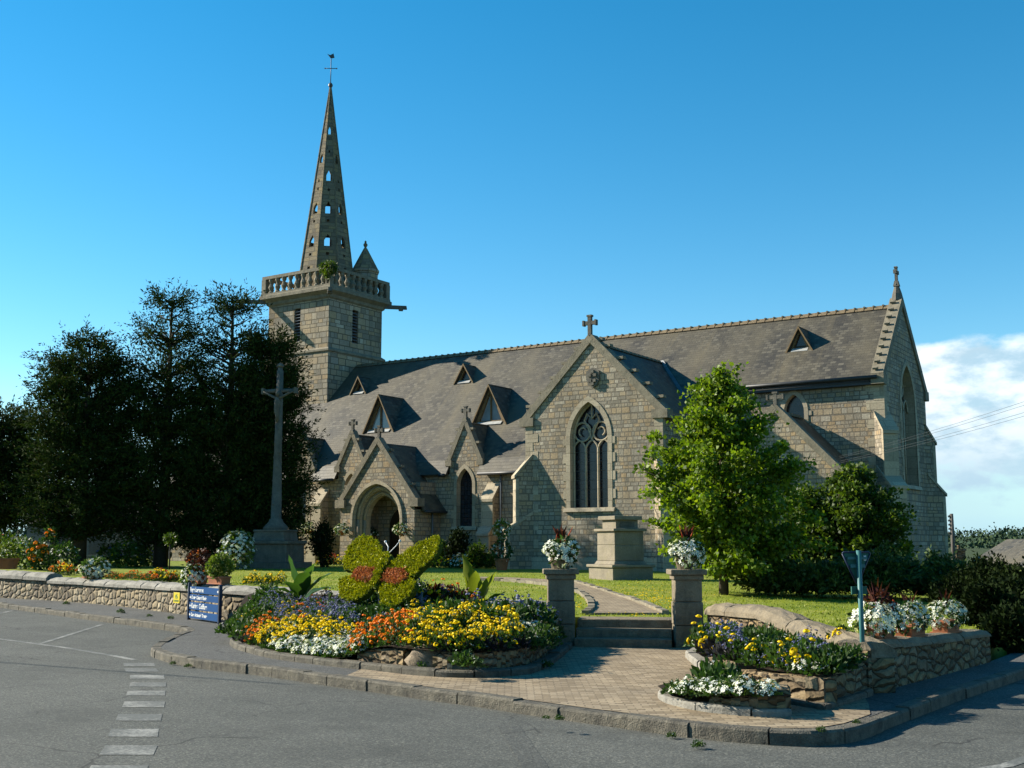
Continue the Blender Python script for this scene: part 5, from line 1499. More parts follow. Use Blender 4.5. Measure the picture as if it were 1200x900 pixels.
def leafy_tree(name, label, cat, base, Ht, OUT, nbr, mat, seed, trunk_r=.13, cl=4.8, n_each=62, size=(.065, .115), tilt=-.25, clear=.5, stems=1):
    """OUT: (height fraction, left reach, right reach) in metres"""
    rng = np.random.default_rng(seed); TB = np.array(base, float)
    t = thing(name, label, cat, tuple(TB))
    ks = [o[0] for o in OUT]; kl_ = [o[1] for o in OUT]; kr_ = [o[2] for o in OUT]
    mbt = MB(); mbb = MB(); C = []
    for s_ in range(stems):
        q = rng.uniform(0, 6.28); sp_ = (.0 if stems == 1 else .5)
        o_ = np.array((math.cos(q), math.sin(q), 0)) * sp_
        mbt.tube([TB + o_ * .2 + np.array((0, 0, -.1)), TB + o_ * .5 + np.array((.02, .01, Ht * .14)), TB + o_ + np.array((.0, .03, Ht * .5)), TB + o_ * 1.3 + np.array((.04, .0, Ht * (.96 if stems == 1 else .8)))], [trunk_r, trunk_r * .77, trunk_r * .5, .015], 9)
    for k in range(nbr):
        f = ks[0] + .03 + (.97 - ks[0]) * ((k + .5) / nbr) ** .95; az = k * 2.39996 + rng.normal() * .2
        dirh = np.array((math.cos(az), math.sin(az), 0)); side = float(dirh @ RV)
        R = (np.interp(f, ks, kl_) * (1 - side) / 2 + np.interp(f, ks, kr_) * (1 + side) / 2) * rng.uniform(.76, 1.14) * (.68 if rng.random() < .18 else 1)
        p0 = TB + np.array((0, 0, max(clear, Ht * (f - .10 - .05 * R)))); p1 = TB + dirh * R + np.array((0, 0, Ht * f + rng.normal() * .08))
        mid_ = (p0 + p1) / 2 + np.array((0, 0, .12))
        if k % 2 == 0: mbb.tube([p0, mid_, p1], [.028, .017, .006], 5)
        m = max(3, int(R * cl))
        for j in range(m):
            s = .25 + .75 * (j + rng.random()) / m
            C.append((p0 * (1 - s) + p1 * s) + np.array((0, 0, .12 * (1 - abs(2 * s - 1)))) + rng.normal(size=3) * .10)
    trk = mbt.build('trunk', M['bark'], t); mbb.build('branches', M['bark'], trk)
    C = np.array(C); nv = rng.uniform(.5, 1.5, len(C)); P = np.repeat(C, n_each, axis=0); sc_ = np.repeat(nv, n_each)[:, None]
    P = P + rng.normal(size=P.shape) * (.13, .13, .075) * sc_
    D = rng.normal(size=P.shape) * .7 + unit(P - (TB + np.array((0, 0, Ht * .4)))) * .8 + np.array((0, 0, tilt))
    V, F = leaves(local(P, t), D, rng.uniform(size[0], size[1], len(P)), .9, .16, rng)
    np_mesh('crown', V, F, mat, t); return t
TB = at_f(848, 697, lawn_z); TB = np.array((TB[0], TB[1], lawn_z(TB[0], TB[1])))
d_t = TB @ FH; ppm = 1358 / d_t * .985
leafy_tree('maple_tree', 'bright green young maple tree standing on the lawn right of the gate', 'tree', TB, (697 - 441) / ppm,
           [(.08, .5, 1.9), (.15, 1.0, 2.3), (.23, 1.35, 2.4), (.35, 1.55, 2.15), (.45, 1.75, 1.9), (.53, 1.88, 1.85), (.62, 1.65, 1.9), (.69, 1.55, 1.45), (.76, 1.3, 1.25), (.85, 1.0, .95), (.93, .62, .6), (1.0, .1, .1)], 116, M['maple'], 11, n_each=52, size=(.075, .13))

def yew(label, d, base_px, outline, seed, nbr=260, thin_top=.0, group='dark yews beside the calvary', mat=None):
    """outline: list of (y, xl, xr) in the photograph's pixels, read at distance d to give a real crown width at each height"""
    rng = np.random.default_rng(seed)
    b = at_d(base_px, 655, d); b[2] = .86
    t = thing('yew_tree', label, 'tree', tuple(b), group)
    ol = sorted([(at_d(base_px, y, d)[2], (base_px - xl) * d / 1358, (xr - base_px) * d / 1358) for y, xl, xr in outline])
    zs = [o[0] for o in ol]; zt = zs[-1]
    mb = MB(); mb.tube([b + np.array((0, 0, -.2)), b + np.array((.1, 0, (zt - b[2]) * .5)), b + np.array((0, .05, zt - b[2] - .4))], [.32, .17, .03], 8)
    trk = mb.build('trunk', M['bark'], t); mb = MB()
    PP = []; DD = []; SZ = []
    for k in range(nbr):
        f = ((k + .5) / nbr) ** .85; f = min(.99, f + .02 * math.sin(f * 50 + seed)); z1 = zs[0] + (zt - zs[0]) * f
        az = k * 2.39996 + rng.normal() * .3; dh = np.array((math.cos(az), math.sin(az), 0)); sd = float(dh @ RV)
        l = np.interp(z1, zs, [o[1] for o in ol]); r = np.interp(z1, zs, [o[2] for o in ol])
        R = max(.1, (l * (1 - sd) / 2 + r * (1 + sd) / 2)) * rng.uniform(.68, 1.08) * (1 + .12 * math.sin(f * 40 + seed))
        rise = R * rng.uniform(.35, .8)
        dh = dh - FH * (dh @ FH) * .25
        p1 = b * (1, 1, 0) + dh * R + np.array((0, 0, z1)); p0 = b * (1, 1, 0) + np.array((0, 0, max(zs[0] - .25, z1 - rise)))
        pm = (p0 + p1) / 2 + np.array((0, 0, -.1 * R))
        if k % 2 == 0: mb.tube([p0, pm, p1], [.05, .03, .008], 4)
        dens = 1.0 - thin_top * sstep((f - .45) / .4)
        m = max(3, int(R * 8.6 * dens)) + 2
        for j in range(m):
            s = .18 + .82 * (j + rng.random()) / m
            c = p0 * (1 - s) ** 2 + 2 * pm * s * (1 - s) + p1 * s * s + rng.normal(size=3) * .13
            # one spray: a flat feather of needles
            ax_ = unit(dh * rng.uniform(.7, 1.3) + rng.normal(size=3) * .38 + np.array((0, 0, rng.uniform(-.1, .75))))
            L = rng.uniform(.5, 1.15); nn = int(19 * (.6 + .4 * dens))
            u = rng.random(nn); PP.append(c + ax_ * (u * L)[:, None] + rng.normal(size=(nn, 3)) * (.035 + .05 * (1 - u[:, None])))
            side_ = np.cross(ax_, rng.normal(size=3)); side_ /= np.linalg.norm(side_) + 1e-9
            DD.append(ax_ * .9 + side_ * np.where(rng.random(nn) < .5, -1, 1)[:, None] * .7 + rng.normal(size=(nn, 3)) * .25)
            SZ.append(rng.uniform(.10, .20, nn))
    mb.build('branches', M['bark'], trk)
    P = np.concatenate(PP); D = np.concatenate(DD)
    V, F = leaves(local(P, t), D, np.concatenate(SZ), .34, .06, rng)
    np_mesh('crown', V, F, mat or M['yew'], t)
yew('dark yew cut off by the left edge of the photo', 50, -8, [(612, -60, 18), (590, -70, 38), (540, -70, 46), (505, -50, 34), (480, -20, 14)], 21, 200)
yew('broad dark yew with a ragged top, second tree from the left edge', 48, 92, [(622, 60, 138), (600, 34, 150), (560, 22, 155), (500, 30, 150), (450, 40, 140), (420, 52, 125), (398, 78, 104)], 22, 300)
yew('tall thin-topped yew in the middle of the dark row', 48.5, 188, [(632, 160, 225), (605, 138, 240), (540, 125, 245), (480, 135, 240), (420, 142, 232), (380, 152, 222), (346, 180, 198)], 23, 330, .72)
yew('tall brownish-topped yew behind the calvary cross', 48.5, 262, [(650, 225, 300), (600, 205, 320), (540, 200, 325), (480, 205, 322), (420, 212, 318), (380, 226, 300), (345, 254, 272)], 24, 340, .68)
yew('dense yew spreading its right side against the tower', 48.9, 312, [(650, 275, 340), (600, 262, 352), (560, 258, 357), (520, 258, 354), (480, 265, 350), (440, 270, 338), (410, 282, 328), (392, 303, 320)], 25, 300)

def shrub(name, label, cat, c, rx, ry, h, mat, n, size, seed, group=None, spread=.12, lobes=9, bark=True, up=.3, zlow=.0):
    rng = np.random.default_rng(seed); c = np.asarray(c, float)
    t = thing(name, label, cat, tuple(c), group)
    # uneven crown: several lobes, leaves mostly near their surfaces
    LB = []
    for k in range(lobes):
        q = 2 * math.pi * k / lobes + rng.normal() * .4; r = rng.uniform(.25, .75)
        LB.append((np.array((rx * r * math.cos(q), ry * r * math.sin(q), h * rng.uniform(.22 + zlow, .86) * (1.05 - .35 * r))), rng.uniform(.24, .42)))
    LB.append((np.array((0, 0, h * .72)), .4))
    P = []
    for lc, lr in LB:
        m = n // len(LB); v = unit(rng.normal(size=(m, 3))); rad_ = rng.uniform(.35, 1.12, m) ** .6
        P.append(lc + v * rad_[:, None] * np.array((rx * lr * 1.25, ry * lr * 1.25, h * lr * .75)))
    P = np.concatenate(P); P[:, 2] = np.where(P[:, 2] < .03, rng.uniform(.03, .2, len(P)) * h, P[:, 2])
    cl = rng.normal(size=(len(P) // 12 + 1, 3)) * spread * .5
    P = P + np.repeat(cl, 12, axis=0)[:len(P)]
    D = rng.normal(size=P.shape) * .7 + unit(P - np.array((0, 0, h * .3))) + np.array((0, 0, up - .3))
    V, F = leaves(P, D, rng.uniform(size[0], size[1], len(P)), .6, .16, rng)
    np_mesh('crown', V, F, mat, t)
    if bark:
        mb = MB()
        for k in range(5):
            q = 2 * math.pi * k / 5 + rng.normal() * .3
            mb.tube([c + np.array((.05 * math.cos(q), .05 * math.sin(q), -.05)), c + np.array((rx * .25 * math.cos(q), ry * .25 * math.sin(q), h * .4)), c + np.array((rx * .5 * math.cos(q), ry * .5 * math.sin(q), h * .72))], [.04, .03, .01], 5)
        mb.build('stems', M['bark'], t)
    return t
def gpt(px, d, z=None):
    p = at_d(px, 650, d); p[2] = lawn_z(p[0], p[1]) if z is None else z; return p
leafy_tree('shrub', 'large green multi-stemmed shrub standing between the maple and the church end wall', 'shrub', gpt(1004, 33), 3.45,
           [(.02, 1.2, 1.3), (.2, 1.5, 1.45), (.4, 1.5, 1.4), (.6, 1.35, 1.35), (.75, .95, 1.2), (.88, .6, .8), (1.0, .12, .2)], 80, M['shrubleaf'], 31, .06, 4.6, 60, (.08, .135), -.1, .25, 4)
leafy_tree('shrub', 'lower leafy shrub half behind the right side of the maple', 'shrub', gpt(945, 33.5), 2.8,
           [(.02, 1.0, .9), (.3, 1.2, 1.0), (.6, .9, .9), (.85, .5, .5), (1.0, .1, .1)], 46, M['shrubleaf'], 32, .05, 4.6, 56, (.08, .135), -.1, .25, 3)
def juniper(label, c, r, h, seed):
    rng = np.random.default_rng(seed); t = thing('juniper', label, 'juniper', tuple(c), 'spreading junipers along the lawn edge')
    PP = []; DD = []; SZ = []; mb = MB()
    for k in range(90):
        q = k * 2.39996; R = r * math.sqrt((k + 1) / 90) * rng.uniform(.8, 1.1); dh = np.array((math.cos(q), math.sin(q), 0))
        zt = h * (rng.uniform(.45, 1.05)) * (1 - .45 * (R / r) ** 2)
        p0 = np.array((0, 0, .1)); p1 = dh * R + np.array((0, 0, zt)); pm = dh * R * .5 + np.array((0, 0, zt * .75))
        if k % 5 == 0: mb.tube([p0 + c, pm + c, p1 + c], [.03, .02, .006], 4)
        for j in range(7):
            s = .3 + .7 * (j + rng.random()) / 7; b_ = p0 * (1 - s) ** 2 + 2 * pm * s * (1 - s) + p1 * s * s
            ax_ = unit(dh + np.array((0, 0, .35)) + rng.normal(size=3) * .4); nn = 16; L = rng.uniform(.2, .4)
            PP.append(b_ + ax_ * (rng.random(nn) * L)[:, None] + rng.normal(size=(nn, 3)) * .035)
            DD.append(ax_ + rng.normal(size=(nn, 3)) * .5); SZ.append(rng.uniform(.09, .16, nn))
    mb.build('stems', M['bark'], t)
    V, F = leaves(np.concatenate(PP), np.concatenate(DD), np.concatenate(SZ), .38, .08, rng); np_mesh('crown', V, F, M['juniper'], t)
for i, (px, d, r, h, lab) in enumerate(((915, 28.5, .95, .75, 'leftmost low spreading juniper beneath the maple branches'), (963, 28, 1.0, .85, 'spreading juniper left of the give-way sign'), (1022, 28, 1.1, 1.1, 'spreading juniper directly behind the give-way sign'), (1078, 28.5, 1.15, 1.15, 'spreading juniper below the church end wall'), (1122, 27.5, .9, .9, 'rightmost spreading juniper against the dark hedge'))):
    juniper(lab, gpt(px, d), r, h, 40 + i)
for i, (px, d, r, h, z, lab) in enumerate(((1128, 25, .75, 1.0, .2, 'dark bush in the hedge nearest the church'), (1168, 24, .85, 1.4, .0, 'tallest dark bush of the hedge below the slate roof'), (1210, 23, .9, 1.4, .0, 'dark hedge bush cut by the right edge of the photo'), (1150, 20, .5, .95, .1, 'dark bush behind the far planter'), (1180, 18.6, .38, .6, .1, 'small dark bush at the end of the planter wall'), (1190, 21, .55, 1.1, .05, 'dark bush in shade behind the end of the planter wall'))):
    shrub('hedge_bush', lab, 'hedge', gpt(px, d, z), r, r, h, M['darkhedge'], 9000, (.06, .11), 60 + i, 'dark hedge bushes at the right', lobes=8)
# self-sown shrub on the tower parapet
shrub('parapet_shrub', 'small green shrub growing on the tower balustrade corner', 'shrub', (-42.35, 45.75, 16.0), .55, .5, 1.25, M['shrubleaf'], 1500, (.08, .14), 71, lobes=5)

# ------------------------------------------------------------------ bedding plants: prototypes, then copies
def plant_proto(kind, seed):
    rng = np.random.default_rng(seed)
    spec = {
        'yellow_marigold': ('bedleaf', 'yellow', POMPOM, 15, .028, .13, .24, 110, .05),
        'orange_marigold': ('bedleaf', 'orange', POMPOM, 14, .026, .13, .24, 110, .05),
        'white_begonia': ('bedleaf', 'white', PETAL4, 64, .026, .13, .18, 90, .055),
        'blue_ageratum': ('bedleaf', 'blue', POMPOM, 26, .020, .14, .26, 110, .055),
        'dark_bedding': ('purpleleaf', 'blue', PETAL4, 8, .012, .14, .16, 130, .06),
        'green_bedding': ('bedleaf', 'white', PETAL4, 5, .012, .15, .16, 190, .05),
        'tall_marigold': ('bedleaf', 'yellow', POMPOM, 12, .040, .15, .34, 150, .07),
        'coleus': ('redleaf', 'orange', POMPOM, 5, .022, .17, .36, 130, .09),
        'red_bedding': ('bedleaf', 'red', POMPOM, 16, .024, .14, .24, 110, .05),
        'white_daisy': ('bedleaf', 'white', PETAL5, 26, .030, .16, .30, 110, .06),
    }[kind]
    leaf, pet, (tv, tf), nfl, fr_, r, h, nl, ls = spec
    v = unit(rng.normal(size=(nl, 3))); v[:, 2] = np.abs(v[:, 2])
    P = v * np.array((r, r, h * .8)) * rng.uniform(.35, 1.0, (nl, 1)); P[:, 2] += .01
    D = unit(P + 1e-3) + rng.normal(size=P.shape) * .5 + np.array((0, 0, .4))
    V, F = leaves(P, D, rng.uniform(ls * .7, ls * 1.3, nl), .5, .15, rng)
    names = {'yellow_marigold': 'marigold_plant', 'orange_marigold': 'marigold_plant', 'white_begonia': 'begonia_plant', 'blue_ageratum': 'ageratum_plant', 'dark_bedding': 'lobelia_plant', 'green_bedding': 'trailing_plant',
             'tall_marigold': 'tall_marigold_plant', 'coleus': 'coleus_plant', 'red_bedding': 'geranium_plant', 'white_daisy': 'daisy_plant'}
    o = np_mesh(names[kind], V, F, M[leaf])
    v = unit(rng.normal(size=(nfl, 3)) * (1, 1, .6)); v[:, 2] = np.abs(v[:, 2]) + .25; v = unit(v)
    P = v * np.array((r * .95, r * .95, h)) * rng.uniform(.85, 1.1, (nfl, 1)) + np.array((0, 0, .01))
    V, F = stamp(tv, tf, P, v + np.array((0, 0, .5)) + rng.normal(size=v.shape) * .25, rng.uniform(.75, 1.25, nfl) * fr_, rng)
    np_mesh('flower_heads', V, F, M[pet], o)
    return o
PROTO = {}; USED = set()
def plant(kind, loc, s, label, cat, group, sd=None):
    v = random.randrange(3); key = (kind, v)
    if key not in PROTO: PROTO[key] = plant_proto(kind, hash(kind) % 1000 + v if False else sum(map(ord, kind)) + v * 17)
    p = PROTO[key]; rot = (random.uniform(-.12, .12), random.uniform(-.12, .12), random.uniform(0, 6.28))
    if key in USED: o = dup(p)
    else: USED.add(key); o = p
    o.location = loc; o.rotation_euler = rot; o.scale = (s, s, s * random.uniform(.85, 1.15))
    tag(o, label, cat, group); return o

RING = [(-14.91, 13.88), (-14.4, 13.5), (-13.7, 13.1), (-12.65, 12.6), (-11.34, 12.28), (-10.32, 12.13), (-9.5, 11.98), (-8.95, 12.02), (-8.5, 12.28), (-8.3, 12.75), (-8.35, 13.3), (-8.9, 14.7), (-9.75, 16.5)]
RL = smooth_line(RING, 6); RA = np.array(RL)
BED = [tuple(p) for p in RL] + [(-10.3, 16.9), (-13.5, 17.15), (-17, 17.65), (-18.3, 17.9), (-17.6, 16.9), (-16.4, 15.4), (-15.4, 14.3)]
def bed_z(x, y, clip=True):
    if clip and not inside(BED, x, y): return .13
    d = np.sqrt(((RA - (x, y)) ** 2).sum(1)).min()
    e = .20 + .24 * sstep((x + 11.3) / 1.2)
    return min(.80, e + .19 * max(0, d - .25))
fb = thing('flower_bed', 'large raised flower bed with a low kerb and a rough stone retaining wall', 'flower bed', (-12, 14.5, .12))
sheet_o = sheet('soil', [tuple(p) for p in offset_line(RL, .16)] + BED[len(RL):], lambda x, y: bed_z(x, y, False), .35, M['soil'], kind=None)
def adopt(o, par):
    o0 = ORIG[par.name]; co = np.empty(len(o.data.vertices) * 3); o.data.vertices.foreach_get('co', co); co = co.reshape(-1, 3) - o0
    o.data.vertices.foreach_set('co', co.ravel()); o.data.update(); o.parent = par
adopt(sheet_o, fb)
stones(RL, .15, .1, .215, .45, M['kerb'], 'stone_edging', .012, fb, None, 1)
def low_wall(line, thick, z0, ztops, mat, name, par, side=1):
    P = resample(line, .25); A = offset_line(P, 0); B = offset_line(P, thick * side); n = len(P)
    cum = np.cumsum([0] + [np.linalg.norm(P[i + 1] - P[i]) for i in range(n - 1)]); T = np.interp(cum / cum[-1], np.linspace(0, 1, len(ztops)), ztops)
    V = []; mb = MB()
    for i in range(n):
        j = random.uniform(-.018, .018); o_ = random.uniform(-.012, .012)
        a = A[i] + (A[i] - B[i]) * o_; V += [(a[0], a[1], z0), (a[0], a[1], T[i] + j - .03), (a[0] * .8 + B[i][0] * .2, a[1] * .8 + B[i][1] * .2, T[i] + j), (B[i][0], B[i][1], T[i] + j), (B[i][0], B[i][1], z0)]
    F = []
    for i in range(n - 1):
        for k in range(4): F.append((i * 5 + k, i * 5 + k + 1, i * 5 + k + 6, i * 5 + k + 5))
    F.append((4, 3, 2, 1, 0)); e = (n - 1) * 5; F.append((e, e + 1, e + 2, e + 3, e + 4))
    if side > 0: F = [f[::-1] for f in F]
    mb.add(V, F); return mb.build(name, mat, par)
in_ = offset_line(RL, .2); i0 = min(range(len(in_)), key=lambda i: abs(in_[i][0] + 10.85)); ib = min(range(len(in_)), key=lambda i: abs(in_[i][0] + 9.75))
low_wall(in_[i0:ib], .28, .1, [.34, .42, .44], M['rubble_fine'], 'retaining_wall', fb)
ic = min(range(len(in_)), key=lambda i: abs(in_[i][0] + 9.3) + abs(in_[i][1] - 12.1))
low_wall(in_[ic:], .28, .1, [.40, .46, .48, .52, .62], M['rubble_fine'], 'retaining_wall', fb)
# boulder in the wall
mb = MB(); bc = at_z(506, 785, .16); rb = random.Random(3)
V = []; F = []; ns_, nr = 14, 8
for i in range(nr + 1):
    ph_ = math.pi * i / nr
    for k in range(ns_):
        q = 2 * math.pi * k / ns_; w_ = 1 + .12 * math.sin(3 * q + i) + .08 * math.sin(5 * q - 2 * i) + rb.uniform(-.04, .04)
        p = RV * math.sin(ph_) * math.cos(q) * .29 * w_ + FH * math.sin(ph_) * math.sin(q) * .22 * w_ + Z * math.cos(ph_) * .2 * w_
        V.append(bc + FH * .06 + p * 1.1 + Z * .12)
for i in range(nr):
    for k in range(ns_): l = (k + 1) % ns_; F.append((i * ns_ + k, (i + 1) * ns_ + k, (i + 1) * ns_ + l, i * ns_ + l))
mb.add(V, F, 0, True); o = mb.build('boulder', M['boulder']); tag(o, 'rounded brown boulder set into the front wall of the big flower bed', 'boulder')

def band(kind, px, zf, step, hgt, s, label, cat, group, maxn=290, region=None):
    """plants of one kind over the part of a bed seen inside the pixel outline px"""
    w = [at_f(x, y, zf, hgt)[:2] for x, y in px]; xs = [p[0] for p in w]; ys = [p[1] for p in w]; n = 0
    pts = []
    for _ in range(4000):
        x = random.uniform(min(xs), max(xs)); y = random.uniform(min(ys), max(ys))
        if not inside(w, x, y) or (region and not inside(region, x, y)): continue
        if any((x - a) ** 2 + (y - b) ** 2 < step * step for a, b in pts): continue
        pts.append((x, y))
        if len(pts) >= maxn: break
    for x, y in pts: plant(kind, (x, y, zf(x, y) - .01), s * random.uniform(.85, 1.2), label, cat, group)
    print(kind, len(pts), label[-30:])
    return len(pts)
BEDIN = [tuple(p) for p in offset_line(RL, .22)] + BED[len(RL):]
GB = 'in the big flower bed'
L_Y = 'low yellow marigold plant growing in the big flower bed'; L_O = 'low orange marigold plant growing in the big flower bed'; L_W = 'low white begonia plant at the front of the big flower bed'
L_B = 'pale blue ageratum plant growing in the big flower bed'; L_D = 'dark-leaved lobelia plant in the big flower bed'; L_G = 'green trailing plant along the edge of the big flower bed'
def B(kind, px, step, h, s, lab, cat, grp): return band(kind, px, bed_z, step, h, s, lab, cat, grp, 250, BEDIN)
nn = 0
nn += B('green_bedding', [(310, 752), (400, 762), (480, 768), (540, 768), (545, 755), (480, 752), (400, 752), (330, 748)], .15, .1, .9, L_G, 'trailing plant', 'green trailing plants ' + GB)
nn += B('white_begonia', [(318, 738), (345, 736), (400, 740), (440, 738), (425, 757), (380, 760), (330, 754)], .15, .14, 1.05, L_W, 'begonia', 'white begonias ' + GB)
nn += B('yellow_marigold', [(296, 744), (312, 736), (345, 725), (400, 731), (420, 738), (400, 745), (340, 744), (305, 752)], .20, .2, 1.2, L_Y, 'marigold', 'yellow marigolds ' + GB)
nn += B('orange_marigold', [(284, 736), (312, 722), (325, 724), (312, 738), (292, 743)], .16, .2, 1.0, L_O, 'marigold', 'orange marigolds ' + GB)
nn += B('dark_bedding', [(268, 745), (285, 738), (300, 748), (300, 757), (276, 754)], .16, .12, 1.0, L_D, 'lobelia', 'dark lobelias ' + GB)
nn += B('yellow_marigold', [(284, 722), (300, 714), (306, 720), (292, 728)], .17, .2, .9, L_Y, 'marigold', 'yellow marigolds ' + GB)
nn += B('orange_marigold', [(418, 742), (425, 730), (460, 716), (488, 716), (482, 734), (455, 746), (425, 750)], .20, .2, 1.2, L_O, 'marigold', 'orange marigolds ' + GB)
nn += B('yellow_marigold', [(472, 748), (480, 732), (500, 722), (535, 722), (560, 716), (600, 720), (606, 735), (590, 746), (540, 744), (500, 752)], .205, .2, 1.2, L_Y, 'marigold', 'yellow marigolds ' + GB)
nn += B('yellow_marigold', [(478, 712), (495, 703), (525, 704), (525, 715), (490, 720)], .2, .2, 1.0, L_Y, 'marigold', 'yellow marigolds ' + GB)
nn += B('white_begonia', [(605, 730), (612, 722), (630, 730), (632, 740), (610, 745)], .15, .14, 1.0, L_W, 'begonia', 'white begonias ' + GB)
nn += B('dark_bedding', [(480, 752), (540, 748), (600, 750), (640, 740), (640, 748), (600, 757), (500, 758)], .17, .12, 1.0, L_D, 'lobelia', 'dark lobelias ' + GB)
nn += B('green_bedding', [(525, 752), (567, 752), (567, 766), (530, 768)], .13, .1, 1.15, L_G, 'trailing plant', 'green trailing plants ' + GB)
nn += B('green_bedding', [(612, 748), (640, 738), (652, 742), (645, 762), (618, 764)], .12, .1, 1.25, L_G, 'trailing plant', 'green trailing plants ' + GB)
nn += B('blue_ageratum', [(320, 722), (330, 706), (385, 700), (415, 706), (415, 724), (350, 724)], .2, .22, 1.1, L_B, 'ageratum', 'pale blue ageratums ' + GB)
nn += B('blue_ageratum', [(300, 708), (320, 693), (345, 696), (335, 714)], .2, .22, 1.0, L_B, 'ageratum', 'pale blue ageratums ' + GB)
nn += B('blue_ageratum', [(590, 712), (596, 690), (626, 692), (650, 720), (630, 724), (605, 716)], .2, .22, 1.1, L_B, 'ageratum', 'pale blue ageratums ' + GB)
nn += B('green_bedding', [(415, 720), (480, 712), (470, 700), (420, 705)], .2, .14, 1.5, L_G, 'trailing plant', 'green trailing plants ' + GB)
nn += B('orange_marigold', [(338, 720), (345, 710), (362, 712), (356, 724)], .26, .22, 1.0, L_O, 'marigold', 'orange marigolds ' + GB)
nn += B('orange_marigold', [(360, 706), (365, 695), (380, 697), (378, 710)], .3, .24, 1.0, L_O, 'marigold', 'orange marigolds ' + GB)
nn += B('blue_ageratum', [(425, 738), (440, 722), (455, 718), (450, 732)], .22, .2, .9, L_B, 'ageratum', 'pale blue ageratums ' + GB)
nn += B('blue_ageratum', [(485, 704), (492, 692), (505, 694), (502, 706)], .22, .24, 1.0, L_B, 'ageratum', 'pale blue ageratums ' + GB)
nn += B('red_bedding', [(376, 690), (380, 676), (408, 672), (410, 690)], .28, .3, 1.1, 'red-flowered geranium plant behind the butterfly wing in the big bed', 'geranium', 'red geraniums behind the butterfly')
nn += B('coleus', [(505, 704), (512, 680), (535, 680), (545, 700)], .24, .3, 1.2, 'dark red coleus plant right of the butterfly in the big bed', 'coleus', 'dark red coleus plants in the big bed')
nn += B('green_bedding', [(530, 712), (560, 700), (592, 690), (590, 712)], .2, .2, 1.7, L_G, 'trailing plant', 'green trailing plants ' + GB)
nn += B('green_bedding', [(515, 712), (530, 696), (560, 690), (600, 690), (640, 712), (600, 712), (560, 716)], .22, .32, 2.1, L_G, 'trailing plant', 'green trailing plants ' + GB)
nn += B('blue_ageratum', [(575, 704), (585, 692), (625, 694), (645, 712), (600, 708)], .22, .34, 1.4, L_B, 'ageratum', 'pale blue ageratums ' + GB)
nn += B('tall_marigold', [(555, 708), (575, 688), (590, 690), (585, 708)], .4, .34, .9, 'tall orange-yellow marigold beside the yellow big-leaved plant', 'marigold', 'tall marigolds in the big bed')
nn += B('green_bedding', [(300, 735), (340, 715), (430, 720), (600, 700), (640, 725), (560, 735), (420, 742)], .34, .14, 1.4, L_G, 'trailing plant', 'green trailing plants ' + GB)
nn += B('green_bedding', [(266, 742), (272, 728), (290, 708), (315, 690), (340, 700), (300, 725), (285, 745)], .2, .16, 1.5, L_G, 'trailing plant', 'green trailing plants ' + GB)
nn += B('yellow_marigold', [(325, 712), (340, 700), (360, 706), (345, 722)], .3, .24, 1.0, L_Y, 'marigold', 'yellow marigolds ' + GB)
for k in range(30):                                   # taller planting along the back of the bed, in front of the wall
    f = (k + random.random()) / 30; x = -14.6 + 4.1 * f; y = 16.95 - .25 * f - random.uniform(.0, .75)
    if (x + 12.35) ** 2 + (y - 15.9) ** 2 < .1 or not inside(BED, x, y): continue
    kind = random.choice(['green_bedding', 'green_bedding', 'blue_ageratum', 'blue_ageratum', 'coleus', 'tall_marigold'])
    lab, cat, grp = {'green_bedding': (L_G, 'trailing plant', 'green trailing plants ' + GB), 'blue_ageratum': (L_B, 'ageratum', 'pale blue ageratums ' + GB),
        'coleus': ('dark red coleus plant right of the butterfly in the big bed', 'coleus', 'dark red coleus plants in the big bed'),
        'tall_marigold': ('tall orange-yellow marigold beside the yellow big-leaved plant', 'marigold', 'tall marigolds in the big bed')}[kind]
    if kind in ('coleus', 'tall_marigold') and x < -13: kind = 'green_bedding'; lab, cat, grp = L_G, 'trailing plant', 'green trailing plants ' + GB
    plant(kind, (x, y, bed_z(x, y) - .01), {'green_bedding': 2.1, 'blue_ageratum': 1.6, 'coleus': 1.2, 'tall_marigold': 1.3}[kind] * random.uniform(.85, 1.15), lab, cat, grp); nn += 1
print('big bed plants', nn)
for px, py, s_ in ((528, 757, 1.3), (538, 759, 1.5), (548, 757, 1.6), (558, 758, 1.4), (543, 768, 1.2), (553, 769, 1.1), (621, 752, 1.4), (629, 749, 1.6), (637, 746, 1.6), (645, 742, 1.4), (634, 757, 1.3), (643, 752, 1.2)):
    p = at_z(px, py, .42); q = p - FH * .0
    plant('green_bedding', (q[0], q[1], .36 if py < 760 else .28), s_, 'green trailing plant spilling over the stone front of the big bed', 'trailing plant', 'green plants spilling over the front of the big bed')
for k in range(34):                                   # white drift along the front kerb at the left
    px = 322 + 96 * (k + random.random()) / 34; py = random.uniform(750, 764) - (6 if px < 350 else 0)
    p = at_z(px, py, .36)
    if not inside(BEDIN, p[0], p[1]): continue
    plant('white_begonia', (p[0], p[1], bed_z(p[0], p[1]) - .01), 1.05 * random.uniform(.85, 1.15), L_W, 'begonia', 'white begonias ' + GB)
for k in range(26):
    px = 300 + 120 * (k + random.random()) / 26; p = at_z(px, 760 + 14 * min(1, (px - 300) / 70) + random.uniform(-2, 2), .24)
    if inside(BEDIN, p[0], p[1]): plant('green_bedding', (p[0], p[1], bed_z(p[0], p[1]) - .01), .85, L_G, 'trailing plant', 'green trailing plants ' + GB)
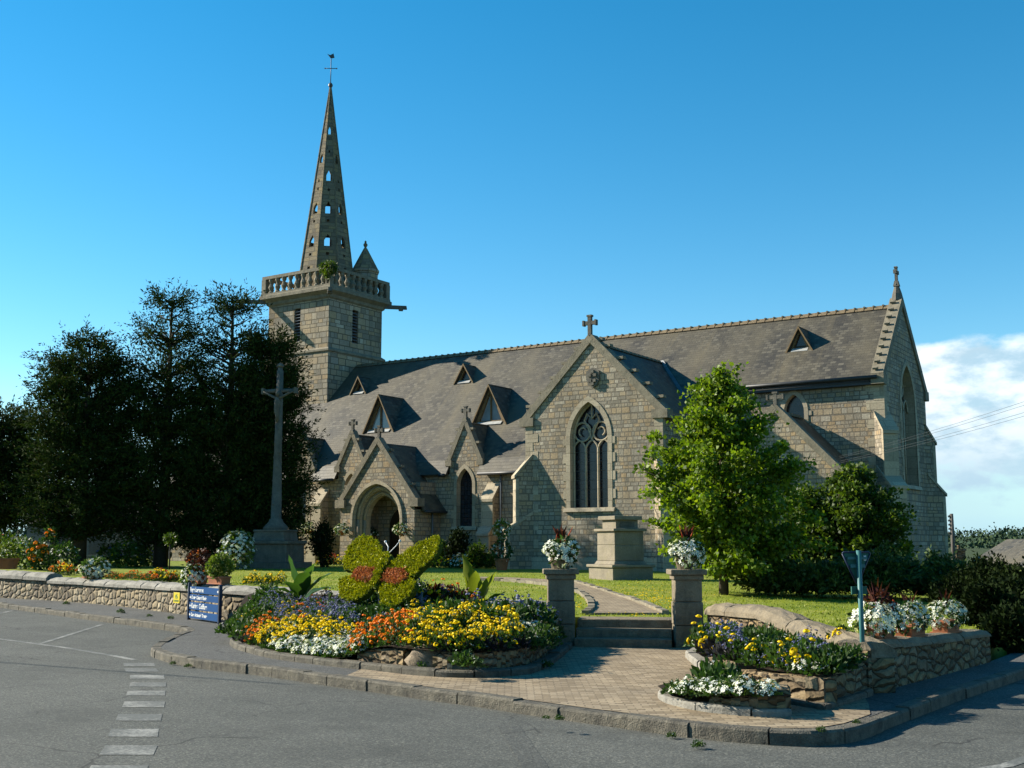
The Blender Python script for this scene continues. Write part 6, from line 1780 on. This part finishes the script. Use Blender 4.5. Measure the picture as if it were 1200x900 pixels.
# big-leaved plants
def leafplant(label, base, mat, specs, seed, group=None):
    rng = np.random.default_rng(seed); t = thing('big_leaved_plant', label, 'plant', tuple(base), group)
    for (az, lean, L, W, curl) in specs:
        mb = MB(); n = 9; V = []
        dh = np.array((math.cos(az), math.sin(az), 0)); sd = np.array((-dh[1], dh[0], 0))
        p = np.array(base, float); ang_ = lean
        for i in range(n + 1):
            f = i / n; ang_ = lean + curl * f * f
            w_ = W * (.12 + .88 * math.sin(math.pi * min(1, max(0, (f - .12) / .88)) ** .8)) if f > .12 else W * .1
            if i == n: w_ = .004
            up_ = np.cross(sd, dh * math.sin(ang_) + Z * math.cos(ang_)); up_ = -up_
            wav = .015 * math.sin(f * 19 + az)
            V += [p - sd * w_ + up_ * (w_ * .35 + wav), p.copy(), p + sd * w_ + up_ * (w_ * .35 - wav)]
            p = p + (dh * math.sin(ang_) + Z * math.cos(ang_)) * L / n
        F = []
        for i in range(n):
            for k in (0, 1): F.append((i * 3 + k, i * 3 + k + 1, i * 3 + k + 4, i * 3 + k + 3))
        mb.add(V, F, 0, True); mb.build('leaf', mat, t)
    mb = MB(); mb.tube([np.array(base) - Z * .05, np.array(base) + Z * .18], [.03, .02], 6); mb.build('stem', mat, t)
def bp(px, py): p = at_f(px, py, bed_z); return np.array((p[0], p[1], bed_z(p[0], p[1])))
c = bp(352, 706); yr = YAW
leafplant('dark green big-leaved plant rising before the wall left of the butterfly', c, M['bigleaf'], [(yr + .1, .65, .85, .16, .7), (yr + 2.9, .35, .95, .15, -.2), (yr - 1.2, .45, .8, .17, .9), (yr - .5, .3, .85, .16, .5), (yr + 3.6, .9, .65, .15, .9), (yr + .6, 1.0, .75, .14, .8), (yr - 2.0, .7, .7, .15, .9)], 5)
c = bp(556, 720)
leafplant('yellow-green big-leaved plant with upright blades right of the butterfly', c, M['cannaleaf'], [(yr - 2.3, .22, 1.1, .17, .25), (yr + 2.3, .2, 1.0, .16, .2), (yr - 1.5, .3, .85, .15, .5), (yr - .8, .55, .95, .13, .35), (yr - .6, .95, .8, .12, .3), (yr - 1.2, .9, .6, .13, .5), (yr - 2.0, .85, .65, .14, .6)], 6)

# ------------------------------------------------------------------ the planted butterfly
bd = 19.3; bc = at_d(450, 712, bd); bc[2] = bed_z(bc[0], bc[1])
bt = thing('floral_butterfly', 'large butterfly figure planted in yellow-green and red sedum, standing in the bed', 'floral sculpture', tuple(bc))
_fa = YAW - math.pi / 2 - rad(42)                       # the wings face left of the camera, towards the afternoon sun
_nh = np.array((math.cos(_fa), math.sin(_fa), 0)); TN = unit(_nh * .83 + Z * .56)
TU = unit(np.cross(Z, TN)); TV = np.cross(TN, TU)
def bp3(px, py, out=0.0):
    """pixel outline laid on the leaning plane of the butterfly (about 1.7 m wide)"""
    r = _ray(px, py); nrm = TN; p0 = bc + TV * .1 - TN * .0
    tt = ((p0 - EYE) @ nrm) / (r @ nrm); return EYE + r * tt + TN * out
def tuft_panel(name, px, mat, under, thick, par, size=(.035, .055), step=.052, out=0.0, cup=0.0):
    px = [tuple(p) for p in smooth_line(px + [px[0]], 4)[:-1]]
    Q = [bp3(x, y, out) for x, y in px]
    cen = sum(Q) / len(Q)
    mb = MB(); mb.prism(Q, -TN * thick); o = mb.build(name, M[under], par)
    l2 = [((q - cen) @ TU, (q - cen) @ TV) for q in Q]
    xs = [a for a, _ in l2]; ys = [b for _, b in l2]; P = []; y = min(ys); r_ = 0
    while y < max(ys):
        x = min(xs) + (step / 2 if r_ % 2 else 0)
        while x < max(xs):
            a, b = x + random.uniform(-.2, .2) * step, y + random.uniform(-.2, .2) * step
            if inside(l2, a, b): P.append(cen + TU * a + TV * b + TN * random.uniform(.0, .014))
            x += step
        y += step * .86; r_ += 1
    for q0, q1 in zip(Q, Q[1:] + Q[:1]):
        m = max(1, int(np.linalg.norm(q1 - q0) / step))
        for k in range(m):
            w_ = q0 + (q1 - q0) * k / m; P.append(w_ + unit(cen - w_) * .028 - TN * random.uniform(.0, thick))
    P = np.array(P); rng = np.random.default_rng(9)
    PP = np.repeat(P, 9, axis=0) + rng.normal(size=(len(P) * 9, 3)) * .012
    D = TN + rng.normal(size=PP.shape) * .75 + Z * .25
    V, F = leaves(PP - bc, D, rng.uniform(size[0], size[1], len(PP)), .75, .2, rng)
    np_mesh('sedum_tufts', V, F, M[mat], o); return o
tuft_panel('upper_wing', [(404, 668), (403, 655), (410, 640), (420, 630), (430, 628), (441, 633), (448, 645), (449, 658), (441, 668), (425, 669)], 'sedum', 'sedum_under', .09, bt, size=(.028, .045), step=.045)
tuft_panel('upper_wing', [(452, 668), (460, 658), (478, 645), (498, 634), (514, 629), (514, 642), (507, 655), (494, 666), (484, 676), (470, 674)], 'sedum', 'sedum_under', .09, bt, size=(.028, .045), step=.045)
tuft_panel('lower_wing', [(397, 690), (399, 680), (408, 675), (425, 676), (440, 680), (436, 690), (425, 700), (410, 704), (400, 700)], 'sedum', 'sedum_under', .09, bt, size=(.028, .045), step=.045)
tuft_panel('lower_wing', [(446, 704), (446, 690), (455, 680), (472, 675), (484, 678), (487, 688), (478, 700), (464, 710), (450, 713)], 'sedum', 'sedum_under', .09, bt, size=(.028, .045), step=.045)
tuft_panel('wing_patch', [(413, 678), (420, 668), (438, 666), (444, 670), (440, 682), (425, 683)], 'redsedum', 'redsedum_under', .1, bt, out=.03)
tuft_panel('wing_patch', [(450, 682), (456, 669), (470, 667), (479, 673), (476, 682), (462, 685)], 'redsedum', 'redsedum_under', .1, bt, out=.03)
tuft_panel('body', [(438, 690), (440, 676), (446, 664), (453, 652), (458, 650), (459, 658), (452, 668), (447, 680), (443, 692)], 'sedum', 'sedum_under', .16, bt, out=.06)
for ex in ((455, 638), (472, 637)):
    mb = MB(); p0 = bp3(456, 652, .05); p1 = bp3(ex[0], ex[1], .08); p2 = (p0 + p1) / 2 + TU * .03 + TV * .03
    mb.tube([p0, p2, p1], .008, 5); mb.lathe(tuple(p1), [(.008, -.025), (.022, -.008), (.022, .012), (.008, .025)], 8, smooth=True); mb.build('antenna', M['signwhite'], bt)
mb = MB()
for px in (415, 440, 468, 490):
    q = bp3(px, 690, -.1); mb.tube([q, np.array((q[0], q[1], bed_z(q[0], q[1]) - .1)) + FH * .25], .018, 5)
    mb.tube([q, np.array((q[0], q[1], bed_z(q[0], q[1]) - .1))], .018, 5)
mb.build('support_legs', M['iron'], bt)

# ------------------------------------------------------------------ right-hand beds
RB = [(-7.72, 17.2), (-7.55, 16.3), (-6.75, 14.75), (-5.75, 13.35), (-4.75, 12.38), (-4.1, 12.0), (-4.02, 12.6), (-4.05, 13.35)]
RBb = [tuple(RW1), tuple(RW0)]
def rb_z(x, y, clip=True):
    if clip and not inside(RBP, x, y): return .13
    d = abs((x - RW0[0]) * (RW1[1] - RW0[1]) - (y - RW0[1]) * (RW1[0] - RW0[0])) / np.linalg.norm(RW1 - RW0)
    return .54 - .11 * min(d, 1.6) + .02
rb = thing('flower_bed', 'raised flower bed at the foot of the sloping wall right of the gate', 'flower bed', (-5.5, 14, .12))
RBP = RB + [(-4.3, 13.6), (-7.7, 17.4)]
so = sheet('soil', RBP, lambda x, y: rb_z(x, y, False), .3, M['soil'], kind=None); adopt(so, rb)
stones([(-7.75, 16.75), (-7.55, 16.1), (-6.62, 14.58), (-5.9, 13.5)], .16, .1, .22, .5, M['capstone'], 'stone_edging', .01, rb, None, 1)
low_wall([(-5.75, 13.3), (-4.75, 12.3), (-4.05, 11.93)], .2, .1, [.30, .40, .42], M['rubble_fine'], 'retaining_wall', rb)
low_wall([(-4.03, 11.92), (-4.0, 13.3)], .2, .1, [.42, .48], M['rubble_fine'], 'retaining_wall', rb)
stones([(-4.65, 12.12), (-3.98, 11.80), (-3.93, 12.6), (-3.93, 13.3)], .1, .1, .19, .6, M['kerb'], 'stone_edging', .008, rb, None, 1)
SB = [(-5.92, 12.15), (-5.9, 11.85), (-5.6, 11.42), (-5.2, 11.13), (-4.9, 11.0), (-4.45, 10.98), (-4.12, 11.22), (-4.35, 11.75), (-5.0, 12.3), (-5.6, 12.5)]
sb = thing('flower_bed', 'small kidney-shaped flower bed on the brick paving with a low stone rim', 'flower bed', (-5, 11.7, .12))
def sb_z(x, y, clip=True):
    if clip and not inside(SB, x, y): return .13
    return .24 + .08 * sstep((x + 5.6) / 1.2)
so = sheet('soil', SB, lambda x, y: sb_z(x, y, False), .25, M['soil'], kind=None); adopt(so, sb)
stones(smooth_line(SB[:7], 5), .12, .1, .20, .6, M['capstone'], 'stone_edging', .008, sb, None, 1)
low_wall([tuple(p) for p in smooth_line([(-4.95, 11.1), (-4.5, 11.06), (-4.16, 11.28)], 5)], .12, .1, [.25, .33, .38], M['rubble_fine'], 'rim_wall', sb)
low_wall([(-4.15, 11.27), (-4.33, 11.75), (-4.8, 12.15)], .14, .1, [.38, .38, .3], M['rubble_fine'], 'rim_wall', sb)
def Rb(kind, px, step, h, s, lab, cat, grp): return band(kind, px, rb_z, step, h, s, lab, cat, grp, 250, RBP)
def Sb(kind, px, step, h, s, lab, cat, grp): return band(kind, px, sb_z, step, h, s, lab, cat, grp, 250, SB)
GR = 'in the bed below the sloping wall'
n2 = Rb('tall_marigold', [(820, 755), (835, 738), (880, 742), (935, 752), (962, 764), (960, 782), (900, 785), (840, 775)], .24, .3, 1.0, 'tall yellow marigold plant in the bed below the sloping wall', 'marigold', 'tall yellow marigolds ' + GR)
n2 += Rb('blue_ageratum', [(826, 745), (832, 726), (865, 726), (868, 744)], .2, .3, 1.0, 'blue ageratum plant in the bed below the sloping wall', 'ageratum', 'blue ageratums ' + GR)
n2 += Rb('blue_ageratum', [(935, 748), (945, 734), (962, 738), (965, 755)], .2, .25, .9, 'blue ageratum plant in the bed below the sloping wall', 'ageratum', 'blue ageratums ' + GR)
n2 += Rb('blue_ageratum', [(870, 795), (870, 778), (930, 780), (935, 798)], .18, .1, .7, 'blue ageratum plant in the bed below the sloping wall', 'ageratum', 'blue ageratums ' + GR)
n2 += Rb('green_bedding', [(815, 775), (830, 735), (900, 740), (985, 770), (995, 785), (960, 798), (880, 798)], .24, .12, 1.3, 'leafy green plant in the bed below the sloping wall', 'trailing plant', 'leafy plants ' + GR)
n2 += Rb('green_bedding', [(955, 775), (990, 768), (1000, 785), (965, 805)], .15, .08, 1.3, 'leafy green plant in the bed below the sloping wall', 'trailing plant', 'leafy plants ' + GR)
n2 += Rb('white_begonia', [(812, 772), (815, 758), (840, 764), (838, 778)], .16, .15, .9, 'white begonia plant in the bed below the sloping wall', 'begonia', 'white begonias ' + GR)
n2 += Rb('white_begonia', [(930, 790), (945, 778), (965, 782), (955, 792)], .2, .15, .8, 'white begonia plant in the bed below the sloping wall', 'begonia', 'white begonias ' + GR)
n2 += Sb('white_begonia', [(790, 812), (797, 798), (850, 800), (895, 806), (902, 822), (870, 830), (830, 828)], .125, .14, .95, 'white begonia plant in the small kidney-shaped bed', 'begonia', 'white begonias in the small bed')
n2 += Sb('green_bedding', [(790, 815), (850, 803), (902, 815), (870, 830), (830, 830)], .17, .06, .9, 'leafy green plant in the small kidney-shaped bed', 'trailing plant', 'leafy plants in the small bed')
n2 += Rb('dark_bedding', [(820, 800), (830, 770), (865, 775), (862, 800)], .16, .14, 1.3, 'dark-leaved plant at the narrow end of the bed below the sloping wall', 'lobelia', 'dark-leaved plants ' + GR)
for px, py in ((838, 800), (850, 796), (842, 792), (855, 803)):
    p = at_z(px, py + 6, .26); plant('green_bedding', (p[0], p[1], .2), 1.6 + random.random() * .4, 'tall leafy green plant in the small kidney-shaped bed', 'trailing plant', 'tall leafy plants between the two right beds')
print('right beds', n2)

# ------------------------------------------------------------------ planters
def flowering(par, c, r, h, nleaf, nfl, pet, leafmat, rng, tmpl=PETAL5, fs=.035, ls=.07, name='flowers', bias=(0, 0, 0)):
    """a rounded mass of leaves and flower heads"""
    c = np.asarray(c, float) - ORIG[par.name]
    v = unit(rng.normal(size=(nleaf, 3))); P = c + v * np.array((r, r, h)) * rng.uniform(.5, 1.0, (nleaf, 1)) ** .6 * (1 + .15 * np.sin(v[:, :1] * 5 + 1))
    V, F = leaves(P, v + rng.normal(size=v.shape) * .6, rng.uniform(ls * .7, ls * 1.3, nleaf), .6, .15, rng)
    np_mesh('foliage', V, F, M[leafmat], par)
    if nfl:
        v = unit(rng.normal(size=(nfl, 3)) + np.array(bias)); P = c + v * np.array((r, r, h)) * rng.uniform(.93, 1.1, (nfl, 1))
        V, F = stamp(tmpl[0], tmpl[1], P, v + rng.normal(size=v.shape) * .3 + Z * .3, rng.uniform(.7, 1.2, nfl) * fs, rng)
        np_mesh(name, V, F, M[pet], par)
def spikes(par, c, n, L, mat, rng, spread=.45, w=.02):
    mb = MB(); c = np.asarray(c, float)
    for k in range(n):
        q = rng.uniform(0, 6.28); ln = rng.uniform(.1, spread); d = np.array((math.cos(q) * math.sin(ln), math.sin(q) * math.sin(ln), math.cos(ln))); l = L * rng.uniform(.55, 1.0)
        s = np.array((-math.sin(q), math.cos(q), 0)) * w
        mid = c + d * l * .55; tip = c + d * l + np.array((math.cos(q), math.sin(q), -.6)) * l * .12
        mb.add([c - s * .5, c + s * .5, mid + s, tip, mid - s], [(0, 1, 2, 3, 4)])
    mb.build('spiky_leaves', mat, par)
def pot_lathe(c, r0, r1, h, mat, par, name='pot', n=14):
    mb = MB(); mb.lathe(c, [(r0, 0), (r1, h * .86), (r1 * 1.08, h * .87), (r1 * 1.08, h), (r1 * .92, h), (r1 * .9, h * .9)], n); return mb.build(name, mat, par)
rng = np.random.default_rng(77)
for lab, (px, py), red in (('planter of white petunias on the left gate pillar', pL, 'redleaf'), ('planter of white petunias under the maple on the right gate pillar', pR, 'redleaf')):
    t = thing('flower_planter', lab, 'planter', (px, py, 1.39), 'planters on the gate pillars')
    pot_lathe((px, py, 1.39), .15, .20, .26, M['mossclay'], t)
    k = np.array((px, py, 1.72)) + RV * .03; flowering(t, k, .30, .17, 420, 80, 'white', 'bedleaf', rng, PETAL5, .045, .075, bias=(-RV + FH * -1) * .5)
    k2 = np.array((px, py, 1.60)) - FH * .12 + RV * .05; flowering(t, k2, .24, .19, 160, 40, 'white', 'bedleaf', rng, PETAL5, .042, .07, bias=-FH * .8)
    spikes(t, np.array((px, py, 1.82)), 22, .40, M['redleaf'], rng, .5, .018)
    mb = MB(); 
    for q in range(7):
        b_ = np.array((px, py, 1.85)) + rng.normal(size=3) * (.05, .05, .01); tp_ = b_ + np.array((rng.normal() * .06, rng.normal() * .06, rng.uniform(.14, .30))); mb.tube([b_, (b_ + tp_) / 2 + rng.normal(size=3) * .01, tp_], [.005, .011, .004], 5)
    mb.build('flower_spike', M['red'], t)
t = thing('flower_planter', 'trailing green growth with white petunias against the foot of the right gate pillar', 'plant', (pR[0], pR[1], .5)) if False else None
def wall_pt(f): a = np.array((-4.0, 13.38)); b = np.array((-3.8, 15.4)); c_ = np.array((-3.6, 17.98)); return (a + (b - a) * f * 2 if f < .5 else b + (c_ - b) * (f - .5) * 2) + np.array((-.19, .02))
def trough(t, c, u, L, w, h, mat):
    c = np.asarray(c, float); u = np.asarray(u, float); v = np.array((-u[1], u[0], 0)); mb = MB()
    mb.obox(c + Z * h / 2, u * L / 2 * .92, v * w / 2 * .86, Z * h / 2, 0, 1.08); mb.obox(c + Z * (h - .015), u * L / 2 * 1.04, v * w / 2 * 1.02, Z * .022); mb.obox(c + Z * .012, u * L / 2 * 1.06, v * w / 2 * 1.1, Z * .012)
    return mb.build('trough', mat, t, bevel=.006)
wu = unit(np.array((.14, 1.4, 0)))
for i, (f, lab, r, fs) in enumerate(((.2, 'planter of white petunias and bronze coleus on the wall behind the give-way sign', .29, .045), (.46, 'middle planter of white petunias in terracotta on the right wall', .24, .034), (.74, 'farthest planter, small pale petunias, on the right wall', .26, .032))):
    f_ = f; p = wall_pt(f); zt = .69 - .12 * f
    t = thing('flower_planter', lab, 'planter', (p[0], p[1], zt), 'planters along the right wall')
    trough(t, (p[0], p[1], zt), wu, .5, .24, .17, M['terracotta'])
    for k in (-1, 1): flowering(t, np.array((p[0], p[1], zt + .24)) + wu * .14 * k, r * .88, .19, 280, 95, 'white', 'bedleaf', rng, PETAL5, fs, .06, bias=(-FH + Z) * .4)
    if i == 0: flowering(t, np.array((p[0], p[1], zt + .42)) + wu * .1, .16, .14, 170, 26, 'red', 'redleaf', rng, POMPOM, .018, .08)
    spikes(t, np.array((p[0], p[1], zt + .3)), 10, .34 if i else .5, M['redleaf'], rng, .3, .014)
p = at_d(987, 738, 14.3); p[2] = lawn_z(p[0], p[1])
t = thing('marigold_pot', 'small clump of yellow and orange marigolds left of the nearest wall planter', 'planter', (p[0], p[1], p[2])); pot_lathe(tuple(p), .1, .13, .14, M['terracotta'], t); flowering(t, p + Z * .2, .16, .1, 120, 22, 'yellow', 'bedleaf', rng, POMPOM, .03, .06)
# planters on the long left wall
def wcap(px, z):
    c_, d_ = wall_front(px, 690); n_ = np.array((-d_[1], d_[0], 0)); p = c_ + n_ * .21; p[2] = z; return p, np.array((d_[0], d_[1], 0))
p, u_ = wcap(97, .81)
t = thing('flower_planter', 'terracotta trough of white petunias on the left wall beside the raised coping', 'planter', tuple(p), 'planters on the left wall'); trough(t, p, u_, .75, .26, .22, M['terracotta'])
flowering(t, p + u_ * .28 + Z * .30, .42, .27, 700, 120, 'white', 'bedleaf', rng, PETAL5, .05, .1, bias=-FH * .5); flowering(t, p - u_ * .3 + Z * .32, .18, .16, 150, 12, 'yellow', 'paleleaf', rng, POMPOM, .03, .08)
p, u_ = wcap(222, .88)
t = thing('flower_planter', 'planter of trailing white flowers on the wall above the yellow plate', 'planter', tuple(p), 'planters on the left wall'); trough(t, p, u_, .5, .26, .2, M['terracotta'])
flowering(t, p - u_ * .12 + Z * .16 - FH * .12, .30, .30, 480, 90, 'white', 'bedleaf', rng, PETAL5, .045, .085, bias=-FH * .6); flowering(t, p + u_ * .1 + Z * .42, .2, .15, 150, 10, 'orange', 'redleaf', rng, POMPOM, .025, .09)
p, u_ = wcap(247, .89)
t = thing('flower_planter', 'rounded yellow-green bush in a terracotta trough on the wall above the blue sign', 'planter', tuple(p), 'planters on the left wall'); trough(t, p, u_, .62, .26, .18, M['terracotta'])
flowering(t, p + Z * .40, .31, .26, 1500, 0, 'white', 'paleleaf', rng, PETAL5, .04, .07)
p = at_d(8, 662, 40.5); p[2] = .95
t = thing('flower_planter', 'leafy pale green planter on the high coping at the left edge', 'planter', tuple(p), 'planters on the left wall'); pot_lathe(tuple(p), .3, .4, .38, M['terracotta'], t); flowering(t, p + Z * .58, .42, .3, 500, 0, 'white', 'paleleaf', rng, PETAL5, .04, .12)
# baskets hung on the church
for lab, (px, py), Y in (('hanging basket of white flowers left of the porch arch', (402, 622), 39.8), ('hanging basket of white flowers right of the porch arch', (471, 622), 39.8), ('hanging basket of white flowers on the buttress left of the porch', (362, 620), 41.0), ('small basket hanging inside the shaded porch', (437, 628), 41.2)):
    p = at_Y(px, py, Y); t = thing('hanging_basket', lab, 'hanging basket', tuple(p), 'hanging baskets at the porch')
    mb = MB(); mb.lathe(tuple(p - Z * .22), [(.06, 0), (.17, .12), (.2, .22)], 10); mb.build('basket', M['terracotta'], t)
    flowering(t, p + Z * .06 - RV * .06, .34, .24, 260, 60, 'white', 'bedleaf', rng, PETAL5, .05, .1)
    mb = MB(); mb.tube([p + Z * .1 + np.array((0, .3, .3)), p + Z * .1 + np.array((0, .0, .35)), p], .012, 5); mb.build('bracket', M['iron'], t)
# planting along the church
def cpt(px, py): p = at_f(px, py, lawn_z); p = np.array((p[0], p[1], lawn_z(p[0], p[1]))); return p
def tall_planter(px, d, h, label, pet='white'):
    p = gpt(px, d); t = thing('tall_planter', label, 'planter', tuple(p))
    pot_lathe(tuple(p), .2, .28, .45, M['terracotta'], t); flowering(t, p + Z * .75, .42, .42, 380, 34, pet, 'bedleaf', rng, PETAL5, .05, .12); flowering(t, p + Z * (h - .3), .36, .36, 320, 70, pet, 'paleleaf', rng, PETAL5, .05, .11)
    mb = MB(); mb.tube([p, p + Z * (h - .3)], .03, 6); mb.build('stem', M['bark'], t)
tall_planter(588, 45.5, 1.9, 'tall two-tier planter of white flowers at the gable buttress')
for i, (px, d, r, h, mat, lab) in enumerate(((378, 48, .5, 1.9, 'darkhedge', 'dark upright shrub left of the porch'), (535, 49.5, .7, 1.5, 'darkhedge', 'dark shrub below the lancet window'), (560, 48, .6, 1.0, 'shrubleaf', 'low green shrub at the foot of the nave wall'), (508, 48.5, .5, 1.2, 'shrubleaf', 'green shrub right of the porch'), (690, 37.5, .0, .0, None, ''))):
    if mat: shrub('shrub', lab, 'shrub', gpt(px, d), r, r, h, M[mat], 1800, (.09, .16), 80 + i, lobes=6)
def flower_row(pxs, y0, y1, kinds, n, label, cat, group, s=1.6):
    for k in range(n):
        px = pxs[0] + (pxs[1] - pxs[0]) * (k + random.random()) / n; p = cpt(px, random.uniform(y0, y1)); kind = random.choice(kinds)
        plant(kind, tuple(p), s * random.uniform(.8, 1.2), label[kind], cat[kind], group[kind])
LB_ = {'yellow_marigold': 'yellow marigold plant in the flower border at the church wall', 'orange_marigold': 'orange marigold plant in the flower border at the church wall', 'white_daisy': 'white daisy plant in the flower border at the church wall', 'red_bedding': 'red geranium plant in the flower border at the church wall', 'blue_ageratum': 'blue ageratum plant in the flower border at the church wall'}
CB_ = {'yellow_marigold': 'marigold', 'orange_marigold': 'marigold', 'white_daisy': 'daisy', 'red_bedding': 'geranium', 'blue_ageratum': 'ageratum'}
GB_ = {k: CB_[k] + ' ' + k.split('_')[0] + ' in the church border' for k in LB_}
flower_row((512, 560), 663, 667, ['yellow_marigold', 'orange_marigold', 'yellow_marigold', 'white_daisy'], 26, LB_, CB_, GB_)
flower_row((372, 402), 661, 664, ['yellow_marigold', 'red_bedding'], 12, LB_, CB_, GB_)
flower_row((560, 600), 662, 666, ['blue_ageratum', 'white_daisy', 'red_bedding'], 14, LB_, CB_, GB_, 1.4)
# border behind the left wall: shrubs and tall flowers
for i, (px, d, r, h, mat, pet, tm, fs, nf, lab) in enumerate((
    (278, 44, .68, 1.6, 'paleleaf', 'white', PETAL5, .07, 150, 'grey-green bush covered in white flowers left of the calvary'),
    (298, 46, .5, 1.1, 'redleaf', 'red', POMPOM, .04, 12, 'brown-leaved bush between the white bush and the calvary'),
    (45, 43, .38, 1.15, 'bedleaf', 'orange', POMPOM, .085, 22, 'tall orange-flowered geraniums above the left wall'),
    (57, 45, .28, 1.75, 'bedleaf', 'orange', POMPOM, .085, 12, 'highest orange geraniums left of the white planter'),
    (28, 44, .55, 1.3, 'shrubleaf', 'white', PETAL5, .05, 40, 'dark bush with pale flowers behind the high coping'),
    (75, 44, .5, 1.1, 'bedleaf', 'white', PETAL5, .05, 20, 'green bush behind the terracotta trough'),
    (6, 45, .6, 1.6, 'shrubleaf', 'red', POMPOM, .05, 10, 'leafy bush at the left edge behind the planter'),
    (146, 47, .55, 1.25, 'shrubleaf', 'yellow', POMPOM, .05, 6, 'green bush on the lawn under the yews'),
    (160, 48, .5, 1.1, 'bedleaf', 'white', PETAL5, .06, 18, 'pale-flowered bush beside the green bush under the yews'),
    (128, 48, .5, 1.0, 'shrubleaf', 'blue', POMPOM, .06, 16, 'blue-flowered bush under the yews'),
    (175, 50, .5, .9, 'shrubleaf', 'blue', POMPOM, .07, 26, 'low blue hydrangea under the yews right of the pale bush'),
    (233, 43, .42, .85, 'redleaf', 'orange', POMPOM, .05, 14, 'bronze-leaved bush behind the yellow-green planter'))):
    p = gpt(px, d); t = thing('flowering_bush', lab, 'bush', tuple(p), 'bushes behind the left wall')
    h *= .84; flowering(t, p + Z * h * .52, r, h * .52, 620, nf, pet, mat, rng, tm, fs, .13, bias=(-FH + Z) * .6)
p = gpt(199, 44); t = thing('standard_rose', 'thin-stemmed standard shrub alone on the lawn before the yews', 'shrub', tuple(p)); mb = MB(); mb.tube([p, p + Z * 1.0], .03, 6); mb.build('stem', M['bark'], t); flowering(t, p + Z * 1.15, .26, .2, 160, 0, 'white', 'shrubleaf', rng, PETAL5, .04, .13)
def lawn_row(pxs, y0, y1, kinds, n, where, s=1.2):
    lab = {k: v.split(' in the')[0] + ' ' + where for k, v in LB_.items()}; grp = {k: v.split(' in the')[0] + ' ' + where for k, v in GB_.items()}
    flower_row(pxs, y0, y1, kinds, n, lab, CB_, grp, s)
lawn_row((176, 206), 681, 683, ['yellow_marigold', 'orange_marigold', 'red_bedding'], 12, 'behind the wall left of the white planter', 1.3)
lawn_row((287, 332), 684, 686, ['yellow_marigold'], 14, 'behind the wall right of the blue sign', 1.1)
lawn_row((125, 175), 677, 680, ['orange_marigold', 'red_bedding'], 14, 'along the back of the left wall', 1.0)
lawn_row((60, 85), 670, 675, ['yellow_marigold', 'orange_marigold'], 8, 'beside the terracotta trough on the left wall', 1.4)
# dandelions in the lawn right of the path
P = []
while len(P) < 420:
    px, py = random.gauss(745, 38), random.gauss(706, 9)
    p = at_f(px, py, lawn_z)
    if inside(LAWN, p[0], p[1]) and not inside(path, p[0], p[1]): P.append((p[0], p[1], lawn_z(p[0], p[1]) + .05))
P = np.array(P); V, F = stamp(POMPOM[0], POMPOM[1], P, np.tile((0, 0, 1.0), (len(P), 1)) + RNG.normal(size=P.shape) * .2, RNG.uniform(.010, .018, len(P)))
o = np_mesh('dandelions', V, F, M['yellow']); o['kind'] = 'stuff'; o['label'] = 'scattered tiny yellow dandelions in the lawn right of the path'; o['category'] = 'flowers'
# weeds along the kerb and wall foot
for i, (px, py) in enumerate(((141, 718), (175, 722), (200, 725), (78, 708), (212, 746), (203, 778), (221, 781), (640, 841), (655, 843), (787, 863), (818, 875), (791, 823), (843, 831), (962, 856), (1004, 847), (885, 838))):
    p = at_z(px, py, .02 if py in (778, 781, 863, 875, 846, 746) else .13); plant('green_bedding', (p[0], p[1], p[2] - .01), (.32 if py > 740 else .55) * random.uniform(.7, 1.3), 'small green weed sprouting at the kerb or wall foot', 'weed', 'weeds along kerbs and wall foot')
for px, py, s_ in ((500, 782, 1.0), (512, 781, 1.1), (523, 781, .9), (640, 778, .6)):
    p = at_z(px, py, .2); plant('green_bedding', (p[0], p[1], .15), s_, 'small green weed growing between kerb and wall of the big bed', 'weed', 'weeds along the big bed wall')
